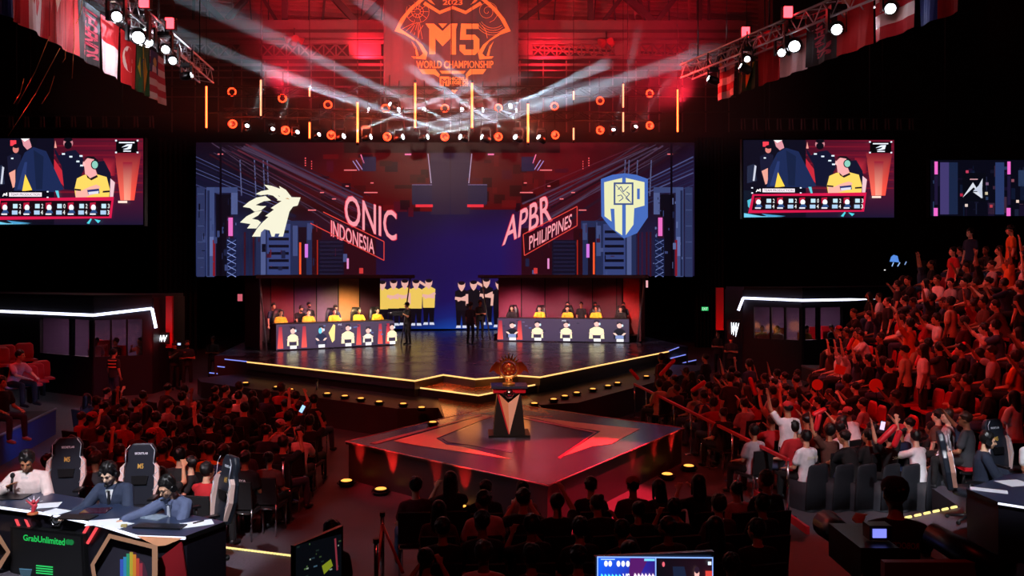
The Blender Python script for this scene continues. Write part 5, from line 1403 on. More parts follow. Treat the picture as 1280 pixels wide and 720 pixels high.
# ------------------------------------------------------------ crowd
rc = random.Random(11)
ADJ = {'sit_rest': 'hands on lap', 'sit_lean': 'leaning forward', 'sit_up1': 'one arm raised', 'sit_up2': 'both arms raised', 'sit_clap': 'clapping', 'sit_phone': 'hand at face', 'sit_cross': 'arms folded',
       'stand_rest': 'standing', 'stand_cross': 'standing arms crossed', 'stand_up': 'standing arm raised', 'stand_lean': 'bending over', 'stand_cam': 'filming'}
HW = {'short0': 'short haired', 'short1': 'bushy haired', 'short2': 'cropped haired', 'long': 'long haired', 'bun': 'pony tailed'}
def crowd_person(loc, rz, where, group, pose, shirts, eyes=False, hatp=.08, longp=.2, **kw):
    sh = rc.choice(shirts); hr = rc.choice(['short0', 'short1', 'short2']) if rc.random() > longp else rc.choice(['long', 'bun'])
    hat = rc.choice(['red', 'black', 'pink']) if rc.random() < hatp else None
    lb = '%s person in %s, %s, %s' % (('%s capped' % hat) if hat else HW[hr], sh, ADJ[pose], where)
    return person(FIG[pose], loc, rz, lb, rc.randrange(5), sh, rc.choice(['black', 'denim', 'charcoal', 'black']), hr, rc.choice(['black', 'black', 'black', 'brown']), group, eyes, hat, scale=rc.uniform(.94, 1.05), **kw)
def face_to(p, q): d = Vector(q) - Vector(p); return math.atan2(d.y, d.x) + PI / 2
STAGE_C = S(0, 17)
def inpoly(px, py, poly):
    c = False; n = len(poly)
    for i in range(n):
        (x0, y0), (x1, y1) = poly[i], poly[(i + 1) % n]
        if (y0 > py) != (y1 > py) and px < (x1 - x0) * (py - y0) / (y1 - y0) + x0: c = not c
    return c
def proj(p): return CX + F * p.x / p.y, HY + F * (H - p.z) / p.y
OCC = ['white', 'pale grey', 'red', 'black', 'black', 'black', 'charcoal', 'charcoal', 'dark blue', 'maroon', 'beige', 'denim', 'brown']
BLK = []
def row_words(r, i, side): return '%s row from the stage, %s seat' % (order[r], order[i]) 
def block(name, rows, poly, poses, shirts, chairs=True, eyes=False, dz=0.0, hatp=.08, skip=.06, face=None, grp=None, longp=.2):
    """rows: list of (start, direction, count, spacing, z)"""
    for r, (st, d, cnt, sp, z) in enumerate(rows):
        k = 0
        for i in range(cnt):
            p = st + d * (sp * i + rc.uniform(-.05, .05)); p = Vector((p.x, p.y + rc.uniform(-.06, .06), z))
            hx, hy = proj(p + Vector((0, 0, 1.2)))
            if not inpoly(hx, hy, poly): continue
            if rc.random() < skip: continue
            rz = face_to(p, face or STAGE_C); crz = rz
            rz += rc.uniform(-.25, .25)
            k += 1
            if k > 20: continue
            where = 'row %s seat %s of the %s' % (order[r], order[k - 1], name)
            if chairs and grp != 'x': chair('plain', (p.x, p.y, z), crz, 'black chair under a spectator, row %s seat %s of the %s' % (order[r], order[k - 1], name), 'chairs of the ' + name)
            pose = rc.choice(poses)
            crowd_person(p, rz, '%s row %s seat of %s' % (order[r], order[k - 1], name), 'spectators in the ' + name, pose, shirts, eyes, hatp, longp)
SITS = ['sit_rest'] * 3 + ['sit_lean', 'sit_clap', 'sit_cross', 'sit_phone']
LIVE = SITS * 2 + ['sit_up1', 'sit_up2', 'sit_up1', 'stand_rest']
# left floor block: rows turned towards the stage
lpoly = [(108, 478), (190, 482), (265, 474), (345, 486), (398, 492), (396, 540), (378, 560), (345, 590), (330, 640), (270, 640), (190, 600), (40, 590), (0, 590), (0, 572), (60, 560), (98, 530)]
ld = Vector((.985, .17, 0)).normalized(); rows = []
for r in range(11):
    y0 = 20.2 - r * .92
    rows.append((Vector((-13.6, y0 - 1.1, 0)), ld, 20, .62, 0.0))
block('left crowd', rows, lpoly, SITS * 2 + ['sit_up1'], OCC, skip=.08)
# right floor block
rpoly = [(800, 462), (870, 452), (960, 462), (1030, 462), (1060, 500), (1120, 520), (1200, 545), (1195, 562), (985, 560), (950, 548), (900, 520), (858, 498), (815, 480)]
rows = []
for r in range(10):
    y0 = 24.0 - r * 1.0
    rows.append((Vector((1.2, y0 - .2, 0)), Vector((.99, -.1, 0)).normalized(), 20, .64, 0.0))
block('right crowd', rows, rpoly, LIVE, OCC, skip=.12)
# centre block right in front of the camera riser
cpoly = [(505, 592), (960, 592), (965, 625), (940, 700), (905, 760), (500, 760), (515, 640)]
rows = []
for r in range(4):
    rows.append((Vector((-1.25 - .08 * (r % 2), 10.75 - r * .93, 0)), Vector((1, 0, 0)), 13, .47 + .012 * r, 0.0))
block('centre crowd', rows, cpoly, SITS, ['black', 'black', 'charcoal', 'dark blue', 'black', 'maroon', 'pale grey', 'white', 'black'], skip=.04, hatp=.04, longp=.25)
# right stand: stepped rows rising to the right
stand = thing('right_stand', 'black stepped seating stand rising along the right wall of the hall', 'stand')
spoly = [(1030, 425), (1095, 360), (1160, 325), (1200, 312), (1330, 300), (1330, 560), (1215, 540), (1150, 505), (1075, 490), (1030, 470)]
for k in range(9):
    x = 7.2 + .8 * k; z = .4 + .45 * k
    MB().box((x + .4 + .01, 18.7, z / 2), (.84, 11.4, z)).build('step', mat('stand_step', '#241a1e', .7, noise=.2), stand)
    if k < 7: MB().box((x - .01, 18.7, z - .03), (.03, 11.4, .05)).build('nosing', mat('step_nosing', '#5c5058', .5), stand)
seatR = mat('red_seat_plastic', '#c01c28', .4)
def stand_seat(loc, rz, label, group, _c=[]):
    if not _c:
        t = thing('stand_seat', label, 'seat', loc, rz, group)
        MB().box((0, 0, .43), (.44, .42, .05)).build('seat_pan', seatR, t)
        I = Matrix.Identity(3)
        MB().loft([((0, .22, .42), .2, .03, I), ((0, .24, .6), .22, .035, I), ((0, .27, .8), .21, .03, I), ((0, .28, .86), .14, .02, I)], n=14).build('backrest', seatR, t)
        MB().box((0, .05, .2), (.06, .3, .4)).build('support', M['black'], t)
        _c.append(t); return t
    return copy_tree(_c[0], loc, (0, 0, rz), label, group)
cnt = 0
for k in range(8):
    x = 7.55 + .8 * k; z = .4 + .45 * k; n_ = 0
    for i in range(20):
        p = Vector((x + rc.uniform(-.05, .05), 13.4 + i * .6 + rc.uniform(-.06, .06), z))
        hx, hy = proj(p + Vector((0, 0, 1.2)))
        if not inpoly(hx, hy, spoly): continue
        n_ += 1
        if n_ > 20: continue
        rz = face_to(p, STAGE_C + Vector((0, -4, 0)))
        stand_seat((p.x + .05, p.y, z), -PI / 2 , 'red plastic seat on the right stand, tier %s, %s from the near end' % (order[k], order[n_ - 1]), 'seats of the right stand')
        if rc.random() < .1: continue
        pose = rc.choice(LIVE)
        if abs(hx - 1137) < 16 and abs(hy - 412) < 14: continue
        crowd_person(p, rz + rc.uniform(-.4, .4), '%s tier %s seat of right stand' % (order[k], order[n_ - 1]), 'spectators on the right stand', pose, OCC + ['orange', 'white'], True, .1)
        cnt += 1
# the standing fan in an orange jacket on the stand
p = P(1137, 470, 18.2); person(FIG['stand_up'], (p.x, 18.2, 1.3), face_to(p, STAGE_C) - .2, 'person standing on the right stand in an orange jacket with one arm thrown up', 1, 'orange', 'black', 'short1', eyes=True)
# cheer sticks and fans raised in the crowd
STK = mat('red_cheer_stick', '#e02030', .4)
for i, (x0, y0, x1, y1, d) in enumerate(((826, 468, 842, 451, 20.5), (789, 463, 797, 473, 21), (1018, 518, 1030, 512, 15.8), (1020, 536, 1024, 520, 14.2), (1100, 552, 1118, 534, 13.4), (1118, 556, 1124, 541, 13.4), (866, 488, 880, 478, 19), (944, 492, 938, 474, 18), (1146, 455, 1153, 438, 17.5), (1190, 445, 1205, 430, 17), (1058, 440, 1066, 424, 20))):
    t = thing('cheer_stick', 'red inflatable cheer stick held up in the right hand crowd, %s from the stage' % order[i], 'cheer stick', (0, 0, 0), 0, 'cheer sticks in the crowd')
    mb = MB(); cap(mb, P(x0, y0, d), P(x1, y1, d), .05, .05, 10); mb.build('tube', STK, t)
    MB().tube(P(x0, y0, d), P(x0, y0, d) + (P(x0, y0, d) - P(x1, y1, d)).normalized() * .09, .02, .012, n=6).build('valve', M['black'], t)
for i, (x, y, d, lb) in enumerate(((1095, 482, 16.5, 'round orange hand fan waved above the heads of the right crowd'), (1050, 462, 18.5, 'square orange card held over the front of the right crowd'), (1022, 481, 17.5, 'pale orange round fan among the right floor crowd'))):
    t = thing('hand_fan', lb, 'fan'); c_ = P(x, y, d)
    if i == 1: MB().box(c_, (.24, .02, .2), mtx=Matrix.Rotation(.3, 4, 'Y')).build('card', mat('orange_card', '#ff7040', .6), t)
    else: MB().tube(c_, c_ + Vector((0, .02, 0)), .14 if i == 0 else .12, n=20).build('fan_leaf', mat('orange_card', '#ff7040', .6), t)
    MB().tube(c_ + Vector((0, .01, -.1)), c_ + Vector((.02, .01, -.3)), .012, n=6).build('handle', M['black'], t)

# row of covered chairs on the right with fans in white and black
bd = {0: (1008, 572, 'white', 'short0', 'sit_rest'), 1: (1068, 566, 'black', 'short2', 'sit_lean'), 2: (1112, 563, 'black', 'short1', 'sit_up2'), 3: (1149, 565, 'white', 'short0', 'sit_clap'), 4: (1183, 565, 'white', 'bun', 'sit_rest')}
cv = [1008, 1040, 1068, 1097, 1122, 1150, 1184]
for i, x in enumerate(cv):
    p = G(x, 634, 0); rz = face_to(p, STAGE_C)
    chair('covered', (p.x, p.y, 0), rz + .12 * math.sin(i * 3), 'chair under a loose black cloth cover in the right row, %s from the railing' % order[i], 'covered chairs in the right row')
for i, (x, y, sh, hr, po) in bd.items():
    p = G(x, 634, 0); rz = face_to(p, STAGE_C)
    b_ = person(FIG[po], (p.x, p.y, 0), rz, 'dark haired person in a %s shirt on a covered chair, %s from the railing' % (sh, order[i]), (0, 1, 0, 4, 1)[i], sh, 'denim' if i == 1 else 'black', hr, group='fans on the covered chairs')
    if sh == 'black' or i in (0, 4):
        A = Art(Plane(S(0, 0), (1, 0, 0)), 0); 
        f = Matrix.LocRotScale(b_.location, b_.rotation_euler, None)
        mb = MB()
        vs, fs = text_mesh('WE ARE M5' if i == 1 else ('ONIC' if i == 2 else 'FANS'), .01)
        # lettering across the shoulders, on the shirt's back
        off = .142 if po != 'sit_lean' else .05
        zz = .86
        mb.add([Vector(((.5 - a_[0]) * -.24, .14 if po != 'sit_lean' else .03, zz + a_[1] * .05)) for a_ in vs], fs)
        o = mb.build('back_lettering', mat('pale_print', '#e8e4c0' if i < 3 else '#c8b8d8', .8), None)
        o.parent = b_
        if po == 'sit_lean': o.location = (0, -.02, -.02); o.rotation_euler = (.35, 0, 0); 
p = G(985, 622, 0); person(FIG['stand_up'], (p.x, p.y, 0), face_to(p, STAGE_C) - .3, 'person standing by the railing in a white shirt and red cap with an arm up', 1, 'white', 'black', 'short0', hat='red')
for i, (x, y, sh) in enumerate(((1018, 545, 'brown'), (1050, 545, 'white'), (1090, 548, 'charcoal'), (1165, 548, 'black'))):
    p = G(x, 618, 0); person(FIG['sit_rest'], (p.x, p.y, 0), face_to(p, STAGE_C), 'person in a %s shirt just behind the covered chair row, %s from the railing' % (sh, order[i]), i % 4, sh, 'black', 'short%d' % (i % 3), group='second row behind the covered chairs')
    chair('plain', (p.x, p.y, 0), face_to(p, STAGE_C), 'plain black chair behind the covered chair row, %s from the railing' % order[i], 'plain chairs behind the covered row')
t = thing('smartphone', 'phone with a bright screen held up above the covered chairs', 'phone'); c_ = P(1103, 532, 12.6)
MB().box(c_, (.08, .01, .15), mtx=Matrix.Rotation(.2, 4, 'Y')).build('case', M['plastic'], t)
MB().box(c_ - Vector((0, .008, 0)), (.068, .004, .13), mtx=Matrix.Rotation(.2, 4, 'Y')).build('screen', mat('phone_screen', '#101010', .2, emit='#f0d0ff', estr=1.2), t)
t = thing('smartphone', 'phone with a pale blue screen held out at the aisle edge of the left crowd', 'phone'); c_ = P(378, 511, 16)
MB().box(c_, (.08, .02, .17), mtx=Matrix.Rotation(.5, 4, 'Y')).build('case', M['plastic'], t)
MB().box(c_ - Vector((0, .014, 0)), (.07, .004, .15), mtx=Matrix.Rotation(.5, 4, 'Y')).build('screen', mat('phone_screen_blue', '#101010', .2, emit='#a0c8ff', estr=1.4), t)

# ------------------------------------------------------------ people on the stage
FIG['bend_desk'] = figure(seat=False, lean=.6, arms=(((-.1, -.6, -1), (.1, -.5, -1)), ((.1, -.6, -1), (-.1, -.5, -1))), head=(.0, 0))
for side, (a, b, d, n, L, rz) in ((-1, BL), (1, BR)):
    nm = 'left' if side < 0 else 'right'
    for i, fr in enumerate((.1, .33, .55, .77, .94) if side < 0 else (.08, .3, .52, .74, .93)):
        p = a + d * L * fr + n * 1.12 + Vector((0, 0, .22))
        dark = side > 0 and i in (0, 4)
        person(FIG['play'], p, rz, 'player in a %s shirt at the %s desk, %s seat from the left' % ('black' if dark else 'yellow', nm, order[i]), (0, 4, 0, 1, 4)[i], 'black' if dark else 'yellow', 'black', 'short%d' % (i % 3), group='players at the %s desk' % nm, eyes=True, phones=True, scale=.98)
        t = thing('gaming_chair', 'black and gold gaming chair at the %s desk, %s from the left' % (nm, order[i]), 'chair', p, rz, 'gaming chairs in the booths')
        MB().box((0, 0, .42), (.5, .5, .08)).build('seat', M['plastic'], t); MB().tube((0, 0, .05), (0, 0, .4), .03, n=6).build('post', M['black'], t)
        I = Matrix.Identity(3)
        MB().loft([((0, .2, .45), .2, .04, I), ((0, .24, .8), .26, .05, I), ((0, .28, 1.1), .22, .04, I), ((0, .3, 1.3), .14, .03, I)], n=14).build('backrest', M['plastic'], t)
        MB().box((0, 0, .03), (.5, .06, .05)).box((0, 0, .03), (.06, .5, .05)).build('foot', M['plastic'], t)
        t = thing('smartphone', 'small phone lying before the %s player of the %s desk' % (order[i], nm), 'phone', p - n * .55 + Vector((0, 0, 1.02)), rz, 'phones on the player desks')
        MB().box((0, 0, .0), (.16, .08, .012)).build('case', M['plastic'], t)
for i, (px, po, mk) in enumerate(((357, 'stand_rest', False), (389, 'bend_desk', True), (406, 'stand_rest', True), (433, 'bend_desk', True))):
    a, b, d, n, L, rz = BL; fr = fr_of([a, b], 0, px); p = a + d * L * fr + n * (1.55 if i != 2 else 1.9) 
    person(FIG[po], p, rz, 'coach in dark clothes %s behind the left player desk, %s from the left' % ('bending' if po == 'bend_desk' else 'standing', order[i]), i % 3, 'dark blue' if i in (0, 3) else 'black', 'black', 'short%d' % (i % 3), group='coaches in the left booth', eyes=True, mask=mk)
for i, (px, po, mk) in enumerate(((704, 'sit_clap', False), (740, 'stand_rest', True), (722, 'stand_rest', False), (777, 'stand_cross', False))):
    a, b, d, n, L, rz = BR; fr = fr_of([a, b], 0, px); p = a + d * L * fr + n * 1.7
    person(FIG['stand_cross' if po == 'sit_clap' else po], p, rz, 'staff member in dark clothes standing behind the right player desk, %s of four' % order[i], i % 3, 'black' if i % 2 == 0 else 'charcoal', 'black', 'short%d' % (i % 3), group='staff in the right booth', eyes=True, mask=mk, scale=.95)
p = G(510, 431, 1.2); person(FIG['stand_cam'], (p.x, p.y, 1.2), face_to(p, P(330, 400, 30)) + .2, 'cameraman in black with a cap filming at the end of the left player desk', 1, 'black', 'black', 'short0', hat='black')
t = thing('video_camera', 'shoulder camera carried by the cameraman at the left player desk', 'camera'); c_ = P(497, 392, 32)
MB().box(c_, (.4, .14, .18)).build('body', M['plastic'], t); MB().tube(c_ + Vector((-.2, 0, 0)), c_ + Vector((-.38, 0, 0)), .06, n=10).build('lens', M['plastic'], t); MB().box(c_ + Vector((.05, 0, .13)), (.2, .03, .03)).build('handle', M['plastic'], t)
p = G(588, 431, 1.2); person(FIG['stand_rest'], (p.x, p.y, 1.2), 2.6, 'cameraman in black seen from behind left of the right player desk', 2, 'black', 'black', 'short0', hat='black')
p2 = G(600, 424, 1.2); person(FIG['stand_cross'], (p2.x, p2.y, 1.2), .5, 'helper in black with bare forearms beside the cameraman in mid stage', 1, 'black', 'black', 'short1', eyes=True)
t = thing('video_camera', 'camera on the shoulder of the man standing in mid stage', 'camera'); c_ = p + Vector((-.1, 0, 1.72)) - Vector((0, 0, 0)) + Vector((.02, .25, -.15))
MB().box(c_, (.18, .5, .18)).build('body', M['plastic'], t); MB().tube(c_ + Vector((0, .25, 0)), c_ + Vector((0, .42, 0)), .06, n=10).build('lens', M['plastic'], t); MB().box(c_ + Vector((0, 0, .13)), (.03, .2, .03)).build('handle', M['alu'], t)

# crew by the sides
crew = [(142, 506, 'stand_rest', 'security guard in a black jacket with pale bands seen from behind left of the crowd', 'charcoal', -2.6, 1.0),
        (218, 487, 'stand_cam', 'photographer in black aiming a camera left of the stage', 'black', .9, 1.0),
        (234, 487, 'stand_cross', 'crew member with masked face and folded arms left of the stage', 'black', .4, 1.0),
        (266, 478, 'stand_cross', 'guard in a dark shirt with folded arms near the left stage steps', 'black', .1, 1.0),
        (898, 470, 'stand_cross', 'crew member in black standing by the right talent booth sign', 'black', -.8, 1.05),
        (914, 476, 'stand_cross', 'photographer with folded arms right of the stage steps', 'charcoal', -.5, 1.0)]
for i, (x, y, po, lb, sh, rz, sc) in enumerate(crew):
    p = G(x, y, 0); o = person(FIG[po], (p.x, p.y, 0), rz if i else 2.8, lb, i % 4, sh, 'denim' if i == 0 else 'black', 'short%d' % (i % 3), eyes=i > 0, mask=i in (2,), scale=sc)
    if i == 0:
        mb = MB()
        for z in (1.18, 1.28, 1.38): mb.loft([((0, 0, z - .018), .185, .142, Matrix.Identity(3)), ((0, 0, z + .018), .185, .142, Matrix.Identity(3))], n=16)
        s_ = mb.build('reflective_band', mat('reflective_tape', '#e88a6a', .5), None); s_.parent = o
t = thing('photo_camera', 'black photo camera with a lit rear display held left of the stage', 'camera'); c_ = P(224, 430, 27.6)
MB().box(c_, (.18, .1, .13)).build('body', M['plastic'], t); MB().tube(c_ + Vector((-.05, -.04, 0)), c_ + Vector((-.2, -.12, 0)), .045, n=10).build('lens', M['plastic'], t); MB().box(c_ + Vector((.02, -.055, 0)), (.1, .006, .07)).build('display', mat('cam_display', '#101010', .2, emit='#b0c8ff', estr=2), t)
# people inside the talent booths
for i, (pts, sg, fr, lb, sh) in enumerate(((LB, 0, .93, 'presenter in pale clothes inside the left talent booth window', 'white'), (LB, 1, .15, 'person in dark clothes sitting inside the left talent booth', 'black'), (LB, 1, .6, 'person with a beige top in the rightmost window of the left booth', 'beige'),
        (RB, 0, .45, 'person with tied hair at the left windows of the right booth', 'beige'), (RB, 0, .72, 'presenter in grey behind the middle windows of the right booth', 'pale grey'), (RB, 1, .1, 'presenter in yellow inside the right talent booth', 'yellow'), (RB, 1, .3, 'person in a black suit by the red seats of the right booth', 'black'))):
    p = pts[sg] + (pts[sg + 1] - pts[sg]) * fr + Vector((0, .9, .55 if i < 3 else .75))
    person(FIG['sit_rest' if i != 2 else 'sit_clap'], p, rc.uniform(-.4, .6), lb, i % 5, sh, 'black', ('short0', 'short1', 'short2', 'bun', 'short1', 'short0', 'short2')[i], eyes=True)
    t = thing('red_seat', 'red padded seat inside the %s talent booth, %s from its left end' % ('left' if i < 3 else 'right', order[i if i < 3 else i - 3]), 'seat', p, 0, 'red seats in the talent booths')
    MB().box((0, 0, .42), (.5, .5, .08)).build('seat_pan', seatR, t); MB().box((0, .28, .75), (.5, .08, .6)).build('backrest', seatR, t); MB().box((0, 0, .1), (.2, .2, .56)).build('post', M['black'], t)
for i, (pts, sg, fr) in enumerate(((LB, 0, .83), (LB, 0, .87), (LB, 0, .9), (RB, 1, .34), (RB, 1, .22), (RB, 0, .9))):
    p = pts[sg] + (pts[sg + 1] - pts[sg]) * fr + Vector((0, 1.6, .65 if i < 3 else .9))
    t = thing('red_seat', 'empty red seat at the back of the %s talent booth, %s one' % ('left' if i < 3 else 'right', order[i % 3]), 'seat', p, 0, 'red seats in the talent booths')
    MB().box((0, 0, .42), (.45, .5, .08)).build('seat_pan', seatR, t); MB().box((0, .28, .75), (.45, .08, .6)).build('backrest', seatR, t); MB().box((0, 0, .1), (.2, .2, .56)).build('post', M['black'], t)

# left stand with a few red seats
ls2 = thing('left_stand', 'low black stand at the left edge with a blue lit front panel', 'stand')
a_, b_ = G(0, 546, .62), G(70, 512, .62)
dd = (b_ - a_).normalized(); nn = Vector((-dd.y, dd.x, 0)); nn = nn if nn.x < 0 else -nn
st_ = a_ - dd * 4
def quad_box(name, p, q_, w_, z0, z1, m, parent): return slab(name, [p, q_, q_ + nn * w_, p + nn * w_], z0, z1, m, m, parent)
quad_box('front_panel', st_, b_, .12, 0, .62, mat('blue_front_panel', '#2a4c8c', .35, noise=.2), ls2)
strip('edge_strip', [st_ + Vector((0, 0, .02)), b_ + Vector((0, 0, .02))], .03, mat('silver_edge', '#9098a8', .3, .6), ls2)
quad_box('step', st_ + nn * .12, b_ + nn * .12, 1.4, 0, .6, mat('stand_step', '#241a1e', .7), ls2)
quad_box('step', st_ + nn * 1.52, b_ + nn * 1.52, 1.6, 0, 1.0, mat('stand_step', '#241a1e', .7), ls2)
quad_box('step', st_ + nn * 3.12, b_ + nn * 3.12, 2.5, 0, 1.4, mat('stand_step', '#241a1e', .7), ls2)
spot('panel_light', a_ - nn * 1.2 + Vector((0, 0, .9)), (a_ + b_) / 2 + Vector((0, 0, -.3)), 60, (.15, .4, 1), 90, .8, .05)
for i, (x, y, d) in enumerate(((2, 466, 19.5), (38, 485, 19), (46, 483, 19.6), (54, 481, 20.2), (10, 462, 20.2), (33, 476, 20.8))):
    p = P(x, y, d); zf = p.z - .45
    k = 1.0 if i in (1, 2, 3) else 1.4
    p.z = k - 0.0
    stand_seat((p.x, p.y, k), -2.4 + PI, 'bright red lit empty seat on the left stand, %s one' % order[i], 'empty seats of the left stand')
p = P(16, 470, 18.6); person(FIG['sit_lean'], (p.x, p.y, 1.0), 1.3, 'person in a pale salmon shirt seated on the left stand among red seats', 0, 'pink', 'black', 'short0', eyes=True)
p = P(8, 500, 16.6); person(FIG['sit_rest'], (p.x - .1, p.y, .6), 1.2, 'person in jeans and white shoes at the left edge of the stand', 1, 'black', 'denim', 'short1', eyes=True, shoes=SHOEW)

# ------------------------------------------------------------ left caster desk
def P3(x, y, z): return G(x, y, z)
DT = 1.22
fp = [P3(-60, 625, DT), P3(0, 632, DT), P3(60, 640, DT), P3(130, 655, DT), P3(172, 668, DT), P3(232, 670, DT), P3(281, 652, DT)]
back = [fp[5] + Vector((-.15, .72, 0)), fp[3] + Vector((-.05, .72, 0)), fp[1] + Vector((-.05, .72, 0)), fp[0] + Vector((0, .72, 0))]
pf = thing('caster_platform', 'low platform under the left caster desk with a yellow dashed lit edge', 'platform')
e0, e1 = P3(281, 685, .44), P3(386, 698, .44)
slab('deck', [e0 + Vector((-7.5, 2.0, 0)), e0 + Vector((-.5, .4, 0)), e1, e1 + Vector((-.3, -5, 0)), e0 + Vector((-7, -6, 0))], 0, .44, mat('speckled_platform', '#4c4650', .6, noise=.6, nscale=60), SKIRT, pf)
q0 = e1; q1 = e0 + Vector((0, 0, 0))
for k in range(26):
    a = q0 + (q1 - q0) * (k / 26); b = q0 + (q1 - q0) * ((k + .7) / 26)
    MB().tube(a + Vector((0, 0, .005)), b + Vector((0, 0, .005)), .018, n=5).build('light_dash', mat('yellow_dash_led', '#302808', .4, emit='#ffe890', estr=1.3), pf)
dk = thing('caster_desk', 'long black angled caster desk with white lit edge and peach hexagon frames', 'desk')
slab('desktop', fp + back, DT - .05, DT, mat('slate_desktop', '#28324c', .3, noise=.15), M['black'], dk)
DKF = mat('desk_front_panel', '#16141c', .35, noise=.2)
sh_ = Vector((0, .04, 0))
slab('body', [p + sh_ for p in fp] + [p + Vector((0, -.1, 0)) for p in back], .44, DT - .05, DKF, DKF, dk)
strip('lit_edge', [p + Vector((0, -.012, -.02)) for p in fp[:6]], .016, mat('white_edge_led', '#202028', .4, emit='#e6eaff', estr=1.6), dk)
def fplane(i):
    a, b = fp[i], fp[i + 1]; return Plane(a + Vector((0, .04, 0)), (b - a))
def fdecal(name, m, pl, polys, off=.01, th=.01):
    mb = MB()
    for q_ in polys:
        ps = [pl.at(x, y, off) for x, y in q_]
        mb.prism(ps, pl.n * th)
    return mb.build(name, m, dk)
redl = mat('red_neon_strip', '#401010', .4, emit='#ff5058', estr=1.0)
pl1 = fplane(1)
fdecal('neon_stripe', redl, fplane(0), [[(19, 649), (22, 649), (27, 661), (24, 661)]])
fdecal('neon_stripe', redl, pl1, [[(31, 649), (34, 650), (40, 663), (37, 662)]]); 
fdecal('neon_stripe', redl, fplane(2), [[(109, 657), (112, 658), (105, 670), (102, 669)], [(120, 659), (123, 660), (111, 680), (108, 679)]])
# inset monitor
PM = Plane(fp[2] + Vector((0, -.06, 0)), (fp[3] - fp[1]).normalized())
mon = thing('desk_monitor', 'black advertising monitor set into the desk front with green lettering', 'monitor')
mb = MB(); qd = [(13, 730), (13, 658), (104, 668), (108, 740)]; ps = [PM.at(x, y) for x, y in qd]; mb.prism(ps, -PM.n * .08); mb.build('housing', M['black'], mon)
A = Art(PM, .002); A.poly([(16, 730), (104, 735), (101, 671), (16, 661)], '030303')
A.text('GrabUnlimited', ((29, 668), (81, 673), (81, 682), (29, 675.5)), '18b850', .02)
A.disc(85, 677.5, 3.4, 3.6, '0c6c34'); A.disc(89, 678, 3.4, 3.6, '0c6c34')
for k in range(4): A.line(45, 707 + 3 * k, 66, 709 + 3 * k, 1.6, '28c060')
A.poly([(24, 712), (40, 712), (38, 720), (26, 720)], '304858'); A.line(24, 711, 40, 712, .9, '5080a0')
A.build('ad_picture', TVM, mon)
# hexagon frames
def hexframe(pl, pts, inn, name='hexagon_frame'):
    n = len(pts); mb = MB(); vs = [pl.at(x, y, .10) for x, y in pts] + [pl.at(x, y, .10) for x, y in inn] + [pl.at(x, y, .0) for x, y in pts] + [pl.at(x, y, .0) for x, y in inn]
    fs = []
    for k in range(n):
        j = (k + 1) % n; fs += [(k, j, n + j, n + k), (2 * n + k, 2 * n + j, j, k), (n + k, n + j, 3 * n + j, 3 * n + k)]
    mb.add(vs, fs); return mb.build(name, mat('gilt_peach_frame', '#d09a78', .35, .3), dk)
pl4 = Plane(fp[4] + Vector((0, -.02, 0)), (fp[5] - fp[3]).normalized())
hexframe(pl4, [(113, 706), (136, 667), (197, 682), (197, 750), (120, 750)], [(118, 706), (138, 673), (190, 686), (190, 750), (125, 750)])
A = Art(pl4, .003); A.off = .02
A.poly([(118, 706), (138, 673), (190, 686), (190, 750), (125, 750)], '1c1828')
A.poly([(158, 694), (164, 688), (170, 690), (172, 697), (180, 704), (184, 716), (188, 750), (150, 750), (150, 708)], '481830')
for k, c_ in enumerate(('3858c0', '2c90c0', '30a070', 'c0b030', 'e08a28', 'd04830', 'a83040')): A.rect(150 + 4 * k, 704 - (5, 8, 12, 14, 11, 6, 0)[k], 154.2 + 4 * k, 750, c_, k == 0)
A.mb.build('painted_city_panel', PRINT, dk)
plL = Plane(fp[0] + Vector((0, -.02, 0)), (fp[1] - fp[0]))
hexframe(plL, [(-30, 665), (0, 668), (13, 690), (0, 712), (-30, 712)], [(-30, 672), (-3, 675), (8, 690), (-3, 705), (-30, 705)])
# faceted red corner
pl5 = fplane(4); 
fdecal('peach_facet', M['peach'], pl5, [[(197, 682), (208, 681), (230, 672), (172, 669.5)]], .05, .02)
fdecal('red_facet', mat('red_lacquer_dark', '#7c1820', .4), pl5, [[(197, 700), (228, 676), (240, 760), (200, 760)]], .03, .02)
t = thing('desk_emblem', 'small pale metal crest badge on the front edge of the caster desk', 'badge')
c_ = fplane(2).at(70, 650, .04)
MB().ring(c_, .07, .014, Matrix.Rotation(PI / 2, 3, 'X'), n=6, m=6).build('rim', M['chrome'], t); MB().ell(c_, (.045, .015, .045), None, 8, 6).build('boss', M['alu'], t)
A = Art(Plane(c_ + Vector((0, -.018, 0)), (1, 0, 0)), .001); A.off = .003; x_, y_ = proj(c_); A.text('M5', ((x_ - 3, y_ - 2), (x_ + 3, y_ - 2), (x_ + 3, y_ + 2), (x_ - 3, y_ + 2)), '202020', .02); A.mb.build('lettering', PRINT, t)

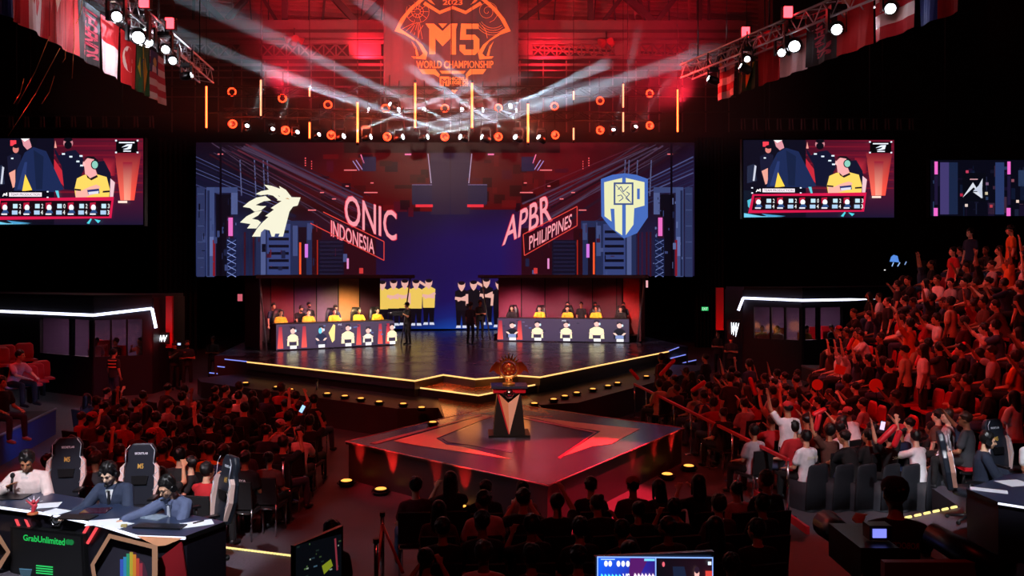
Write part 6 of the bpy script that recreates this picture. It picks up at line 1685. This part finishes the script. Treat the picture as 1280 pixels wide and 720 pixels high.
def gchair(loc, rz, label, accent='#d8b8b0'):
    t = thing('gaming_chair', label, 'chair', loc, rz); t.scale = (.94,) * 3
    MB().tube((0, 0, .05), (0, 0, .42), .04, n=8).build('post', M['black'], t)
    mb = MB()
    for k in range(5):
        a = 2 * PI * k / 5; mb.tube((0, 0, .1), (.3 * math.cos(a), .3 * math.sin(a), .06), .03, .02, n=6)
    mb.build('star_base', M['plastic'], t)
    mb = MB()
    for k in range(5):
        a = 2 * PI * k / 5; mb.ell((.3 * math.cos(a), .3 * math.sin(a), .035), (.035, .035, .035), None, 8, 6)
    mb.build('caster', M['rubber'], t)
    lea = mat('chair_leather', '#20242e', .35, noise=.15, nscale=10)
    mb = MB(); mb.loft([((0, -.02, .42), .24, .24, Matrix.Identity(3)), ((0, -.02, .47), .27, .26, Matrix.Identity(3)), ((0, -.02, .52), .25, .24, Matrix.Identity(3))], n=20); mb.build('seat', lea, t)
    tilt = Matrix.Rotation(-.16, 4, 'X'); o_ = Vector((0, .22, .5))
    def pr(poly, y0, th): return [o_ + (tilt @ Vector((x, y0, z))) for x, z in poly], (tilt @ Vector((0, th, 0)))
    out = [(-.19, 0), (.19, 0), (.27, .3), (.25, .52), (.19, .62), (.2, .78), (.13, .88), (-.13, .88), (-.2, .78), (-.19, .62), (-.25, .52), (-.27, .3)]
    ps, v = pr(out, 0, .09); o = MB().prism(ps, v).build('backrest', lea, t); bv = o.modifiers.new('b', 'BEVEL'); bv.width = .025; bv.segments = 2
    for s in (-1, 1):
        mb = MB()
        ps, v = pr([(s * .2, .05), (s * .285, .3), (s * .265, .54), (s * .21, .6), (s * .215, .3)], -.05, .06); mb.prism(ps, v)
        mb.build('side_bolster', mat('bolster_' + accent, accent, .4), t)
    for s in (-1, 1):
        mb = MB()
        for (p0, p1) in (((.19, .6), (.26, .5)), ((.19, .6), (.2, .78)), ((.26, .5), (.2, .42)), ((.2, .42), (.27, .32)), ((.27, .32), (.2, .22)), ((.2, .78), (.14, .86))):
            mb.tube(o_ + tilt @ Vector((s * p0[0], -.056, p0[1])), o_ + tilt @ Vector((s * p1[0], -.056, p1[1])), .005, n=4)
        mb.build('piping', mat('pale_piping', '#c8ccd8', .5), t)
    ps, v = pr([(-.1, .3), (.1, .3), (.12, .42), (-.12, .42)], -.03, .03)
    MB().prism(ps, v).build('lumbar_pad', M['plastic'], t)
    for txt, z, w_, h_, c2 in (('SECRETLAB', .72, .18, .03, '#e0e4f0'), ('M5', .52, .08, .07, '#c8a048')):
        vs, fs = text_mesh(txt, .02); mb = MB(); mb.add([o_ + tilt @ Vector(((a_[0] - .5) * w_, -.004, z + a_[1] * h_)) for a_ in vs], fs); mb.build('lettering', mat('print' + c2, c2, .6), t)
    for s in (-1, 1): MB().tube((s * .29, .05, .45), (s * .29, .02, .66), .02, n=6).box((s * .29, -.05, .68), (.08, .26, .03)).build('armrest', M['plastic'], t)
    return t
gchair(Vector((-6.2, 11.0, .44)), .15, 'black gaming chair with pale sides behind the man in the cream jacket')
gchair(Vector((-5.0, 10.6, .44)), .1, 'black gaming chair behind the caster in the dark suit and tie')
gchair(Vector((-3.82, 9.95, .44)), -.8, 'black gaming chair turned sideways at the right end of the caster desk')
# three casters, modelled finely
f1 = figure(lean=.1, arms=(((-.55, -.45, -.75), (.95, -.5, .65)), ((.35, -.35, -.9), (.1, -1, -.1))), head=(.42, .2), fine=True, sleeves='long', coat=True, w_=1.12)
f2 = figure(lean=.2, arms=(((-.4, -.6, -.75), (-.25, -1, -.06)), ((.25, -.5, -.85), (-.1, -1, -.05))), head=(.4, -.1), fine=True, sleeves='long', coat=True, w_=1.03)
f3 = figure(lean=.3, arms=(((-.5, -.9, -.45), (-.2, -1, -.1)), ((.1, -.45, -.9), (-.5, -.9, .05))), head=(.35, -.15), fine=True, sleeves='long', coat=True)
def person2(fig, loc, rz, label, **kw): return person(fig, loc, rz, label, **kw)
pp = Vector((-6.24, 10.42, .46)); c1 = person2(f1, pp, .12, 'caster in a cream jacket with curly dark hair holding a microphone to his chest', skin=2, shirt='cream jacket', pants='black', hair='short1', eyes=True)
pp2 = Vector((-4.9, 9.98, .44)); c2_ = person2(f2, pp2, .0, 'caster in a dark blue suit and tie wearing a headset looking down', skin=4, shirt='navy suit', pants='navy suit', hair='short1', eyes=True, phones=True)
pp3 = Vector((-3.86, 9.5, .42)); c3 = person2(f3, pp3, -.45, 'caster in a grey blue suit with glasses and headset leaning over the desk', skin=0, shirt='blue suit', pants='blue suit', hair='short0', eyes=True, phones=True, glasses=True)
def lapel(b, fig, tie='#101018', shirtc='#f0f0f4', lean=.2):
    ax, fw, rt, ch_ = fig['ax'], fig['fw'], fig['rt'], fig['chest']
    def at(x, z, o): return ch_ + rt * x + ax * z + fw * o
    mb = MB(); mb.prism([at(-.045, .13, .1), at(0, -.1, .145), at(.045, .13, .1)], fw * .012)
    o = mb.build('shirt_front', mat('shirt_' + shirtc, shirtc, .7), None); o.parent = b
    if tie:
        mb = MB(); mb.prism([at(-.012, .12, .115), at(-.02, 0, .14), at(0, -.09, .155), at(.02, 0, .14), at(.012, .12, .115)], fw * .01); o = mb.build('tie', mat('tie_' + tie, tie, .6), None); o.parent = b
lapel(c1, f1, None, '#d8d0d0'); lapel(c2_, f2); lapel(c3, f3, '#c0c4d0', '#404a60')
def mic(b, fig, k, label):
    p = hand_at(b, fig, k); t = thing('microphone', label, 'microphone', p, 0)
    MB().tube((0, 0, -.08), (.02, -.01, .09), .013, .016, n=8).build('handle', M['plastic'], t); MB().ell((.024, -.012, .12), (.028, .028, .034), None, 10, 8).build('foam_head', M['rubber'], t)
mic(c1, f1, 0, 'black hand microphone held by the man in the cream jacket')
# things on the desk
def flat(name, label, cat, px, py, sx, sy, rz, m, th=.003, z=DT, group=None):
    p = G(px, py, z); t = MB().box((0, 0, th / 2), (sx, sy, th)).build(name, m, None); t.location = (p.x, p.y, z + .001); t.rotation_euler = (0, 0, rz); tag(t, label, cat, group); return t
flat('paper_sheet', 'loose white paper before the man in the cream jacket', 'paper', 58, 632, .3, .22, .3, M['paper'], group='papers on the caster desk')
flat('paper_sheet', 'white paper by the toy figurine', 'paper', 70, 640, .26, .2, -.4, M['paper'], .003, DT + .004, group='papers on the caster desk')
flat('paper_sheet', 'white script page before the caster in the dark suit, left one', 'paper', 128, 653, .32, .21, .25, M['paper'], group='papers on the caster desk')
flat('paper_sheet', 'white script page before the caster in the dark suit, right one', 'paper', 146, 656, .3, .21, -.35, M['paper'], .003, DT + .004, group='papers on the caster desk')
flat('paper_sheet', 'white page with notes at the right end of the caster desk', 'paper', 246, 655, .34, .2, .5, M['paper'], group='papers on the caster desk')
flat('pen', 'black pen on the page at the right end of the desk', 'pen', 248, 653, .13, .012, .9, M['plastic'], .012, DT + .006)
flat('tablet', 'dark tablet under the hands of the caster in the dark suit', 'tablet', 120, 639, .3, .2, .1, mat('tablet_glass', '#3c1424', .1), .012)
flat('folder', 'black folder behind the papers on the caster desk', 'folder', 96, 647, .42, .18, -.1, M['plastic'], .012)
flat('tablet', 'grey tablet under the hands of the caster with glasses', 'tablet', 193, 647, .27, .17, -.35, mat('tablet_grey', '#8a98a8', .2), .014)
flat('folder', 'black flat display lying before the caster with glasses', 'display', 200, 659, .55, .16, -.1, M['plastic'], .02)
flat('paper_box', 'tiny patterned card box among the papers', 'box', 155, 659, .06, .04, .2, mat('card_box', '#b0a068', .7, noise=.4, nscale=40), .03)
flat('folder', 'black folder at the left edge of the caster desk', 'folder', 8, 622, .5, .25, .1, M['plastic'], .01)
p = P3(41, 643, DT); t = thing('figurine', 'small red and white toy figurine on a round base on the desk', 'figurine', (p.x, p.y, DT), .3)
MB().lathe((0, 0, 0), [(.06, 0), (.06, .015), (.05, .025)]).build('base', mat('orange_base', '#b05a30', .5), t)
mb = MB(); cap(mb, (0, 0, .03), (.02, 0, .1), .02, .03, 8); cap(mb, (.01, 0, .1), (.06, 0, .16), .02, .008, 8); cap(mb, (.01, 0, .1), (-.07, 0, .17), .02, .006, 8); mb.ell((.01, -.01, .15), (.022, .022, .025), None, 10, 8)
mb.build('body', mat('figurine_red', '#c83848', .4), t)
mb = MB()
for k in range(5): cap(mb, (.01, 0, .13), (.01 + .09 * math.cos(k * .7 + .2), .02, .13 + .08 * math.sin(k * .7 + .2)), .01, .003, 6)
mb.build('plume', mat('figurine_white', '#e8e0f0', .4), t)
# man in the black polo behind the desk and fans in yellow
p = P3(228, 660, 0) ; person(figure(arms=(((-.2, -.1, -1), (.1, -.5, -.6)), ((.7, -.3, -.6), (.8, -.5, -.1))), head=(0, -.6)), (-4.75, 11.9, .1), -1.3, 'man in a black polo shirt turning his head right behind the caster desk', 0, 'black', 'black', 'short2', eyes=True, scale=.93)
for i, (x, d, sh, lb) in enumerate(((262, 12.9, 'yellow', 'person in a yellow shirt behind the sideways gaming chair'), (208, 13.2, 'yellow', 'person in yellow shirt seen by the man in black polo'), (306, 12.3, 'black', 'person in a black staff shirt with white lettering by the left rope stand'))):
    q_ = P(x, 500, d); b_ = person(FIG['sit_rest'], (q_.x, d, 0), face_to(q_, STAGE_C), lb, i, sh, 'black', 'short%d' % i)
    if i == 2:
        vs, fs = text_mesh('AYEN', .02); mb = MB(); mb.add([Vector(((.5 - a_[0]) * -.16, .142, .88 + a_[1] * .04)) for a_ in vs], fs); o = mb.build('back_lettering', mat('pale_print2', '#e8e8f0', .8), None); o.parent = b_
    chair('plain', (q_.x, d, 0), face_to(q_, STAGE_C), 'black chair under the ' + ('first yellow', 'second yellow', 'staff')[i] + ' shirt behind the caster desk', 'chairs behind the caster desk')

# ------------------------------------------------------------ right caster desk
rd = thing('caster_desk', 'dark boxy caster desk at the right edge with white papers on top', 'desk')
rp = [P3(1208, 611, DT), P3(1247, 627, DT), P3(1330, 640, DT), P3(1330, 592, DT), P3(1262, 592, DT)]
slab('desktop', rp, DT - .05, DT, mat('slate_desktop', '#28324c', .3), M['black'], rd)
slab('body', [p * 1.0 + Vector((.02, .02, 0)) for p in rp[:3]] + rp[3:], 0.42, DT - .05, DKF, DKF, rd)
slab('red_side', [rp[1] + Vector((.25, -.035, 0)), rp[2] + Vector((0, -.01, 0)), rp[2] + Vector((0, .03, 0)), rp[1] + Vector((.25, .03, 0))], .42, DT - .08, mat('red_lacquer_dark', '#7c1820', .4), mat('red_lacquer_dark', '#7c1820', .4), rd)
strip('lit_edge', [rp[1] + Vector((0, -.01, -.02)), rp[2] + Vector((0, -.01, -.02))], .014, mat('white_edge_led', '#202028', .4), rd)
flat('paper_sheet', 'long white paper at the near edge of the right caster desk', 'paper', 1236, 613, .42, .18, -.5, M['paper'])
flat('paper_sheet', 'white paper beside the caster at the right edge of the photo', 'paper', 1268, 604, .36, .3, .2, M['paper'])
f4 = figure(lean=.05, arms=(((-.2, -.45, -.9), (.1, -1, -.15)), ((.2, -.5, -.85), (-.2, -1, -.15))), head=(.15, 0), fine=True, sleeves='long', coat=True)
person(f4, (6.78, 11.6, .44), 1.25, 'caster in a dark suit with a headset in profile at the right desk', 0, 'dark suit', 'dark suit', 'short0', eyes=True, phones=True)
gchair(Vector((6.62, 11.65, .44)), 1.2, 'black gaming chair with pale edges behind the right caster', '#b08070')
gchair(Vector((7.75, 12.45, .44)), .3, 'empty looking black gaming chair at the right edge of the photo')
person(FIG['sit_rest'], (7.78, 12.0, .44), .2, 'person in white cut off by the right edge beside a gaming chair', 1, 'white', 'black', 'short1', eyes=True)
pr_ = thing('caster_platform', 'dark carpet platform under the right caster desk with dashed yellow edge', 'platform')
e0, e1 = P3(1095, 657, .42), P3(1200, 634, .42)
slab('deck', [e0, e1, e1 + Vector((.3, 2.2, 0)), e1 + Vector((3, 2.2, 0)), e1 + Vector((3, -5, 0)), e0 + Vector((.3, -3, 0))], 0, .42, mat('speckled_platform', '#4c4650', .6), SKIRT, pr_)
for k in range(9):
    a = e0 + (e1 - e0) * (k / 9); b = e0 + (e1 - e0) * ((k + .6) / 9); MB().tube(a + Vector((0, 0, .02)), b + Vector((0, 0, .02)), .02, n=5).build('light_dash', mat('yellow_dash_led', '#302808', .4), pr_)

# ------------------------------------------------------------ railings and rope stands
RR = mat('red_rail', '#d01828', .4)
rl = thing('crowd_railing', 'red topped crowd railing with chrome posts along the right floor crowd', 'railing')
pts = [G(793, 508, 0), G(1010, 688, 0)]
def rail_top(px, py, z=1.0): return G(px, py, z)
r0, r1 = rail_top(793, 480, .95), rail_top(985, 575, .95)
r2 = rail_top(965, 620, .5)
MB().box((r0 + r1) / 2, ((r1 - r0).length, .06, .05), rz=math.atan2((r1 - r0).y, (r1 - r0).x)).build('top_rail', RR, rl)
for k in range(9):
    p = r0 + (r1 - r0) * (k / 8); MB().tube((p.x, p.y, 0), (p.x, p.y, .94), .022, n=8).build('post', M['chrome'], rl)
    MB().lathe((p.x, p.y, 0), [(.14, 0), (.14, .015), (.03, .03)]).build('foot_disc', M['chrome'], rl)
r3, r4 = G(943, 620, 0), G(1010, 668, 0)
q3, q4 = Vector((*r3.xy, .06)), Vector((*r4.xy, .06))
MB().box((q3 + q4) / 2, ((q4 - q3).length, .05, .12), rz=math.atan2((q4 - q3).y, (q4 - q3).x)).build('base_strip', RR, rl)
def stanchion(px, py, label, h_=1.0, rope=None, group='rope stands'):
    p = G(px, py, 0); t = thing('rope_stand', label, 'rope stand', (p.x, p.y, 0), 0, group)
    MB().lathe((0, 0, 0), [(.17, 0), (.17, .012), (.05, .035), (.02, .05)], 20).build('base', M['chrome'], t)
    MB().tube((0, 0, .03), (0, 0, h_), .025, n=10).build('post', M['chrome'], t); MB().tube((0, 0, h_), (0, 0, h_ + .05), .035, n=10).build('cap', M['black'], t)
    return p
sp_ = [stanchion(x, y, 'chrome rope stand at the edge of the left floor crowd, %s from the camera' % order[i], group='rope stands of the left crowd') for i, (x, y) in enumerate(((354, 652), (362, 627), (372, 600), (378, 578), (392, 545), (396, 520)))]
t = thing('barrier_rope', 'dark belt barrier linking the rope stands of the left crowd', 'rope')
for a, b in zip(sp_[:-1], sp_[1:]): MB().box((a + b) / 2 + Vector((0, 0, .93)), ((b - a).length, .01, .05), rz=math.atan2((b - a).y, (b - a).x)).build('belt', M['black'], t)
sq = [stanchion(x, y, 'rope stand in the dark beside the centre crowd, %s from the stage' % order[i], group='rope stands of the centre crowd') for i, (x, y) in enumerate(((478, 745), (470, 790)))]
t = thing('barrier_rope', 'red belt sloping between the rope stands of the centre crowd', 'rope')
a, b = sq[0] + Vector((0, 0, .9)), sq[1] + Vector((0, 0, .6)); MB().tube(a, b, .02, n=6).build('belt', RR, t)
MB().tube(sq[0] + Vector((0, 0, .9)), sq[0] + Vector((.35, -.7, .55)), .02, n=6).build('belt', RR, t)

# ------------------------------------------------------------ foreground equipment
mo = thing('control_monitor', 'wide control monitor at the bottom of the picture showing blue match graphics', 'monitor')
MP = RectMap(P(746.5, 748, 5.2), P(892, 742, 5.35), 0)
a, b = P(746, 750, 5.2), P(891, 750, 5.3)
MP = RectMap(a, b, (P(746, 695, 5.2).z - a.z))
MB().box((a + b) / 2 + Vector((0, .03, MP.up.z / 2)), ((b - a).length + .02, .04, MP.up.z + .02), rz=math.atan2((b - a).y, (b - a).x)).build('housing', M['plastic'], mo)
MB().tube((a + b) / 2 + Vector((0, .04, 0)), ((a + b) / 2).xy.to_3d() + Vector((0, .04, .9)), .03, n=8).build('stand', M['black'], mo)
A = Art(MP, .0006)
A.poly([(0, 1), (1, 1), (1, 0), (0, 0)], '8ab0ff'); A.poly([(.01, .98), (.495, .98), (.495, .03), (.01, .03)], ['1430d0', '3a1464', '2a1a78', '1460f0']); A.poly([(.505, .98), (.99, .98), (.99, .03), (.505, .03)], ['0c0c14', '301420', '200c18', '0c0a12'])
A.poly([(.28, .03), (.44, .03), (.36, .45), (.27, .45)], '501860')
for k, x in enumerate((.075, .11, .18, .22, .26)): A.disc(x, .16, .016, .07, 'f0f4ff', 10)
A.rect(.03, .05, .15, .07, 'b0d8ff'); A.rect(.4, .04, .49, .09, '78d0ff'); A.text('VS', ((.215, .38), (.275, .38), (.275, .58), (.215, .58)), 'ffffff', .02)
for k in range(6): A.poly([(.03 + .03 * k, .62), (.045 + .03 * k, .62), (.05 + .03 * k, .42), (.035 + .03 * k, .38), (.03 + .03 * k, .42)], '60e0ff'); A.poly([(.31 + .03 * k, .62), (.33 + .03 * k, .62), (.335 + .03 * k, .42), (.32 + .03 * k, .36), (.31 + .03 * k, .42)], 'ffe0f8')
A.poly([(.93, .98), (.98, .98), (.985, .3), (.925, .3)], 'd04038'); A.poly([(.79, .98), (.78, .6), (.82, .52), (.88, .52), (.92, .6), (.91, .98)], 'f0e010'); A.disc(.85, .36, .022, .14, 'e8b0a8', 10); A.disc(.85, .28, .022, .08, '281828', 10)
A.poly([(.62, .98), (.635, .5), (.66, .98)], 'f0e010'); A.poly([(.66, .9), (.64, .2), (.74, .2), (.78, .7)], '182038'); A.disc(.56, .15, .012, .06, 'e06070', 8); A.rect(.945, .08, .975, .16, 'e0f0ff')
A.build('match_picture', screen_mat('monitor_picture', 1.25), mo)
m2 = thing('side_monitor', 'dim dark monitor with scattered coloured writing by the seated man below the stage', 'monitor')
a, b = P(369, 760, 6.6), P(426, 740, 7.1); hh = P(0, 684, 6.8).z - P(0, 760, 6.8).z
MP = RectMap(a, b, hh)
MB().box((a + b) / 2 + Vector((-.02, .05, hh / 2)), ((b - a).length + .04, .04, hh + .04), rz=math.atan2((b - a).y, (b - a).x)).build('housing', M['plastic'], m2)
MB().tube((a + b) / 2 + Vector((0, .06, .1)), ((a + b) / 2).xy.to_3d() + Vector((0, .06, .8)), .03, n=8).build('stand', M['black'], m2)
A = Art(MP, .0008); A.poly([(0, 1), (1, 1), (1, 0), (0, 0)], '0a0e14')
for k in range(28): x, y = rnd.uniform(0, .95), rnd.uniform(0, .9); A.rect(x, y, x + rnd.uniform(.02, .08), y + .025, rnd.choice(['20302c', '3c5030', '507040', '283c48', '4a6a80', 'a0b0a0']), k == 0)
A.poly([(.55, .45), (.75, .38), (.8, .5), (.6, .6)], '9aa828'); A.line(.85, .05, .9, .6, .04, 'a03848', True)
A.build('data_picture', screen_mat('dim_monitor_picture', .6), m2)
q_ = P(415, 700, 7.9); person(FIG['stand_rest'], (q_.x, 7.9, .0), 2.7, 'dark haired man seen from behind beside the side monitor', 1, 'black', 'black', 'short0', scale=.92)
# camera operator and camera on a riser at the lower right
q_ = P(1130, 700, 5.6)
ris = thing('camera_riser', 'red lit low riser and barrier panel at the bottom right', 'platform')
MB().box((2.8, 4.6, .43), (2.6, 2.6, .86)).build('deck', mat('riser_black', '#181014', .6), ris)
MB().box((P(1160, 708, 4.6).x, 4.6, 1.72), (.52, .05, 1.3)).build('panel', mat('red_panel', '#8c1018', .6), ris)
op = person(FIG['stand_cam'], (q_.x, 5.7, .86), 3.0, 'camera operator in black seen from behind with faint red lettering on the back', 1, 'black', 'black', 'short0', hat='black', scale=.98)
vs, fs = text_mesh('ROBOCEK', .02); mb = MB(); mb.add([Vector(((.5 - a_[0]) * -.2, .148, 1.28 + a_[1] * .045)) for a_ in vs], fs); o = mb.build('back_lettering', mat('red_print', '#a03038', .8), None); o.parent = op
t = thing('broadcast_camera', 'broadcast camera with a small glowing violet viewfinder beside the operator', 'camera')
c_ = P(1078, 690, 5.2)
MB().box(c_, (.24, .5, .22)).build('body', M['plastic'], t); MB().tube(c_ + Vector((0, .25, 0)), c_ + Vector((0, .6, 0)), .08, .1, n=14).build('lens', M['plastic'], t)
MB().box(c_ + Vector((.05, -.1, .17)), (.14, .1, .09)).build('viewfinder', M['plastic'], t); MB().box(c_ + Vector((.04, -.156, .17)), (.085, .006, .055)).build('viewfinder_screen', mat('violet_screen', '#101010', .3, emit='#8088ff', estr=1.2), t)
MB().tube(c_ - Vector((0, 0, .1)), (c_.x, c_.y, .86), .04, n=8).build('pedestal', M['black'], t)
for s in (-1, 1): MB().tube(c_ + Vector((s * .1, -.25, -.05)), c_ + Vector((s * .22, -.5, -.16)), .015, n=6).build('pan_bar', M['black'], t)
t = thing('control_table', 'dark control table with a faint red lit top at the lower right', 'table')
c_ = P(990, 712, 5.0)
MB().box((c_.x, 4.9, c_.z - .25), (1.2, .6, .05)).build('top', mat('table_red', '#5c1014', .5), t)
for s in (-1, 1): MB().box((c_.x + s * .55, 4.9, (c_.z - .25) / 2), (.05, .5, c_.z - .25)).build('leg_panel', M['black'], t)
t = thing('broadcast_camera', 'big dark camera with a long lens cut by the lower right corner', 'camera')
c_ = P(1245, 700, 4.6)
MB().tube(c_ + Vector((-.22, .3, .06)), c_ + Vector((.0, -.1, -.06)), .07, .09, n=14).build('lens', M['plastic'], t); MB().box(c_ + Vector((.12, -.25, -.12)), (.24, .4, .22), rz=.5).build('body', M['plastic'], t); MB().tube(c_ + Vector((.12, -.25, -.2)), (c_.x + .12, 4.35, 0), .05, n=8).build('pedestal', M['black'], t)
# big dark tarpaulin strip in light on the floor
